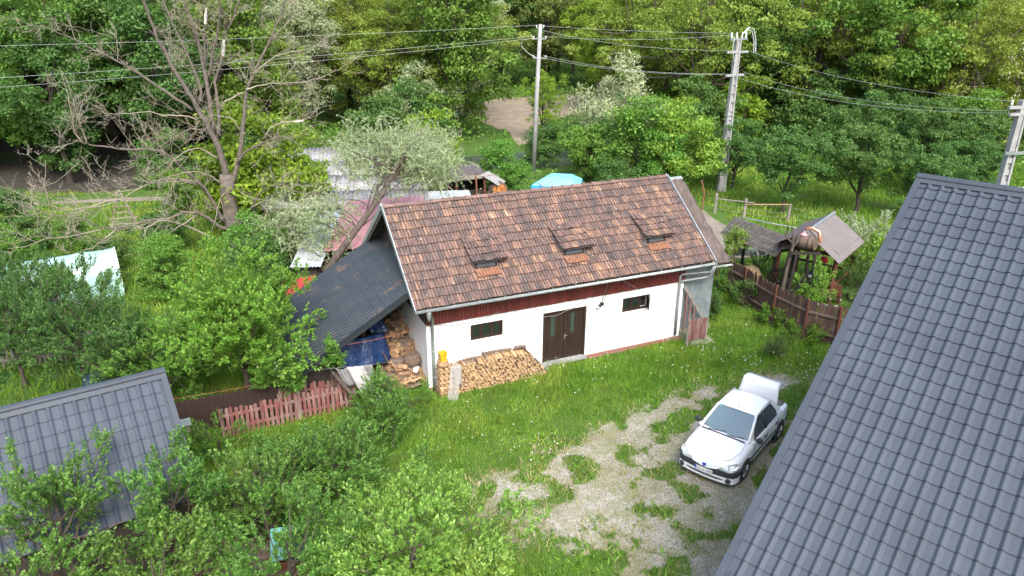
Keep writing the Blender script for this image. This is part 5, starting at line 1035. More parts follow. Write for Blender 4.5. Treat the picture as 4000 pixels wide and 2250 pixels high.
ribbed('roof_sheet', (-9.75, 29.0, 1.55), (-8.45, 29.25, 1.55), (0.25, -0.8, -0.55), 0.14, 0.014, M['red_sheet'], rs, 0.01); box_walls(rs, [(-9.6, 28.9), (-8.6, 29.1), (-8.4, 28.5), (-9.4, 28.3)], 0.95, M['black_timber'])
tag(MB().bb(-8.35, -8.05, 28.4, 28.45, 0, 1.5).build('zinc_sheet', M['zinc']), 'upright zinc sheet beside the red hutch', 'sheet')
# brown shack with barrel door
sk = thing('summer_kitchen', 'open brown wooden shack with sagging ribbed roof beyond the house ridge', 'shack')
B0, B1 = np.array([-4.20, 45.7, 2.45]), np.array([-2.30, 47.0, 2.45])
for i in range(4):
    a = B0 + (B1 - B0) * i / 4; b = B0 + (B1 - B0) * (i + 1) / 4; ribbed('roof_sheet', a + np.array([0, 0, .01 * (i % 2)]), b + np.array([0, 0, .01 * (i % 2)]), (0.75, -1.75, -0.38 + 0.03 * (i % 2)), 0.13, 0.014, M['maroon_metal'], sk, 0.012)
posts(sk, [(-3.45, 44.15, 2.1), (-1.75, 45.0, 2.1), (-4.1, 45.5, 2.35), (-2.3, 46.7, 2.35)], M['red_timber'], 0.14)
MB().beam((-3.5, 44.15, 2.05), (-1.6, 45.1, 2.05), .08, .1).build('beam', M['grey_wood'], sk); MB().beam((-3.4, 44.3, 0.95), (-1.8, 45.1, 0.95), .06, .7).build('counter', M['black_timber'], sk); MB().beam((-4.1, 45.5, 1.1), (-2.3, 46.7, 1.1), .06, 1.0).build('rear_wall', M['black_timber'], sk)
MB().beam((-1.7, 45.0, 1.1), (-2.2, 46.6, 1.1), .06, 2.0).build('side_wall', M['black_timber'], sk)
ribbed('side_roof', (-1.55, 45.9, 2.25), (-0.45, 45.3, 1.72), (-0.45, -1.0, 0.0), 0.2, 0.01, M['asbestos'], sk, 0.02)
barrel('barrel_cellar', 'varnished orange barrel end standing beside the brown shack', (-0.95, 45.1, 1.22), (0.25, -0.97, 0.0), 1.1, 0.62, M['barrel'], M['barrel_orange'])
crt = thing('barrel_cradle', 'wooden cradle under the orange barrel', 'cradle')
for dy in (-.35, .35): MB().bb(-1.65, -0.3, 45.1 + dy - .06, 45.1 + dy + .06, 0.0, .62).build('block', M['wood_dim'], crt)
tag(MB().beam((-1.75, 44.3, 0.9), (-1.35, 44.0, 1.45), .6, .03).build('leaning_board', M['barrel']), 'brown board leaning before the orange barrel', 'board')
tag(MB().tube([(-2.05, 42.2, 0), (-2.15, 42.0, 2.95)], 0.05, 8).build('iron_pole', M['rust']), 'rusty pole rising above the white sheet roof', 'pole')
for q, (a, b, rr, lb) in enumerate((((-6.2, 43.3, 2.25), (-0.9, 43.9, 2.45), .03, 'upper long thin stick across the shack roof'), ((-5.6, 42.6, 1.95), (-1.2, 43.9, 2.5), .035, 'lower slanting stick before the brown shack'), ((-3.9, 42.8, 2.05), (-3.2, 42.4, 1.5), .03, 'short curved branch beside the brown shack'), ((-2.05, 42.9, 1.4), (-1.9, 42.4, 2.0), .045, 'pale peeled stick near the rusty pole'))):
    tag(MB().tube([a, (np.array(a) + np.array(b)) / 2 + np.array([0, 0, .06]), b], rr, 6).build('stick', M['dead_twig']), lb, 'stick')
# covered trailer
tr = thing('covered_trailer', 'white trailer under a sky blue cover behind the house ridge', 'trailer')
bp = [(1.15, 46.0), (2.2, 48.3), (4.6, 47.9), (4.2, 45.2)]; c0 = np.mean(bp, axis=0)
box_walls(tr, [tuple(c0 + (np.array(p) - c0) * 0.97) for p in bp], 1.22, M['white_paint'], .06, 'side')
sk_ = MB(); lo = [(*(c0 + (np.array(p) - c0) * 1.03), 1.02 + 0.10 * (i % 2)) for i, p in enumerate(bp)]; hi = [(*(c0 + (np.array(p) - c0) * 1.0), 1.32) for p in bp]; tp = [(*(c0 + (np.array(p) - c0) * 0.55), 1.74) for p in bp]
sk_.add(lo + hi, [(i, (i + 1) % 4, 4 + (i + 1) % 4, 4 + i) for i in range(4)]); sk_.build('cover_skirt', M['sky_tarp_edge'], tr)
ct = MB().add(hi + tp, [(i, (i + 1) % 4, 4 + (i + 1) % 4, 4 + i) for i in range(4)] + [(4, 5, 6, 7)]).build('cover', M['sky_tarp'], tr); md = ct.modifiers.new('s', 'BEVEL'); md.width = 0.12; md.segments = 3
MB().tube([(1.55, 46.15, 1.47), (2.25, 44.95, 1.30)], .03, 6).build('stick', M['grey_wood'], tr)
for (x_, y_) in ((1.9, 46.2), (3.9, 46.0)): MB().lathe([(.32, -.1), (.32, .1)], 14, (x_, y_, .32), axis=(0.3, -0.95, 0)).build('wheel', M['black_timber'], tr)
# polytunnel
gh = thing('greenhouse', 'small pale green film tunnel greenhouse behind the left trees', 'greenhouse')
gA, gB = np.array([-22.6, 28.75, 0.0]), np.array([-18.05, 31.55, 0.0]); gd = (gB - gA) / np.linalg.norm(gB - gA); gn = np.array([-gd[1], gd[0], 0]); k = 13; nseg = 12; vs = []
for i in range(nseg + 1):
    sag = 0.05 * abs(math.sin(i * math.pi / 3))
    for a in range(k):
        t_ = math.pi * a / (k - 1); vs.append(gA + (gB - gA) * i / nseg + gn * math.cos(t_) * 1.15 + np.array([0, 0, math.sin(t_) ** 0.8 * (1.92 - sag)]))
MB().add(vs, [(i * k + a, (i + 1) * k + a, (i + 1) * k + a + 1, i * k + a + 1) for i in range(nseg) for a in range(k - 1)]).build('film', M['green_film'], gh, True)
for i in (0, 3, 6, 9, 12):
    MB().tube([gA + (gB - gA) * i / nseg + gn * math.cos(math.pi * a / 14) * 1.16 + np.array([0, 0, max(0.0, math.sin(math.pi * a / 14)) ** 0.8 * 1.94]) for a in range(15)], .018, 5).build('hoop', M['white_paint'], gh)
end = [gB + gd * 0.0 + gn * math.cos(math.pi * a / 12) * 1.14 + np.array([0, 0, max(0, math.sin(math.pi * a / 12)) ** 0.8 * 1.88]) for a in range(13)]; MB().add(end, [tuple(range(13))]).build('end_film', M['green_film'], gh); MB().beam(gB + gd * .02 + gn * .4, gB + gd * .02 + gn * .4 + np.array([0, 0, 1.6]), .06, .04).build('door_frame', M['turquoise'], gh)
# ladder, barrel, turquoise roof
ld = thing('orchard_ladder', 'grey wooden tripod ladder standing in the meadow', 'ladder', (-22.1, 40.2, 0), 0.2)
MB().tube([(-.75, 0, 0), (-.05, .05, 2.3)], .045, 6).build('rail', M['dead_twig'], ld); MB().tube([(.75, -.1, 0), (.05, 0, 2.3)], .045, 6).build('rail', M['dead_twig'], ld); MB().tube([(.2, 1.1, 0), (0, .1, 2.3)], .045, 6).build('prop', M['dead_twig'], ld)
for i in range(6): z_ = .35 + i * .34; w_ = .78 * (1 - z_ / 2.35) + .12; MB().beam((-w_ * 1.1, -.02, z_), (w_ * 1.1, -.08, z_ + .05), .04, .05).build('rung', M['dead_twig'], ld)
bl = thing('rain_barrel', 'dark blue plastic barrel behind the garden shed ridge', 'barrel', (-14.0, 21.6, 0)); MB().lathe([(.27, 0), (.30, .1), (.31, .45), (.30, .8), (.27, .9), (.22, .905)], 18).build('barrel_body', M['blue_barrel'], bl, False)
for z_ in (.28, .62): MB().lathe([(.318, z_ - .02), (.318, z_ + .02)], 18).build('rib', M['blue_barrel'], bl)
tq = thing('turquoise_coop', 'small hutch with turquoise ribbed roof under foreground plum trees', 'hutch'); ribbed('roof_sheet', (-5.55, 13.65, 1.35), (-4.75, 13.9, 1.35), (0.2, -0.75, -0.28), 0.12, 0.012, M['turquoise'], tq, 0.01); box_walls(tq, [(-5.45, 13.6), (-4.85, 13.8), (-4.65, 13.1), (-5.25, 12.9)], 1.0, M['red_timber'])
wp_ = thing('old_plank_pile', 'stack of weathered brown planks beneath the garden shed eave', 'plank pile')
for i in range(14): a = np.array([-9.3 + 0.12 * (i % 3), 11.9 + 0.16 * (i % 7), 0.1 + 0.16 * (i // 7) + .9 * (i % 2) * 0]); MB().beam(a, a + np.array([3.4, 1.9, 0.05 * (i % 3)]), .14, .03).build('plank', M['brown_rail'], wp_)

# ------------------------------------------------------------------ power line
p1 = thing('round_power_pole', 'round pale concrete power pole behind the house ridge', 'power pole', (1.57, 55.3, 0))
MB().tube([(0, 0, 0), (0.12, 0, 5.2), (0.30, 0, 10.6)], [0.19, 0.165, 0.13], 14).build('shaft', M['concrete'], p1, True)
for z_, l_ in ((10.35, .25), (9.62, .45), (8.3, .45)):
    MB().beam((0.27 - l_, 0, z_), (0.27 + l_, 0, z_), .07, .07).build('bracket', M['steel'], p1)
    for sx in (-1, 1): MB().lathe([(.03, 0), (.06, .04), (.035, .08), (.06, .12), (.02, .16)], 8, (0.27 + sx * l_, 0, z_ + .03)).build('insulator', M['porcelain'], p1)
MB().tube([(-.15, 0, 9.65), (-1.0, 0, 9.55), (-1.05, 0, 9.1), (-.5, 0, 8.6), (.1, 0, 8.3)], .018, 5).build('jumper', M['wire'], p1)
def lattice_pole(name, label, loc, H, w0, w1, holes, rz=0.0):
    root = thing(name, label, 'power pole', loc, rz); sh = MB(); rib_ = MB()
    W_ = lambda z: (w0 + (w1 - w0) * z / H) / 2
    def seg(z0, z1, x0f, x1f, y0, y1):
        a, b = W_(z0), W_(z1); sh.hexa([(x0f * a, y0, z0), (x1f * a, y0, z0), (x1f * a, y1, z0), (x0f * a, y1, z0), (x0f * b, y0, z1), (x1f * b, y0, z1), (x1f * b, y1, z1), (x0f * b, y1, z1)])
    d_ = 0.13; seg(0, H, -1, -.55, -d_, d_); seg(0, H, .55, 1, -d_, d_)
    zs_ = [0.0]; 
    for i in range(holes): z0 = 1.2 + i * (H - 3.2) / holes; zs_ += [z0, z0 + (H - 3.2) / holes * .55]
    zs_.append(H)
    for a, b in zip(zs_[0::2], zs_[1::2]): seg(a, b, -.549, .549, -d_ * .6, d_ * .6)
    seg(0.05, H - .05, -.6, .6, -.012, .012); sh.build('shaft', M['concrete'], root); return root, W_
p2, W2 = lattice_pole('lattice_power_pole', 'tall slotted concrete power pole with cross arms right of centre', (14.4, 49.8, 0), 10.0, 0.62, 0.34, 12, 0.35)
for z_, l_ in ((9.25, .85), (7.8, .75)): MB().beam((-l_, -.12, z_), (l_, .05, z_), .16, .14).build('cross_arm', M['concrete'], p2)
MB().beam((-.62, 0, 10.0), (.62, 0, 10.05), .22, .10).build('top_bracket', M['steel'], p2)
for sx in (-.55, -.15, .25, .55): MB().lathe([(.03, 0), (.07, .06), (.04, .12), (.07, .18), (.04, .24), (.06, .30), (.02, .36)], 8, (sx, 0, 10.08)).build('insulator', M['porcelain'], p2)
for q, (xa, za) in enumerate(((.55, .0), (.4, .1))): MB().tube([(xa - .1, 0, 10.35), (xa + .15, 0, 10.75 - za), (xa + .55, 0, 10.6 - za), (xa + .80, 0, 9.9), (xa + .85, -.05, 9.2)], .03, 6).build('jumper', M['wire'], p2)
MB().tube([(-.45, -.16, 10.2), (-.5, -.18, 9.4), (-.2, -.17, 8.6), (-.25, -.17, 7.8)], .022, 5).build('jumper', M['wire'], p2)
for z_ in (5.2, 3.0, 1.2): MB().bb(-W2(z_) - .02, W2(z_) + .02, -.15, .15, z_, z_ + .06).build('band', M['zinc'], p2)
p3, W3 = lattice_pole('lattice_power_pole', 'slotted concrete power pole with transformer behind the right roof', (22.35, 33.0, 0), 8.6, 0.6, 0.36, 10, 0.2)
for z_, l_ in ((8.3, .8), (8.0, .7)): MB().beam((-l_, -.10, z_), (l_, .02, z_), .14, .12).build('cross_arm', M['concrete'], p3)
for sx in (-.6, .6): MB().lathe([(.03, 0), (.06, .06), (.04, .12), (.06, .18), (.02, .24)], 8, (sx, 0, 8.38)).build('insulator', M['porcelain'], p3)
MB().beam((-.5, -.2, 6.3), (.6, -.2, 6.3), .1, .12).build('bracket', M['steel'], p3)
tfm = thing('transformer', 'grey oil transformer with cooling fins hung on the right power pole', 'transformer', (22.95, 32.4, 3.6), 0.2)
MB().bb(-.42, .42, -.30, .30, 0, .95).build('tank', M['steel'], tfm); MB().bb(-.47, .47, -.35, .35, .951, 1.02).build('lid', M['steel'], tfm)
for i in range(9): MB().bb(-.40 + i * .095, -.37 + i * .095, -.44, -.301, .1, .85).build('cooling_fin', M['steel'], tfm)
for sx in (-.25, 0, .25): MB().lathe([(.04, 0), (.08, .05), (.05, .1), (.08, .15), (.05, .2), (.02, .26)], 8, (sx, 0, 1.02)).build('bushing', M['porcelain'], tfm)
MB().bb(-.9, .55, .30, .40, -.14, -.03).build('platform', M['steel'], tfm)
P1 = lambda z, dx=0.0: (1.85 + dx, 55.3, z)
c_, s_ = math.cos(.35), math.sin(.35); P2 = lambda x, z: (14.4 + x * c_, 49.8 + x * s_, z); P3 = lambda x, z: (22.35 + x * .98, 33.0 + x * .2, z)
wires = [((-60.2, 32.7, 9.85), P1(10.55), 0.5, 'highest wire running left from the round pole'), ((-60.6, 32.7, 7.5), P1(9.80, -.4), 0.7, 'middle wire running left from the round pole'), ((-60.6, 32.7, 6.55), P1(9.75, .4), 0.7, 'lowest wire running left from the round pole'),
         (P1(10.50), P2(-.55, 10.4), 0.1, 'top wire between the round and slotted poles'), (P1(9.78, .3), P2(-.15, 10.3), 0.25, 'second wire between the round and slotted poles'), (P1(10.2, .1), P2(-.85, 9.35), 0.35, 'slanting wire between pole top and upper cross arm'),
         (P1(8.45, .3), P2(-.75, 7.9), 0.35, 'lower wire between the round and slotted poles'), (P1(8.40, -.2), P2(.75, 7.88), 0.45, 'lowest wire between the round and slotted poles'),
         (P2(.85, 9.3), P3(-.6, 8.55), 0.45, 'upper wire from slotted pole to transformer pole'), (P2(.75, 7.95), P3(-.55, 8.15), 0.55, 'middle wire from slotted pole to transformer pole'), (P2(-.7, 7.9), P3(-.7, 8.05), 0.6, 'lower wire from slotted pole to transformer pole')]
for a, b, sag, lb in wires:
    a = np.array(a); b = np.array(b); pts = [a + (b - a) * t_ - np.array([0, 0, 4 * sag * t_ * (1 - t_)]) for t_ in np.linspace(0, 1, 15)]
    tag(MB().tube(pts, 0.007, 5).build('power_line', M['wire']), lb, 'wire')

# ------------------------------------------------------------------ the car
M['car_white'] = flat('car_white_paint', (0.80, 0.81, 0.82), 0.22, 0, 0.5, 0.6)
M['car_black'] = flat('car_black_plastic', (0.035, 0.038, 0.042), 0.55)
M['car_seam'] = flat('car_seam', (0.05, 0.05, 0.05), 0.8)
M['car_glass'] = glass_mat('car_windscreen', (0.13, 0.185, 0.21), 0.05); M['car_side_glass'] = glass_mat('car_side_glass', (0.010, 0.016, 0.014), 0.04)  # windscreen base colour is pale blue, painting in the reflected sky
M['tyre'] = flat('tyre_rubber', (0.018, 0.018, 0.019), 0.85); M['hubcap'] = flat('dark_hub_cap', (0.06, 0.06, 0.065), 0.4, 0.4)
M['lamp_lens'] = flat('headlamp_lens', (0.50, 0.53, 0.50), 0.08, 0.3, 0.8, 0.5); M['red_lens'] = flat('tail_lens', (0.35, 0.01, 0.01), 0.2)
M['chrome'] = flat('chrome_slats', (0.70, 0.72, 0.75), 0.2, 0.6); M['blue'] = flat('emblem_blue', (0.02, 0.06, 0.42), 0.35); M['plate'] = flat('plate_white', (0.72, 0.73, 0.72), 0.4); M['ink'] = flat('plate_ink', (0.02, 0.02, 0.02), 0.5)
CR = math.atan2(.777, .629)
car = thing('parked_car', 'white saloon car with raised boot lid parked on the gravel', 'car', (5.487, 17.378, 0.0), CR)
# body stations: x, half width, underside, belt z, top z, crown
ST = [(0.02, .62, .27, .58, .62, .63), (0.07, .74, .25, .66, .72, .735), (.18, .815, .23, .72, .80, .82), (.38, .85, .22, .78, .88, .905), (.62, .865, .22, .83, .94, .965), (.90, .87, .22, .86, .985, 1.01), (1.12, .87, .22, .88, 1.01, 1.035), (1.6, .87, .21, .89, .97, .98), (2.3, .87, .21, .90, .97, .98), (3.0, .87, .21, .92, .98, .99), (3.5, .868, .22, .95, 1.02, 1.03), (3.65, .865, .24, .96, 1.03, 1.03), (3.95, .85, .26, .97, 1.03, 1.03), (4.14, .82, .28, .95, 1.0, 1.0), (4.22, .76, .30, .80, .82, .82)]
half = lambda x, w, zb, zl, zt, zc: [(0.0, zb), (w * .80, zb), (w * .965, zb + .07), (w * .995, zb + .22), (w, .56 if zl > .6 else zl - .08), (w * .985, zl - .05), (w * .95, zl + .01), (w * .86, zt - .025), (w * .5, zt + (zc - zt) * .75), (0.0, zc)]
vs = []; nP = 18
for stn_ in ST:
    h_ = half(*stn_); ring = h_ + [(-y_, z_) for y_, z_ in reversed(h_[1:-1])]; vs += [(stn_[0], y_, z_) for y_, z_ in ring]
fs = [(i * nP + j, i * nP + (j + 1) % nP, (i + 1) * nP + (j + 1) % nP, (i + 1) * nP + j) for i in range(len(ST) - 1) for j in range(nP)]
fs = [f for f in fs]
# leave the boot opening: drop the top faces between stations 11 and 13
drop = {(i, j) for i in (11, 12) for j in (7, 8, 9, 10)}
fs = [(i * nP + j, (i + 1) * nP + j, (i + 1) * nP + (j + 1) % nP, i * nP + (j + 1) % nP) for i in range(len(ST) - 1) for j in range(nP) if (i, j) not in drop]
fs += [tuple(range(nP)), tuple((len(ST) - 1) * nP + j for j in range(nP - 1, -1, -1))]
body = MB().add(vs, fs).build('body', M['car_white'], car, True); md = body.modifiers.new('sub', 'SUBSURF'); md.levels = 2; md.render_levels = 2
MB().bb(3.66, 4.13, -.62, .62, .62, .64).build('boot_floor', M['car_black'], car); MB().bb(3.62, 3.66, -.66, .66, .62, .98).build('boot_wall', M['car_black'], car)
# glasshouse
wb_ = lambda y: 1.13 + .13 * (abs(y) / .72) ** 2; wt_ = lambda y: 1.93 + .06 * (abs(y) / .58) ** 2
def panel(name, f, nu, nv, m, smooth=True, t=0.0):
    vs = [f(i / nu, j / nv) for j in range(nv + 1) for i in range(nu + 1)]
    o = MB().add(vs, [(j * (nu + 1) + i, j * (nu + 1) + i + 1, (j + 1) * (nu + 1) + i + 1, (j + 1) * (nu + 1) + i) for j in range(nv) for i in range(nu)]).build(name, m, car, smooth)
    if t: s_ = o.modifiers.new('t', 'SOLIDIFY'); s_.thickness = t
    return o
def wsf(u, v):
    y = (u * 2 - 1) * (.70 + (.56 - .70) * v); x = (1 - v) * (1.15 + .14 * (y / .7) ** 2) + v * (1.94 + .07 * (y / .56) ** 2); return (x, y, 1.00 + .46 * v + .02 * math.sin(v * math.pi))
panel('windscreen', wsf, 10, 6, M['car_glass'])
def rwf(u, v):
    y = (u * 2 - 1) * (.68 + (.55 - .68) * v); x = (1 - v) * (3.60 - .10 * (y / .68) ** 2) + v * (3.06 - .05 * (y / .55) ** 2); return (x, y, 1.02 + .43 * v)
panel('rear_window', rwf, 8, 4, M['car_side_glass'])
rfz = lambda x, y: 1.475 + .045 * (1 - ((x - 2.45) / .75) ** 2) - .035 * (y / .58) ** 2 - (.02 if abs(y) > .55 else 0)
panel('roof', lambda u, v: ((1.90 + .07 * ((v * 2 - 1)) ** 2) * (1 - u) + (3.10 - .05 * (v * 2 - 1) ** 2) * u, (v * 2 - 1) * .60, rfz(1.93 + 1.15 * u, (v * 2 - 1) * .60)), 10, 10, M['car_white'], True, .03)
for sy in (1, -1):
    sd_ = lambda x, z: (x, sy * (.80 - (z - .97) * .42), z)
    tz = 1.44
    MB().add([sd_(1.42, .975), sd_(2.28, .975), sd_(2.28, tz - .01), sd_(1.98, tz - .01)], [(0, 1, 2, 3) if sy < 0 else (3, 2, 1, 0)]).build('side_window', M['car_side_glass'], car)
    MB().add([sd_(2.36, .975), sd_(3.20, .985), sd_(3.22, 1.12), sd_(2.98, tz - .01), sd_(2.36, tz - .01)], [(0, 1, 2, 3, 4) if sy < 0 else (4, 3, 2, 1, 0)]).build('side_window', M['car_side_glass'], car)
    o_ = lambda x, z, d=.012: (x, sy * (.80 - (z - .97) * .42 + d), z)
    def strip(name, pts, w, m, h=.05): MB().tube(pts, w, 6).build(name, m, car, True)
    strip('pillar', [o_(1.16, .985, -.06), o_(1.5, 1.20, -.03), o_(1.95, 1.465, -.012)], .042, M['car_white'])
    strip('pillar', [o_(2.32, .96), o_(2.32, 1.46, -.01)], .036, M['car_black'])
    MB().prism([o_(3.19, .96, -.005), o_(3.66, 1.0, -.05), o_(3.30, 1.30, -.03), o_(3.02, 1.475, -.012), o_(2.97, 1.44, -.005), o_(3.20, 1.12, -.005)], (0, -sy * .05, 0)).build('pillar', M['car_white'], car)
    strip('roof_rail', [o_(1.90, 1.455, -.03), o_(2.4, 1.49, -.03), o_(3.06, 1.465, -.03)], .034, M['car_white'])
    strip('window_sill', [o_(1.25, .965, .02), o_(2.3, .968, .03), o_(3.5, .99, .02)], .022, M['car_white'])
    # doors: seams, handles, rubbing strip, sill
    yb = sy * .872
    for x_ in (1.34, 2.32, 3.20): MB().bb(x_ - .005, x_ + .005, min(yb, yb - sy * .01), max(yb, yb - sy * .01), .30, .93).build('door_seam', M['car_seam'], car)
    MB().bb(.98, 3.02, min(yb, yb + sy * .014), max(yb, yb + sy * .014), .535, .585).build('rubbing_strip', M['car_black'], car)
    for x_ in (2.12, 3.02): MB().bb(x_ - .09, x_ + .07, min(sy * .868, sy * .895), max(sy * .868, sy * .895), .80, .835).build('door_handle', M['car_black'], car)
    # mirror
    mr = MB().lathe([(.03, -.05), (.085, -.03), (.10, .02), (.085, .05), (.02, .055)], 12, (1.44, sy * .955, 1.02), axis=(-1, 0, .1)).build('mirror', M['car_black'], car, True); mr.scale = (1, 1, 1)
    MB().beam((1.46, sy * .80, .985), (1.46, sy * .93, 1.0), .05, .04).build('mirror_arm', M['car_black'], car)
    # wheels and arches
    for x_ in (.80, 3.43):
        MB().lathe([(.385, -.012), (.385, .012)], 26, (x_, sy * .866, .315), axis=(0, sy, 0)).build('wheel_arch', M['car_black'], car)
        tyw = MB().lathe([(.20, -.09), (.29, -.095), (.312, -.06), (.312, .05), (.295, .085), (.20, .08)], 26, (x_, sy * .80, .312), axis=(0, sy, 0)).build('wheel', M['tyre'], car, True)
        MB().lathe([(.205, .0), (.20, .012), (.05, .02)], 20, (x_, sy * .878, .312), axis=(0, sy, 0)).build('hub_cap', M['hubcap'], tyw)
        for i in range(7): t_ = i * 2 * math.pi / 7; MB().beam((x_ + .04 * math.cos(t_), sy * .899, .312 + .04 * math.sin(t_)), (x_ + .19 * math.cos(t_), sy * .893, .312 + .19 * math.sin(t_)), .008, .035, up=(0, 1, 0)).build('spoke', M['chrome'], tyw)
    # lamps
    hl = [(.015, sy * .40, .605), (.055, sy * .66, .60), (.20, sy * .825, .64), (.34, sy * .85, .72), (.30, sy * .80, .79), (.13, sy * .60, .745), (.045, sy * .44, .665)]
    MB().prism(hl, (-.028, sy * .014, .022)).build('headlight', M['lamp_lens'], car); MB().lathe([(.075, 0), (.06, .02), (.02, .03)], 12, (.02, sy * .70, .31), axis=(-1, sy * .3, 0)).build('fog_lamp', M['hubcap'], car)
    MB().lathe([(.08, -.01), (.08, .004)], 12, (.018, sy * .70, .31), axis=(-1, sy * .3, 0)).build('fog_lamp_ring', M['car_black'], car)
    MB().bb(4.19, 4.232, min(sy * .60, sy * .74), max(sy * .60, sy * .74), .64, .80).build('tail_light', M['red_lens'], car)
def wrap(name, z0, z1, off, t, m, xe=.46):
    path = [(xe, .873), (.26, .862), (.12, .80), (.045, .64), (.005, .36), (-.012, 0)]; path = path + [(x_, -y_) for x_, y_ in reversed(path[:-1])]
    vs = []
    for (x_, y_), k_ in zip(path, range(len(path))):
        d_ = np.array([x_ - 1.2, y_]); d_ /= np.linalg.norm(d_); a = np.array([x_, y_]) + d_ * off; b = np.array([x_, y_]) + d_ * (off - t)
        vs += [(a[0], a[1], z0), (a[0] - .012 * 0, a[1], z1), (b[0], b[1], z1 + .012), (b[0], b[1], z0 - .012)]
    n = len(path); return MB().add(vs, [(4 * i + j, 4 * i + (j + 1) % 4, 4 * i + 4 + (j + 1) % 4, 4 * i + 4 + j) for i in range(n - 1) for j in range(4)] + [(0, 3, 2, 1), (4 * n - 4, 4 * n - 3, 4 * n - 2, 4 * n - 1)]).build(name, m, car, False)
wrap('bumper_strip', .405, .565, .035, .08, M['car_black'], .44); wrap('front_bumper', .20, .404, .022, .08, M['car_white'], .40); MB().tube([(.035, -.56, .30), (-.012, -.36, .30), (-.032, 0, .30), (-.012, .36, .30), (.035, .56, .30)], .03, 6).build('lower_intake', M['car_black'], car)
bb_ = MB(); bb_.bb(4.16, 4.28, -.80, .80, .32, .62); bb_.build('rear_bumper', M['car_black'], car)
# grille with slats, emblem and plate
gpoly = [(-.028, -.36, .60), (-.045, -.10, .545), (-.045, .10, .545), (-.028, .36, .60), (.012, .42, .685), (.022, 0, .71), (.012, -.42, .685)]
MB().prism(gpoly, (-.012, 0, .004)).build('grille', M['car_white'], car)
for i in range(4): z_ = .585 + i * .028; w_ = .22 + i * .065; x_ = -.05 + i * .0135; MB().tube([(x_ + .018, -w_, z_ + .022), (x_, -w_ * .4, z_), (x_, w_ * .4, z_), (x_ + .018, w_, z_ + .022)], .008, 5).build('grille_slat', M['chrome'], car)
MB().prism([(-.062, -.05, .672), (-.062, .05, .672), (-.066, .05, .615), (-.068, 0, .565), (-.066, -.05, .615)], (-.012, 0, 0)).build('emblem', M['blue'], car)
pl_ = MB().bb(-.070, -.058, -.26, .26, .40, .51).build('number_plate', M['plate'], car)
MB().bb(-.0725, -.0702, .22, .262, .40, .51).build('plate_band', M['blue'], pl_)
tm = text_mesh('AG  21  LND', .105, 'plate_lettering', M['ink'], .0006); to = inst('plate_lettering', tm, pl_, Matrix(((0, 0, -1, -.0716), (-.78, 0, 0, -.02), (0, 1, 0, .452), (0, 0, 0, 1))))
# bonnet seam, wipers, aerial, stickers
MB().tube([(1.10, -.70, 1.012), (.6, -.74, .955), (.25, -.60, .845), (.11, -.3, .762), (.09, 0, .75), (.11, .3, .762), (.25, .60, .845), (.6, .74, .955), (1.10, .70, 1.012)], .005, 4).build('bonnet_seam', M['car_seam'], car)
for y0, y1 in ((.52, -.02), (-.06, -.58)): MB().tube([(1.13, y0 - .04, 1.028), (1.155, (y0 + y1) / 2, 1.035), (1.24, y1, 1.055)], .011, 5).build('wiper', M['car_black'], car)
MB().tube([(1.08, -.66, 1.022), (1.06, 0, 1.03), (1.08, .66, 1.022)], .022, 6).build('scuttle', M['car_black'], car)
MB().tube([(2.02, 0, 1.50), (2.06, 0, 1.56)], .010, 5).build('aerial', M['car_black'], car)
MB().add([wsf(.965, .86), wsf(.905, .86), wsf(.91, .94), wsf(.965, .94)], [(0, 1, 2, 3)]).build('sticker', M['turquoise'], car).location = (-.006, 0, .004)
# raised boot lid
lid = MB(); LL = []
for v in range(7):
    for u in range(11):
        y = (u / 10 * 2 - 1) * (.64 - .02 * v); t_ = v / 6.0; cur = .03 * (1 - (y / .66) ** 2)
        if t_ <= .7: x_ = .60 * t_ / .7; z_ = cur * 1.0
        else: k_ = (t_ - .7) / .3; x_ = .60 + .05 * k_; z_ = cur - .30 * k_
        LL.append((x_, y, z_))
lo_ = MB().add(LL, [(j * 11 + i, j * 11 + i + 1, (j + 1) * 11 + i + 1, (j + 1) * 11 + i) for j in range(6) for i in range(10)]).build('boot_lid', M['car_white'], car, True)
sm_ = lo_.modifiers.new('t', 'SOLIDIFY'); sm_.thickness = .05; lo_.location = (3.60, 0, 1.06); lo_.rotation_euler = (0, -R(72), 0)
pe = MB().bb(.655, .668, -.22, .22, -.20, -.08).build('lid_trim', M['car_white'], car); pe.location = lo_.location; pe.rotation_euler = lo_.rotation_euler
for sy in (-.5, .5): MB().tube([(3.58, sy, .98), (3.60, sy, 1.07)], .02, 6).build('hinge', M['car_black'], car)

# ------------------------------------------------------------------ trees
def unit(n, r): v = r.normal(size=(n, 3)); return v / np.linalg.norm(v, axis=1)[:, None]
def rhombs(c, t, nrm, L, W):
    t = t / (np.linalg.norm(t, axis=1)[:, None] + 1e-9); b = np.cross(t, nrm); b /= np.linalg.norm(b, axis=1)[:, None] + 1e-9
    L = np.asarray(L)[:, None]; W = np.asarray(W)[:, None]; n = len(c); P = np.empty((n, 4, 3)); up = np.cross(b, t)
    P[:, 0] = c - t * L / 2; P[:, 1] = c + b * W / 2 - t * L * 0.05 + up * W * 0.12; P[:, 2] = c + t * L / 2; P[:, 3] = c - b * W / 2 - t * L * 0.05 + up * W * 0.12
    return P.reshape(-1, 3)
def quads(n): i = np.arange(n) * 4; return np.stack([i, i + 1, i + 2, i + 3], 1)
def curve_pts(a, b, bow, n=5):
    a = np.array(a, float); b = np.array(b, float); return [a + (b - a) * t + np.array(bow) * math.sin(math.pi * t) for t in np.linspace(0, 1, n)]
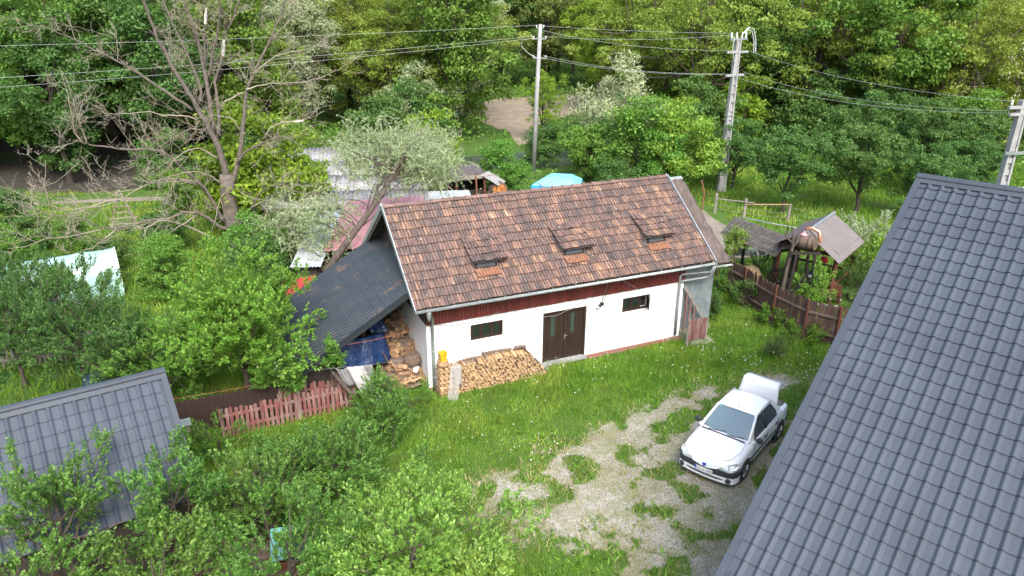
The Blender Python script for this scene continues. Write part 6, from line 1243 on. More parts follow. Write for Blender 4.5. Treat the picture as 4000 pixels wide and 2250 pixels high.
def tree_meshes(name, seed, H, th, rx, rz, zc, ncl, nlf, lL, lW, leaf, bark, lean=(0, 0), rcl=0.30, tr=0.018, limbs=12, twig=None, flower=None, droop=0.0, ragged=0.35, inner=0.35, stems=1):
    """trunk + limbs reaching to leaf clumps; leaves are separate small faces. twig=(count, leaves, length): leafy shoots instead of clumps"""
    g = np.random.default_rng(seed); r = random.Random(seed); base_r = max(0.03, H * tr); tb = MB(); top = np.array([lean[0], lean[1], zc + rz * 0.55])
    starts = []
    for s_ in range(stems):
        o = np.array([0, 0, 0]) if stems == 1 else np.array([r.uniform(-.3, .3) * rx * .5, r.uniform(-.3, .3) * rx * .5, 0]); tp = top * np.array([1, 1, 1 if stems == 1 else r.uniform(.7, 1)]) + (np.array([r.uniform(-.5, .5) * rx, r.uniform(-.5, .5) * rx, 0]) if stems > 1 else 0)
        P = [o + (tp - o) * t + np.array([r.uniform(-1, 1), r.uniform(-1, 1), 0]) * H * 0.012 * math.sin(t * math.pi) * 2 for t in np.linspace(0, 1, 9)]
        tb.tube(P, [base_r * (1 - 0.86 * t) * (1.25 if t == 0 else 1) / (1 if stems == 1 else 1.5) for t in np.linspace(0, 1, 9)], 8 if H > 4 else 6); starts.append(P)
    d = unit(ncl, g); rad = (inner + (1 - inner) * g.random(ncl)) ** 0.6
    lob = 1 + ragged * (np.sin(d[:, 0] * 4 + seed) * np.cos(d[:, 1] * 5 + seed * 2) + np.sin(d[:, 2] * 5 + seed * 3) * 0.5)
    C_ = d * rad[:, None] * lob[:, None] * np.array([rx, rx, rz]) + np.array([lean[0], lean[1], zc]); C_[:, 2] = np.maximum(C_[:, 2], th * 0.7 + 0.1)
    for i in range(min(limbs, ncl)):
        P = r.choice(starts); q = P[r.randint(2, 6)] if H > 3 else P[r.randint(1, 5)]; e = C_[i]
        pts = curve_pts(q, e, (0, 0, -0.10 * np.linalg.norm(e - q) + 0.0), 5); rr = base_r * r.uniform(.25, .45); tb.tube(pts, [rr * (1 - .8 * t) for t in np.linspace(0, 1, 5)], 5)
    if twig is None:
        per = nlf // ncl; N = per * ncl; cc = np.repeat(C_, per, 0); rc = rcl * (rx + rz) / 2 * np.repeat(g.uniform(.6, 1.25, ncl), per)
        u = unit(N, g); u[:, 2] = np.abs(u[:, 2]) * np.where(g.random(N) < .75, 1, -1); k = g.random(N) ** 0.45
        pos = cc + u * (rc * k)[:, None] * np.array([1.15, 1.15, .75]); nrm = u + unit(N, g) * .8 + np.array([0, 0, .45]); t = unit(N, g) + u * .4 + np.array([0, 0, -droop])
        sz = g.uniform(.65, 1.35, N); V = rhombs(pos, t, nrm, lL * sz, lW * sz); F = quads(N)
    else:
        nt_, nl_, tl_ = twig; ci = g.integers(0, ncl, nt_); o = C_[ci] + unit(nt_, g) * (rcl * (rx + rz) / 2 * g.random(nt_) ** .6)[:, None]
        out = o - np.array([lean[0], lean[1], zc - rz * .3]); out /= np.linalg.norm(out, axis=1)[:, None] + 1e-9
        td = out * .8 + unit(nt_, g) * .45 + np.array([0, 0, .55 - droop]); td /= np.linalg.norm(td, axis=1)[:, None]; ln = tl_ * g.uniform(.55, 1.35, nt_)
        s_ = np.tile(np.linspace(.05, 1, nl_), nt_); T = np.repeat(td, nl_, 0); O = np.repeat(o, nl_, 0) + T * (s_ * np.repeat(ln, nl_))[:, None]; N = len(O)
        u = unit(N, g); u -= T * (u * T).sum(1)[:, None]; u /= np.linalg.norm(u, axis=1)[:, None] + 1e-9; t = u * .8 + T * .75 + np.array([0, 0, .05 - droop]); sz = g.uniform(.6, 1.25, N) * (1 - .25 * s_)
        pos = O + u * (lL * .5 * sz)[:, None]; nrm = T * .5 + unit(N, g) * .5 + np.array([0, 0, .9]); V = rhombs(pos, t, nrm, lL * sz, lW * sz); F = quads(N)
        for i in range(0, nt_, 2): tb.tube([o[i] - td[i] * ln[i] * .5, o[i] + td[i] * ln[i] * .9], [.008, .003], 3, caps=False)
    cm = np_mesh(name + '_crown', V, F, leaf); tm_ = tb.mesh(name + '_trunk', bark); fm_ = None
    if flower:
        k = flower; ci = g.integers(0, ncl, k); per = 14; cc = np.repeat(C_[ci] + unit(k, g) * (rcl * (rx + rz) / 2 * .9) * np.array([1, 1, .7]), per, 0); pos = cc + g.normal(size=(k * per, 3)) * np.array([.10, .10, .16]) * (H / 12 if H > 6 else .35)
        fm_ = np_mesh(name + '_flowers', rhombs(pos, unit(k * per, g), unit(k * per, g), np.full(k * per, .13 * (1 if H > 6 else .35)), np.full(k * per, .11 * (1 if H > 6 else .35))), quads(k * per), M['flower'])
    return tm_, cm, fm_
def plant(proto, name, label, cat, x, y, sc=1.0, rz=0.0, group=None, z=0.0, sz=None):
    t_ = thing(name, label, cat, (x, y, z), rz, group); t_.scale = (sc, sc, sz or sc)
    inst('trunk' if cat == 'tree' else 'stem', proto[0], t_); inst('crown' if cat == 'tree' else 'foliage', proto[1], t_)
    if proto[2]: inst('blossom', proto[2], t_)
    return t_
PR = {}
# far trees
PR['maple'] = [tree_meshes('maple%d' % i, 100 + i, 15, 1.5, 4.4, 6.6, 8.0, 150, 30000, .24, .15, M['lf_maple'], M['bark_dark'], rcl=.17, limbs=26, ragged=.4, inner=.25) for i in range(2)]
PR['dark'] = [tree_meshes('dark%d' % i, 120 + i, 15, 2.5, 3.9, 6.2, 8.2, 120, 24000, .24, .16, M['lf_dark'], M['bark_dark'], rcl=.19, limbs=20, ragged=.4) for i in range(1)]
PR['acacia'] = [tree_meshes('acacia%d' % i, 140 + i, 14, 1.8, 4.8, 6.2, 7.8, 150, 26000, .21, .11, M['lf_acacia'], M['bark'], rcl=.15, limbs=46, ragged=.7, inner=.2, lean=(.8 - i, .3)) for i in range(2)]
PR['blossom'] = [tree_meshes('blossom%d' % i, 160 + i, 14, 1.8, 4.8, 6.0, 7.8, 140, 24000, .21, .11, M['lf_acacia'], M['bark'], rcl=.16, limbs=40, ragged=.5, flower=200) for i in range(1)]
PR['lime'] = [tree_meshes('lime%d' % i, 180 + i, 15, 2, 4.2, 6.4, 8.6, 130, 24000, .21, .12, M['lf_lime'], M['bark'], rcl=.16, limbs=36, ragged=.5, inner=.2) for i in range(1)]
PR['olive'] = [tree_meshes('olive%d' % i, 200 + i, 16, 2, 4.8, 7.0, 8.8, 140, 26000, .24, .15, M['lf_olive'], M['bark_dark'], rcl=.18, limbs=20) for i in range(1)]
PR['silver'] = [tree_meshes('silver%d' % i, 220 + i, 14, 3, 3.2, 6.0, 8.2, 110, 24000, .22, .08, M['lf_silver'], M['bark'], rcl=.22, droop=.4, limbs=24, lean=(.9, 0)) for i in range(1)]
PR['orchard'] = [tree_meshes('orchard%d' % i, 240 + i, 5.2, 1.2, 2.2, 1.75, 3.4, 100, 20000, .125, .08, M['lf_orchard'], M['bark_dark'], rcl=.20, limbs=22, tr=.022, ragged=.45) for i in range(2)]
PR['shrub'] = [tree_meshes('shrub%d' % i, 260 + i, 3.4, .2, 1.7, 1.7, 1.7, 60, 9000, .15, .09, M['lf_orchard'], M['bark'], rcl=.30, limbs=12, stems=3, tr=.014) for i in range(2)]
PR['shrub_light'] = [tree_meshes('shrubl%d' % i, 280 + i, 4.2, .3, 1.6, 2.1, 2.2, 55, 9000, .16, .09, M['lf_elder'], M['bark'], rcl=.28, limbs=14, stems=3, tr=.012) for i in range(2)]
PR['shrub_lime'] = [tree_meshes('shruby%d' % i, 290 + i, 4.5, .3, 1.7, 2.2, 2.3, 55, 9000, .16, .09, M['lf_lime'], M['bark'], rcl=.28, limbs=14, stems=2, tr=.012) for i in range(1)]
PR['shrub_bright'] = [tree_meshes('shrubb%d' % i, 296 + i, 4.5, .3, 1.6, 2.3, 2.4, 60, 12000, .14, .08, M['lf_bright'], M['bark'], rcl=.26, limbs=14, stems=2, tr=.012) for i in range(1)]
PR['shrub_silver'] = [tree_meshes('shrubs%d' % i, 300 + i, 3.6, .2, 1.6, 1.8, 1.9, 50, 9000, .17, .05, M['lf_silver'], M['bark'], rcl=.32, limbs=12, stems=3, tr=.012) for i in range(1)]
rt_ = random.Random(77); used_ = []
def far(kind, x, y, H, label, group=None, cat='tree', name=None):
    H0 = {'maple': 15, 'dark': 15, 'acacia': 14, 'blossom': 14, 'lime': 15, 'olive': 16, 'silver': 14, 'orchard': 5.2, 'shrub': 3.4, 'shrub_light': 4.2, 'shrub_lime': 4.5, 'shrub_bright': 4.5, 'shrub_silver': 3.6}[kind]
    nm = name or {'maple': 'maple_tree', 'dark': 'broadleaf_tree', 'acacia': 'acacia_tree', 'blossom': 'blossoming_acacia', 'lime': 'lime_green_tree', 'olive': 'olive_green_tree', 'silver': 'silver_willow', 'orchard': 'orchard_tree'}.get(kind, 'shrub')
    used_.append((x, y)); return plant(rt_.choice(PR[kind]), nm, label, cat, x, y, H / H0, rt_.uniform(0, 6.28), group, sz=H / H0 * rt_.uniform(.95, 1.08))
for a in [('acacia', -11.6, 71.8, 14, 'airy yellow-green acacia with forked dark trunk left of silver willow'), ('acacia', -15.5, 76, 13.5, 'yellow-green acacia behind the dead tree crown'), ('silver', -5.0, 80, 15, 'tall silver willow with leaning trunk near picture centre'), ('lime', 11.0, 86.8, 15.5, 'lime green tree standing at the bare dirt clearing'), ('lime', 2.6, 67.5, 6.2, 'slender lime sapling before the dirt clearing'),
          ('acacia', 23.8, 80.2, 15.5, 'tall olive-yellow acacia right of the slotted pole'), ('acacia', 27.0, 77.5, 15, 'leaning acacia with dark trunk right of the slotted pole'), ('blossom', 39.0, 73.5, 14, 'acacia full of cream blossom above the orchard'), ('blossom', 33.0, 70, 11.5, 'smaller blossoming acacia left of the fullest one'), ('blossom', 43.5, 62, 12.5, 'blossoming acacia at the right picture edge'), ('lime', 46.5, 70, 14, 'yellow tree at the right picture edge'),
          ('silver', -19.5, 70, 14, 'grey-green willow behind the dead tree top'), ('silver', -24, 76, 13, 'second grey-green willow further left behind the dead tree'), ('acacia', -20, 62, 9, 'low blossoming acacia behind dead tree right limbs'), ('dark', 19, 88, 14.5, 'dark green tree behind the slotted pole'),
          ('maple', 33, 92, 16, 'bright maple behind the blossoming acacias'), ('maple', 40, 90, 16, 'right bright maple behind the blossoming acacias'), ('olive', 4.5, 106, 17, 'broad olive-green tree behind the round pole'), ('olive', -2, 110, 17, 'broad olive-green tree left of the round pole top'), ('olive', 12, 108, 17, 'olive-green tree behind the lime tree')]: far(*a)
NTH = ['first', 'second', 'third', 'fourth', 'fifth', 'sixth', 'seventh', 'eighth', 'ninth', 'tenth', 'eleventh', 'twelfth', 'thirteenth']
for q_, (x, y, H) in enumerate(sorted([(-25.8, 54.6, 14), (-30.3, 58.5, 15.5), (-39, 58, 15), (-34.5, 54, 15), (-44, 55, 15), (-49, 60, 16), (-22, 59.5, 14.5), (-27, 64, 15.5), (-35, 65, 16), (-43, 66, 16), (-54, 54, 15), (-40.5, 50, 13.5), (-31, 50.5, 12)], key=lambda t: t[0] / t[1])): far('maple' if rt_.random() < .75 else 'dark', x, y, H, 'tall leafy tree, %s from the left in the near left wood' % NTH[q_], 'trees of the left wood')
CL = [(-9, 84), (-1.6, 95.5), (5, 98.5), (12, 98), (10.5, 87.5), (4.6, 80), (2.2, 76), (1.8, 66), (0.2, 65.6), (-0.9, 72.5), (-4, 80)]
tries = 0; nfar = 0
while nfar < 185 and tries < 8000:
    tries += 1; y = 63 + 100 * rt_.random() ** 1.15; x = rt_.uniform(-.82, .82) * y
    if y < 68 and -22 < x < 24: continue
    if bool(inpoly(np.array([x]), np.array([y]), CL)[0]) or float(segdist(np.array([x]), np.array([y]), CL)[0]) < 3.5: continue
    if -.035 < x / y < .135 and y < 100: continue
    if 154 < y < 190 and abs(x) < 100: continue
    if any((x - a) ** 2 + (y - b) ** 2 < (4.0 if y < 95 else 5.2) ** 2 for a, b in used_): continue
    az = x / y; p = rt_.random()
    if az < -.30: kd = 'maple' if p < .6 else 'dark' if p < .85 else 'olive'
    elif az < -.03: kd = 'acacia' if p < .42 else 'silver' if p < .52 else 'maple' if p < .7 else 'dark' if p < .85 else 'olive'
    elif az < .16: kd = 'olive' if p < .45 else 'lime' if p < .6 else 'dark' if p < .85 else 'acacia'
    else: kd = 'acacia' if p < .52 else 'blossom' if p < .62 else 'maple' if p < .82 else 'olive' if p < .93 else 'dark'
    zone = 'left' if az < -.30 else 'centre-left' if az < -.03 else 'central' if az < .16 else 'right'
    far(kd, x, y, rt_.uniform(13.5, 18.5), {'maple': 'mid green maple', 'dark': 'dark green tree', 'acacia': 'yellow-green acacia', 'blossom': 'cream blossoming acacia', 'lime': 'lime green tree', 'olive': 'olive-green tree', 'silver': 'grey silver willow'}[kd] + ' in the %s background wood' % zone, 'background %s trees, %s' % (kd, zone)); nfar += 1
# orchard and garden trees, river bank shrubs
for i, (x, y, H, lb) in enumerate([(16.9, 44.6, 5.6, 'orchard tree nearest the wire fence'), (21.6, 44.8, 5.8, 'round orchard tree right of the one by wire fence'), (27.8, 49.5, 5.6, 'orchard tree left of the transformer pole'), (15.4, 50.5, 4.6, 'small orchard tree beside the slotted pole foot'), (29.6, 47.0, 4.8, 'orchard tree just behind the transformer pole'), (25, 54, 5.6, 'farthest orchard tree under the acacias'), (33, 52, 5.4, 'orchard tree at the far right'), (24.6, 43.0, 4.6, 'orchard tree close to the big roof ridge')]): far('orchard', x, y, H, lb)
for k, x, y, H, lb in [('shrub_light', 5.4, 52.5, 4.2, 'pale green bush right of the round pole'), ('shrub', 7.2, 54.0, 4.6, 'green bush behind the pale bush right of pole'), ('shrub_light', 8.6, 50.4, 6.2, 'tall thin-stemmed green tree behind the house roof'), ('shrub_silver', 8.2, 57, 6.8, 'silver-topped willow bush behind the roof'), ('shrub_bright', 11.4, 49.2, 6.6, 'bright green tree by the slotted pole'), ('shrub_light', 9.9, 48.5, 4.0, 'green bush behind right end of roof'), ('shrub', 6.6, 48.4, 2.8, 'low bush right of the blue cover'), ('shrub_light', -1.0, 47.4, 3.8, 'light bush between shack and blue cover'), ('shrub_light', 0.3, 46.3, 2.5, 'small light bush left of the blue cover'), ('shrub', 2.3, 57, 3.0, 'dark bush at the round pole foot'), ('shrub_lime', -5.4, 48.5, 5.6, 'lime bush left of the brown shack'), ('shrub', 5.2, 60.5, 3.2, 'bush on the far river bank'), ('shrub', 12.5, 56, 5, 'bush behind the bright green tree'), ('shrub_lime', 13.0, 60, 5, 'lime bush left of the slotted pole'), ('shrub', 9.4, 64, 5, 'bush under the lime tree'), ('shrub_silver', -8.5, 66, 6, 'silver bush by the far bank'), ('shrub', -10.5, 60.8, 5, 'green bush at the river bend'), ('shrub_light', -15, 51, 4, 'green bush behind the grey shed'), ('shrub', -8.2, 64.5, 5, 'bush on the bank behind the shack'), ('shrub', 16.5, 64, 5.6, 'bush between pole and acacias'), ('shrub_lime', 20, 66, 6, 'lime bush under the acacias'), ('shrub', 26, 65, 5.6, 'bush under the leaning acacia'), ('shrub', 31, 63, 5.4, 'bush under the blossom trees'), ('shrub_light', 37, 60, 5.4, 'bush at the right behind the orchard'),
                      ('shrub', -24, 50, 3.6, 'bush at the edge of left wood'), ('shrub_light', -20.5, 44, 3, 'bush beside the dirt footpath'), ('shrub', -17.5, 47, 4, 'bush between footpath and dead tree'), ('shrub_light', -15.6, 41.5, 3.2, 'bush behind the dead tree trunk'), ('shrub', -18.2, 36.5, 2.4, 'low bush left of the dead tree'), ('shrub_light', -12.2, 33.0, 3.4, 'leafy bush right of the dead tree foot'), ('shrub', -11.2, 31.0, 3.0, 'dark bush behind the bright tree'), ('shrub_light', -15.4, 30.2, 2.6, 'bush right of the greenhouse'), ('shrub', -25, 36.5, 2.2, 'bush in the meadow left'), ('shrub_light', -24.5, 33.5, 2.6, 'light bush behind the greenhouse'), ('shrub', -27.5, 38.5, 3.0, 'bush at the left edge by the footpath'), ('shrub_light', -22.0, 35.2, 2.2, 'small bush before the ladder'), ('shrub_light', -16.6, 33.2, 2.2, 'small bush between greenhouse and dead tree'), ('shrub', -19.6, 33.6, 1.8, 'low bush behind greenhouse end')]: far(k, x, y, H, lb, cat='shrub')
for lb, x, y, H in (('lime green tree behind the dead tree trunk', -14.2, 39.4, 7.4), ('lower lime green tree right of the dead trunk', -12.4, 41.0, 5.6), ('small lime tree left of the dead trunk', -16.2, 40.4, 5.2)): far('shrub_lime', x, y, H, lb, cat='tree', name='lime_green_tree')
# far wooded slope and undergrowth: masses, not single trees
g = np.random.default_rng(3); N = 42000; a = g.uniform(-.95, .95, N); rr = g.uniform(172, 290, N); x, y = rr * np.sin(a), rr * np.cos(a); k = fbm(x, y, .08)
z = ground_z(x, y) + g.random(N) ** .6 * (10 + 12 * k); P = np.stack([x, y, z], 1)
struct(link(bpy.data.objects.new('distant_woods', np_mesh('distant_woods', rhombs(P, unit(N, g), unit(N, g) + np.array([0, -.4, .5]), g.uniform(1.1, 2.4, N), g.uniform(.9, 1.7, N)), quads(N), M['lf_dark']))), 'stuff')
N = 70000; y = g.uniform(50, 135, N); x = g.uniform(-.8, .8, N) * y; k = (fbm(x, y, .15) > .38) & ~inpoly(x, y, CL) & ~((y > 54) & (y < 64) & (x > -22) & (x < 20)) & ~((x < -19) & (y < 60)); x, y = x[k], y[k]; N = len(x); hh = .4 + 3.6 * np.clip(fbm(x, y, .3) - .3, 0, 1)
struct(link(bpy.data.objects.new('undergrowth', np_mesh('undergrowth', rhombs(np.stack([x, y, g.random(N) * hh], 1), unit(N, g), unit(N, g) + np.array([0, 0, .8]), g.uniform(.22, .4, N), g.uniform(.12, .25, N)), quads(N), M['lf_elder']))), 'stuff')
# ------------------------------------------------------------------ trees and shrubs around the yard
def near(name, label, cat, x, y, seed, H, th, rx, rz, zc, ncl, twig, lL, lW, leaf, **kw):
    return plant(tree_meshes(name, seed, H, th, rx, rz, zc, ncl, 0, lL, lW, M[leaf], M['bark'] if 'bark' not in kw else kw.pop('bark'), twig=twig, **kw), name, label, cat, x, y)
near('cherry_tree', 'light green leafy tree at bottom centre of picture', 'tree', -2.0, 12.2, 1, 3.6, .6, 1.75, 1.15, 2.35, 46, (837, 18, 0.26), .118, .058, 'lf_cherry', rcl=.30, tr=.02, limbs=22, ragged=.35)
near('cherry_tree', 'smaller light green tree right of the bottom centre one', 'tree', -0.75, 11.3, 2, 2.7, .4, 1.0, .8, 1.75, 24, (405, 18, 0.25), .118, .058, 'lf_cherry', rcl=.32, tr=.02, limbs=14)
near('plum_tree', 'plum tree behind the light green bottom tree', 'tree', -4.7, 16.5, 3, 2.1, .3, 1.75, .75, 1.25, 52, (864, 20, 0.26), .088, .052, 'lf_plum', rcl=.28, tr=.022, limbs=24, inner=.2, ragged=.45)
near('plum_tree', 'plum tree next to the red picket fence', 'tree', -6.2, 16.0, 4, 1.9, .3, 1.25, .65, 1.1, 36, (580, 20, 0.25), .088, .052, 'lf_plum', rcl=.30, tr=.022, limbs=18, ragged=.45)
near('plum_tree', 'plum tree above the turquoise hutch', 'tree', -5.9, 14.4, 5, 2.9, .5, 1.5, 1.0, 1.8, 42, (729, 20, 0.26), .088, .052, 'lf_plum', rcl=.28, tr=.022, limbs=20, ragged=.45)
near('plum_tree', 'plum tree at bottom edge left of light green tree', 'tree', -4.6, 12.0, 6, 3.2, .5, 1.35, 1.0, 2.1, 36, (621, 20, 0.26), .088, .052, 'lf_plum', rcl=.28, tr=.022, limbs=18, ragged=.4)
near('plum_tree', 'young plum shoot in front of the wood store weeds', 'tree', -3.55, 18.9, 7, 2.9, .3, .85, 1.2, 1.6, 26, (405, 18, 0.24), .086, .05, 'lf_plum', rcl=.30, tr=.016, limbs=12, ragged=.4)
near('plum_tree', 'plum tree covering the lower right garden shed corner', 'tree', -7.4, 13.2, 8, 3.6, .6, .95, 1.0, 2.6, 26, (432, 20, 0.26), .088, .052, 'lf_plum', rcl=.30, tr=.02, limbs=14, ragged=.4)
near('plum_tree', 'sparse plum tree in front of the garden shed roof', 'tree', -9.2, 12.1, 9, 4.4, 1.0, 1.65, .95, 3.3, 34, (445, 20, 0.29), .088, .052, 'lf_plum', rcl=.24, tr=.02, limbs=26, ragged=.55, inner=.1)
near('plum_tree', 'plum tree in the bottom left picture corner', 'tree', -9.0, 10.6, 10, 3.4, .6, 1.3, .8, 2.4, 30, (486, 20, 0.26), .088, .052, 'lf_plum', rcl=.28, tr=.02, limbs=16)
near('plum_tree', 'plum tree left of the turquoise hutch', 'tree', -7.2, 11.6, 12, 3.0, .5, 1.1, .85, 2.0, 28, (459, 20, 0.26), .088, .052, 'lf_plum', rcl=.28, tr=.02, limbs=16)
near('walnut_tree', 'large bright green tree left of the wood store roof', 'tree', -9.0, 21.9, 11, 5.4, .6, 2.2, 2.2, 3.0, 95, (2000, 20, 0.30), .135, .07, 'lf_bright', rcl=.26, tr=.022, limbs=26, ragged=.4, inner=.25)
near('walnut_tree', 'lower bright tree beside the large bright green one', 'tree', -10.9, 20.6, 13, 3.6, .5, 1.3, 1.35, 2.0, 36, (580, 20, 0.29), .12, .064, 'lf_elder', rcl=.28, tr=.02, limbs=16, ragged=.4)
near('plum_tree', 'dark plum tree in front of the greenhouse', 'tree', -14.6, 22.2, 14, 4.0, .7, 1.7, 1.4, 2.5, 52, (837, 20, 0.34), .105, .062, 'lf_orchard', rcl=.28, tr=.02, limbs=22, ragged=.5)
near('plum_tree', 'dark plum tree right of the greenhouse one', 'tree', -12.5, 21.2, 15, 3.6, .6, 1.4, 1.25, 2.2, 42, (702, 20, 0.31), .105, .062, 'lf_orchard', rcl=.28, tr=.02, limbs=18, ragged=.5)
near('plum_tree', 'dark plum tree at the left picture edge', 'tree', -16.9, 22.4, 16, 3.9, .6, 1.5, 1.4, 2.4, 44, (729, 20, 0.34), .105, .062, 'lf_orchard', rcl=.28, tr=.02, limbs=18, ragged=.5)
near('plum_tree', 'dark plum tree behind the left edge one', 'tree', -19.2, 24.8, 18, 3.6, .6, 1.5, 1.3, 2.2, 40, (621, 20, 0.34), .105, .062, 'lf_orchard', rcl=.28, tr=.02, limbs=18, ragged=.5)
near('plum_tree', 'dark plum tree beside the old picket fence', 'tree', -17.6, 26.2, 61, 3.3, .5, 1.4, 1.15, 2.0, 40, (600, 20, .34), .10, .06, 'lf_orchard', rcl=.28, tr=.02, limbs=16, ragged=.5)
near('plum_tree', 'dark plum tree just before the greenhouse film', 'tree', -20.6, 27.2, 62, 3.0, .5, 1.4, 1.05, 1.9, 38, (560, 20, .34), .10, .06, 'lf_orchard', rcl=.28, tr=.02, limbs=16, ragged=.5)
near('elder_bush', 'elder bush with cream flowers at lean-to low corner', 'shrub', -7.3, 20.75, 17, 2.6, .4, .75, .8, 1.75, 20, (324, 18, 0.25), .12, .05, 'lf_elder', rcl=.34, tr=.02, limbs=12, flower=5)
near('elder_bush', 'elder sprig with cream flower before the blue tarpaulin', 'shrub', -5.75, 20.9, 19, 2.6, 1.4, .42, .42, 2.15, 9, (108, 16, 0.20), .12, .05, 'lf_elder', rcl=.4, tr=.012, limbs=8, flower=3)
near('ground_bush', 'yellow flowering low bush at the garden shed corner', 'shrub', -8.75, 18.6, 20, .9, .1, .85, .5, .45, 26, (330, 16, .22), .055, .04, 'lf_weed', rcl=.36, tr=.02, limbs=8)
near('weed_clump', 'bright weed clump below the hanging cloths', 'shrub', -4.5, 21.0, 21, .9, .05, .8, .5, .45, 28, (340, 16, .26), .05, .04, 'lf_weed', rcl=.36, tr=.02, limbs=8)
near('weed_clump', 'weed clump left of the plastic sheet', 'shrub', -3.3, 20.9, 22, .8, .05, .7, .42, .4, 22, (260, 16, .26), .05, .04, 'lf_weed', rcl=.36, tr=.02, limbs=8)
near('nettle_clump', 'leafy bush before the zinc annex wall', 'shrub', 8.4, 28.9, 23, 1.0, .05, .55, .5, .5, 20, (240, 18, .28), .07, .045, 'lf_orchard', rcl=.36, tr=.02, limbs=8)
near('grass_tussock', 'dark green bushy tussock in the lawn by plank fence', 'shrub', 9.95, 25.1, 24, .95, .05, .38, .42, .45, 16, (220, 16, .30), .06, .014, 'lf_dark', rcl=.34, tr=.02, limbs=6)
near('nettle_clump', 'nettle clump against the middle of plank fence', 'shrub', 10.15, 29.7, 25, 1.2, .05, .55, .62, .6, 20, (230, 18, .28), .075, .045, 'lf_dark', rcl=.34, tr=.02, limbs=8)
near('nettle_clump', 'nettle clump at annex corner by plank fence', 'shrub', 9.35, 31.2, 26, 1.3, .05, .45, .62, .7, 18, (210, 18, .28), .075, .045, 'lf_elder', rcl=.34, tr=.02, limbs=8)
near('nettle_clump', 'low weeds along the right half of plank fence', 'shrub', 11.55, 26.3, 27, .8, .05, .7, .36, .36, 22, (260, 16, .24), .07, .045, 'lf_weed', rcl=.34, tr=.02, limbs=6)
near('nettle_clump', 'low weeds left of the fence corner weeds', 'shrub', 10.85, 27.9, 28, .8, .05, .5, .34, .36, 16, (190, 16, .24), .07, .045, 'lf_weed', rcl=.34, tr=.02, limbs=6)
near('garden_shrub', 'upright bright shrub in front of the plank roof', 'shrub', 10.65, 33.2, 29, 2.6, .2, .62, 1.0, 1.5, 26, (405, 16, 0.26), .085, .045, 'lf_bright', rcl=.32, tr=.016, limbs=12)
near('garden_shrub', 'spreading bright shrub in front of the barrel frame', 'shrub', 12.95, 29.0, 30, 2.1, .3, .8, .8, 1.25, 24, (364, 16, 0.29), .085, .045, 'lf_bright', rcl=.30, tr=.016, limbs=14, ragged=.6, inner=.1)
near('garden_shrub', 'white-edged shrub behind the maroon roof', 'shrub', 18.4, 36.4, 31, 2.0, .2, 1.3, .7, 1.3, 34, (380, 18, .34), .09, .06, 'lf_pale', rcl=.32, tr=.016, limbs=10)
near('garden_shrub', 'broad leafy bush right of the pavilion', 'shrub', 16.9, 32.2, 32, 2.6, .2, 1.15, 1.2, 1.4, 44, (621, 16, 0.25), .13, .08, 'lf_bright', rcl=.30, tr=.016, limbs=14)
near('garden_shrub', 'dark shrub at right front of the pavilion', 'shrub', 15.3, 30.3, 33, 1.9, .2, .65, .85, 1.0, 26, (280, 20, .32), .08, .045, 'lf_dark', rcl=.32, tr=.016, limbs=10)
near('garden_shrub', 'small dark conifer-like bush under the plank roof', 'shrub', 12.0, 33.6, 34, 1.6, .1, .5, .7, .8, 20, (240, 20, .26), .06, .02, 'lf_dark', rcl=.32, tr=.016, limbs=8)
near('garden_shrub', 'little green bush at pavilion corner post', 'shrub', 14.75, 29.3, 35, .9, .1, .38, .4, .5, 14, (150, 18, .22), .06, .04, 'lf_orchard', rcl=.34, tr=.016, limbs=6)
# leaning willow behind the lean-to
wl = thing('leaning_willow', 'silver-leaved willow with leaning trunk over the lean-to', 'tree', (-8.2, 30.6, 0))
tb = MB(); tp = [(0, 0, 0), (-.1, .05, 1.2), (.8, .4, 2.4), (1.6, .9, 3.4), (2.35, 1.4, 4.4), (3.1, 2.9, 5.7), (3.85, 4.4, 6.7)]; tb.tube(tp, [.20, .18, .15, .13, .11, .075, .04], 9)
rw = random.Random(5); gw = np.random.default_rng(6); cents = []
for i in range(64):
    if i < 48: d3 = np.array([rw.gauss(0, 1), rw.gauss(0, 1), rw.gauss(0, 1)]); d3 = d3 / np.linalg.norm(d3) * rw.random() ** .4; e = np.array([2.6, 3.4, 5.75]) + d3 * np.array([2.9, 2.3, 1.45])
    else: e = np.array([rw.uniform(-1.6, 1.2), rw.uniform(.2, 2.6), rw.uniform(1.6, 4.2)])
    cents.append(e); k_ = max([j for j in range(7) if tp[j][2] < e[2] - .6] or [0]); q = np.array(tp[max(0, k_ - rw.randint(0, 1))]); q = q + (np.array(tp[min(6, k_ + 1)]) - q) * rw.random() * .8
    if i % 2 == 0: pts = curve_pts(q, e, (rw.gauss(0, .2), rw.gauss(0, .2), .2), 6); tb.tube(pts, [.040 * (1 - .85 * t) for t in np.linspace(0, 1, 6)], 5)
tb.build('trunk', M['bark'], wl); cents = np.array(cents); nt_, nl_ = 1900, 26
o = cents[gw.integers(0, 64, nt_)] + gw.normal(size=(nt_, 3)) * .42; td = unit(nt_, gw) * .8 + np.array([.1, 0, .15]); td /= np.linalg.norm(td, axis=1)[:, None]; s_ = np.tile(np.linspace(0, 1, nl_), nt_); T = np.repeat(td, nl_, 0); O = np.repeat(o, nl_, 0) + T * (s_ * np.repeat(gw.uniform(.4, .9, nt_), nl_))[:, None] + np.array([0, 0, -.18]) * (s_ ** 2)[:, None]; N = len(O)
inst('crown', np_mesh('willow_crown', rhombs(O + unit(N, gw) * .04, T + unit(N, gw) * .7, unit(N, gw) + np.array([0, 0, .7]), gw.uniform(.09, .17, N), gw.uniform(.028, .045, N)), quads(N), M['lf_silver']), wl)
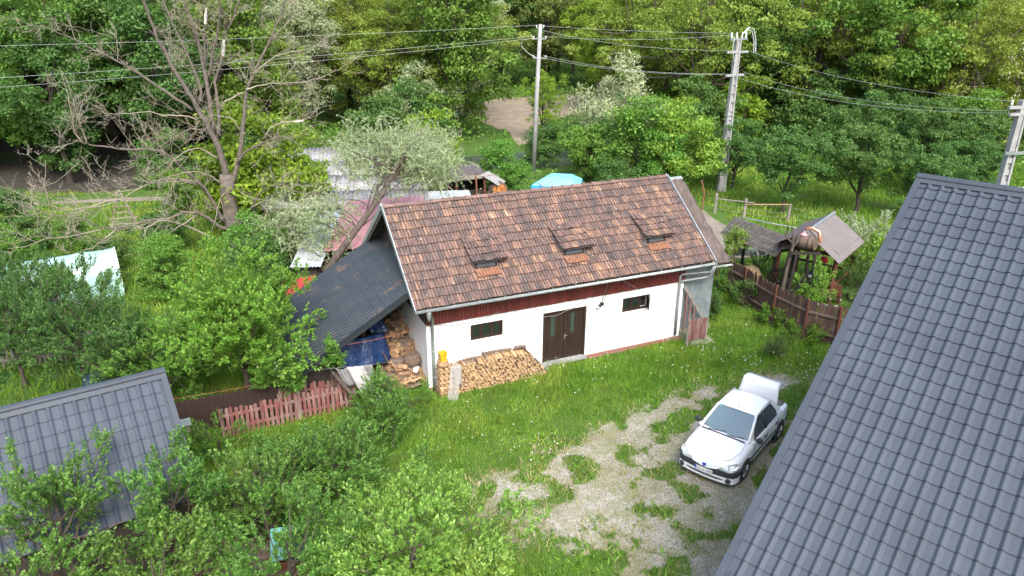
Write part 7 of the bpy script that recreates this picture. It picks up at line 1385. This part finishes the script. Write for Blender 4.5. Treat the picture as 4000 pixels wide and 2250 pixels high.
lw = tree_meshes('low_willow', 51, 4, .4, 1.3, 1.5, 2.2, 50, 0, .12, .035, M['lf_silver'], M['bark'], twig=(837, 18, 0.37), rcl=.34, stems=2); plant(lw, 'willow_bush', 'lower silver willow branches left of the pale sheet shed', 'tree', -10.6, 32.6)
lw2 = tree_meshes('far_willow', 52, 5.5, .5, 2.0, 1.9, 3.6, 50, 0, .13, .04, M['lf_silver'], M['bark'], twig=(837, 18, 0.43), rcl=.34, stems=2); plant(lw2, 'willow_bush', 'silver willow crown left of the brown shack', 'tree', -5.3, 41.8)

# ------------------------------------------------------------------ the big bare tree
DEAD = [
([(-14.4,36.5,0.43),(-14.43,36.5,1.23),(-14.49,36.5,2.3),(-14.48,36.5,3.34),(-14.43,36.5,4.16)],0.42,0.33),
([(-14.51,36.5,3.59),(-14.46,36.4,4.63),(-14.56,36.3,5.58),(-14.74,36.2,6.31),(-14.99,36.1,6.97),(-15.24,36.0,7.61),(-15.48,35.9,8.24),(-15.81,35.8,9.04),(-16.11,35.7,9.94),(-16.36,35.6,10.71),(-16.52,35.5,11.62),(-16.61,35.4,12.35),(-16.71,35.3,13.01)],0.3,0.05),
([(-14.8,36.5,6.19),(-14.82,36.6,7.21),(-14.82,36.7,8.14),(-14.87,36.8,8.76),(-15.0,36.9,9.79),(-15.16,37.0,10.69),(-15.37,37.1,11.63),(-15.58,37.2,12.33),(-15.74,37.3,12.97)],0.2,0.05),
([(-14.64,36.5,6.0),(-14.49,36.67,7.01),(-14.49,36.83,7.88),(-14.54,37.0,8.61),(-14.28,37.17,9.34),(-14.14,37.33,9.82),(-14.03,37.5,10.55),(-13.67,37.67,11.27),(-13.32,37.83,11.98),(-13.09,38.0,12.69)],0.16,0.03),
([(-14.96,37.0,8.61),(-14.63,36.92,9.36),(-14.27,36.83,10.29),(-13.97,36.75,11.07),(-13.74,36.67,11.78),(-13.6,36.58,12.36),(-13.46,36.5,12.93)],0.13,0.03),
([(-15.0,36.9,8.99),(-14.77,36.74,9.87),(-14.63,36.58,10.6),(-14.4,36.42,11.32),(-14.2,36.26,12.02),(-13.99,36.1,12.81)],0.11,0.03),
([(-15.56,36.4,7.36),(-16.0,36.22,7.76),(-16.49,36.03,8.16),(-16.96,35.85,8.6),(-17.42,35.66,9.05),(-17.82,35.48,9.42),(-18.29,35.29,9.73),(-18.74,35.11,10.03),(-19.14,34.92,10.27),(-19.45,34.74,10.57),(-19.83,34.55,10.8),(-20.47,34.37,11.14),(-21.14,34.18,11.31),(-21.81,34.0,11.64)],0.14,0.012),
([(-15.31,36.5,7.6),(-15.13,36.6,8.15),(-15.26,36.7,8.83),(-15.55,36.8,9.67),(-15.8,36.9,10.39),(-16.11,37.0,11.04),(-16.37,37.1,11.63),(-16.55,37.2,12.33),(-16.69,37.3,12.84)],0.12,0.03),
([(-14.33,36.5,3.45),(-13.88,36.62,4.58),(-13.52,36.74,5.9),(-13.29,36.86,7.18),(-13.07,36.98,8.25),(-12.69,37.1,8.99),(-12.17,37.22,9.85),(-11.78,37.34,10.45),(-11.42,37.46,11.17),(-11.09,37.58,11.89),(-10.82,37.7,12.6)],0.22,0.03),
([(-13.0,36.8,8.27),(-12.53,37.0,8.44),(-11.93,37.2,8.55),(-11.21,37.4,8.53),(-10.34,37.6,8.61),(-9.52,37.8,8.75),(-8.81,38.0,9.18)],0.08,0.012),
([(-12.65,37.0,9.0),(-12.26,37.34,9.4),(-11.67,37.68,9.81),(-10.97,38.02,9.98),(-10.2,38.36,10.08),(-9.47,38.7,10.32)],0.07,0.012),
([(-11.8,37.4,10.45),(-11.45,37.8,10.91),(-10.86,38.2,11.51),(-10.28,38.6,11.87),(-9.57,39.0,12.17)],0.07,0.012),
([(-14.46,36.7,7.32),(-14.09,36.77,7.76),(-13.5,36.83,8.01),(-13.25,36.9,8.13)],0.06,0.05),
([(-13.87,36.6,4.66),(-13.33,36.44,5.3),(-12.5,36.29,5.76),(-11.7,36.13,6.06),(-11.12,35.97,6.19),(-10.65,35.81,5.97),(-10.11,35.66,5.74),(-9.79,35.5,5.33)],0.11,0.012),
([(-12.25,36.2,6.01),(-11.87,36.23,6.52),(-11.26,36.25,6.78),(-10.68,36.28,6.85),(-10.23,36.3,6.91)],0.06,0.03),
([(-13.5,36.9,6.2),(-13.71,36.74,6.68),(-13.88,36.58,6.96),(-14.13,36.42,7.05),(-14.64,36.26,7.14),(-15.01,36.1,6.84)],0.05,0.015),
([(-14.7,36.4,5.95),(-15.1,36.19,6.44),(-15.65,35.97,6.54),(-16.25,35.76,6.25),(-16.79,35.54,5.91),(-17.19,35.33,5.63),(-17.65,35.11,5.35),(-18.33,34.9,5.26)],0.1,0.015),
([(-15.38,36.4,6.85),(-15.79,36.2,7.07),(-16.26,36.0,7.16),(-16.81,35.8,7.19),(-17.25,35.6,7.41),(-17.8,35.4,7.37),(-18.39,35.2,7.37),(-18.97,35.0,7.39)],0.08,0.012),
([(-14.66,36.4,4.9),(-14.91,36.08,5.29),(-15.32,35.77,5.65),(-15.71,35.45,5.61),(-16.13,35.13,5.36),(-16.53,34.82,4.84),(-16.88,34.5,4.53)],0.09,0.015),
([(-15.44,36.2,3.32),(-15.65,35.94,3.92),(-16.11,35.67,4.52),(-16.47,35.41,5.16),(-16.85,35.15,5.63),(-17.48,34.88,5.72),(-18.22,34.62,5.76),(-18.75,34.35,5.93),(-19.51,34.09,6.05),(-20.05,33.83,6.31),(-20.53,33.56,6.2),(-20.61,33.3,6.79)],0.14,0.02),
([(-19.63,33.5,6.31),(-19.89,33.5,6.76),(-19.83,33.5,7.47),(-19.82,33.5,8.17),(-19.83,33.5,8.8),(-19.9,33.5,9.43)],0.05,0.01),
([(-19.4,33.5,6.23),(-19.46,33.46,6.59),(-19.5,33.42,7.25),(-19.24,33.38,7.96),(-18.89,33.34,8.55),(-18.56,33.3,8.9)],0.05,0.01),
([(-14.69,36.3,3.7),(-14.97,35.98,4.19),(-15.45,35.66,4.49),(-15.97,35.34,4.53),(-16.56,35.02,4.41),(-17.0,34.7,4.35)],0.07,0.02),
([(-15.87,36.1,3.75),(-16.38,35.8,3.95),(-17.09,35.5,4.02),(-17.74,35.2,3.99),(-18.35,34.9,3.77),(-18.99,34.6,3.71),(-19.53,34.3,3.46),(-20.07,34.0,3.14),(-20.83,33.7,2.96)],0.08,0.012),
([(-14.62,36.3,1.29),(-15.04,36.06,1.58),(-15.42,35.82,2.07),(-15.8,35.58,2.45),(-16.35,35.34,2.51),(-17.09,35.1,2.24),(-17.76,34.86,2.27),(-18.53,34.62,2.1),(-19.29,34.38,1.93),(-19.93,34.14,2.02),(-20.18,33.9,2.34),(-20.49,33.66,2.68),(-21.0,33.42,2.88),(-21.79,33.18,2.93),(-22.45,32.94,3.45),(-23.12,32.7,3.83)],0.15,0.012),
([(-15.02,35.9,0.84),(-15.49,35.52,1.25),(-16.12,35.14,1.82),(-16.69,34.76,2.21),(-17.21,34.38,2.35),(-17.79,34.0,2.06)],0.09,0.03),
([(-14.78,36.3,1.65),(-15.01,36.12,2.4),(-15.28,35.95,3.34),(-15.58,35.77,3.93),(-15.96,35.6,4.43)],0.13,0.07),
([(-14.34,36.5,1.37),(-13.74,36.37,1.95),(-13.27,36.23,2.59),(-12.75,36.1,3.26),(-12.12,35.97,3.7),(-11.4,35.83,3.83),(-10.74,35.7,3.51),(-10.06,35.57,3.34),(-9.35,35.43,3.63),(-8.84,35.3,3.9)],0.1,0.015),
([(-13.46,36.3,2.36),(-12.87,36.1,2.81),(-12.17,35.9,3.05),(-11.59,35.7,2.96),(-11.62,35.5,2.81)],0.07,0.02),
([(-13.72,36.3,1.94),(-13.81,36.18,1.41),(-13.73,36.06,1.23),(-13.38,35.94,0.99),(-12.93,35.82,0.46),(-12.69,35.7,0.18)],0.05,0.012),
([(-14.44,36.2,3.35),(-14.76,36.08,3.07),(-14.93,35.95,2.52),(-15.11,35.83,1.86),(-15.31,35.7,1.33)],0.07,0.015),
([(-15.79,35.7,2.38),(-16.39,35.39,1.98),(-17.05,35.07,1.59),(-17.6,34.76,1.07),(-18.06,34.44,0.65),(-17.8,34.13,0.17),(-17.62,33.81,-0.55),(-17.53,33.5,-1.41)],0.08,0.012),
([(-18.94,33.5,2.15),(-19.39,33.25,1.76),(-19.89,33.0,1.44),(-20.54,32.75,1.29),(-21.07,32.5,1.08)],0.06,0.01),
([(-19.51,33.3,2.21),(-20.14,33.04,2.15),(-20.89,32.78,2.04),(-21.68,32.52,2.02),(-22.51,32.26,1.74),(-23.21,32.0,1.7)],0.07,0.01),
([(-17.79,34.0,2.06),(-17.84,33.95,1.47),(-17.95,33.9,0.95)],0.04,0.015),
([(-17.26,34.0,1.8),(-17.19,33.85,1.45),(-17.39,33.7,1.02)],0.035,0.012),
([(-18.73,34.0,3.51),(-19.23,33.75,3.51),(-20.11,33.5,3.18),(-20.9,33.25,3.19),(-21.72,33.0,3.57),(-22.55,32.75,4.07),(-23.19,32.5,4.5)],0.06,0.01),
([(-15.69,35.3,4.11),(-16.49,34.97,4.32),(-17.31,34.63,4.26),(-18.2,34.3,3.76),(-18.86,33.97,3.39),(-19.47,33.63,3.28),(-20.28,33.3,3.3)],0.07,0.012),
([(-21.49,33.0,3.25),(-21.48,32.98,3.77),(-21.5,32.95,4.4),(-21.25,32.92,5.02),(-21.13,32.9,5.58)],0.05,0.01)
]

dt_ = thing('bare_tree', 'huge bare dead-looking tree with spreading lichen-flecked branches', 'tree', (-14.1, 36.5, 0))
OFF = np.array([-14.1, 36.5, 0]); rd_ = random.Random(9)
tw_ = MB(); first = DEAD[0][0]; b0 = np.array(first[0]); tk = MB(); tk.tube([np.array([b0[0], b0[1], -.05]) - OFF] + [np.array(p) - OFF for p in first], [.55, .45] + [.42 - .02 * i for i in range(len(first) - 1)], 12); tk.build('trunk', M['dead_bark'], dt_, True)
def twigs(p, d, L, rad, depth):
    d = d / (np.linalg.norm(d) + 1e-9); n = 4; pts = [p]; cur = np.array(p, float); dd = d.copy()
    for i in range(n): dd = dd + np.array([rd_.gauss(0, .16), rd_.gauss(0, .16), rd_.gauss(.03, .13)]); dd /= np.linalg.norm(dd); cur = cur + dd * L / n; pts.append(cur.copy())
    tw_.tube(pts, [max(.007, rad * (1 - .75 * i / n)) for i in range(n + 1)], 4 if depth > 1 else 3, mi=0, caps=False)
    if depth > 0:
        for k in range(rd_.randint(4, 6)):
            i = rd_.randint(1, n); a = np.array([rd_.gauss(0, 1), rd_.gauss(0, 1), rd_.gauss(.2, .8)]); twigs(pts[i], dd * .9 + a * .65, L * rd_.uniform(.35, .65), rad * .5, depth - 1)
for q, (pts, r0, r1) in enumerate(DEAD[1:]):
    P = [np.array(p) - OFF for p in pts]; n = len(P); bm_ = MB()
    # smooth resample
    Q = []
    for i in range(n - 1):
        for t_ in (0, .5): Q.append(P[i] + (P[i + 1] - P[i]) * t_ + np.array([rd_.gauss(0, .02), rd_.gauss(0, .02), rd_.gauss(0, .02)]))
    Q.append(P[-1]); m_ = len(Q); bm_.tube(Q, [.66 * r0 + (r1 * 1.0 - .66 * r0) * (i / (m_ - 1)) ** .7 for i in range(m_)], 8 if r0 > .1 else 6)
    bm_.build('branch', M['dead_bark'] if r0 > .09 else M['dead_twig'], dt_, True)
    L_ = sum(np.linalg.norm(Q[i + 1] - Q[i]) for i in range(m_ - 1)); cnt = int(L_ * 1.7)
    for k in range(cnt):
        f_ = rd_.uniform(.2, 1); i = min(m_ - 2, int(f_ * (m_ - 1))); d = Q[i + 1] - Q[i]; d /= np.linalg.norm(d) + 1e-9; a = np.array([rd_.gauss(0, 1), rd_.gauss(0, 1), rd_.gauss(.15, .9)]); a -= d * (a @ d) * .6
        twigs(Q[i], d * .7 + a * .8, rd_.uniform(.6, 1.9) * (1.2 - .35 * f_), .0135 * (1.2 - .4 * f_), 2 if rd_.random() < .7 else 1)
struct(tw_.build('twigs', M['dead_twig'], dt_), 'stuff')
for li, a, b, rr in ((3, 5, 6, .075), (5, 3, 4, .06), (14, 3, 4, .05)):
    q = DEAD[li][0]; MB().tube([np.array(q[a]) - OFF, (np.array(q[a]) + np.array(q[b])) / 2 - OFF, np.array(q[b]) - OFF], [rr, rr * 1.05, rr * .9], 7).build('stripped_wood', M['bare_wood'], dt_)
print('SCENE OBJECTS', len(bpy.data.objects), 'TRIS', sum(len(m.polygons) * 2 for m in bpy.data.meshes))
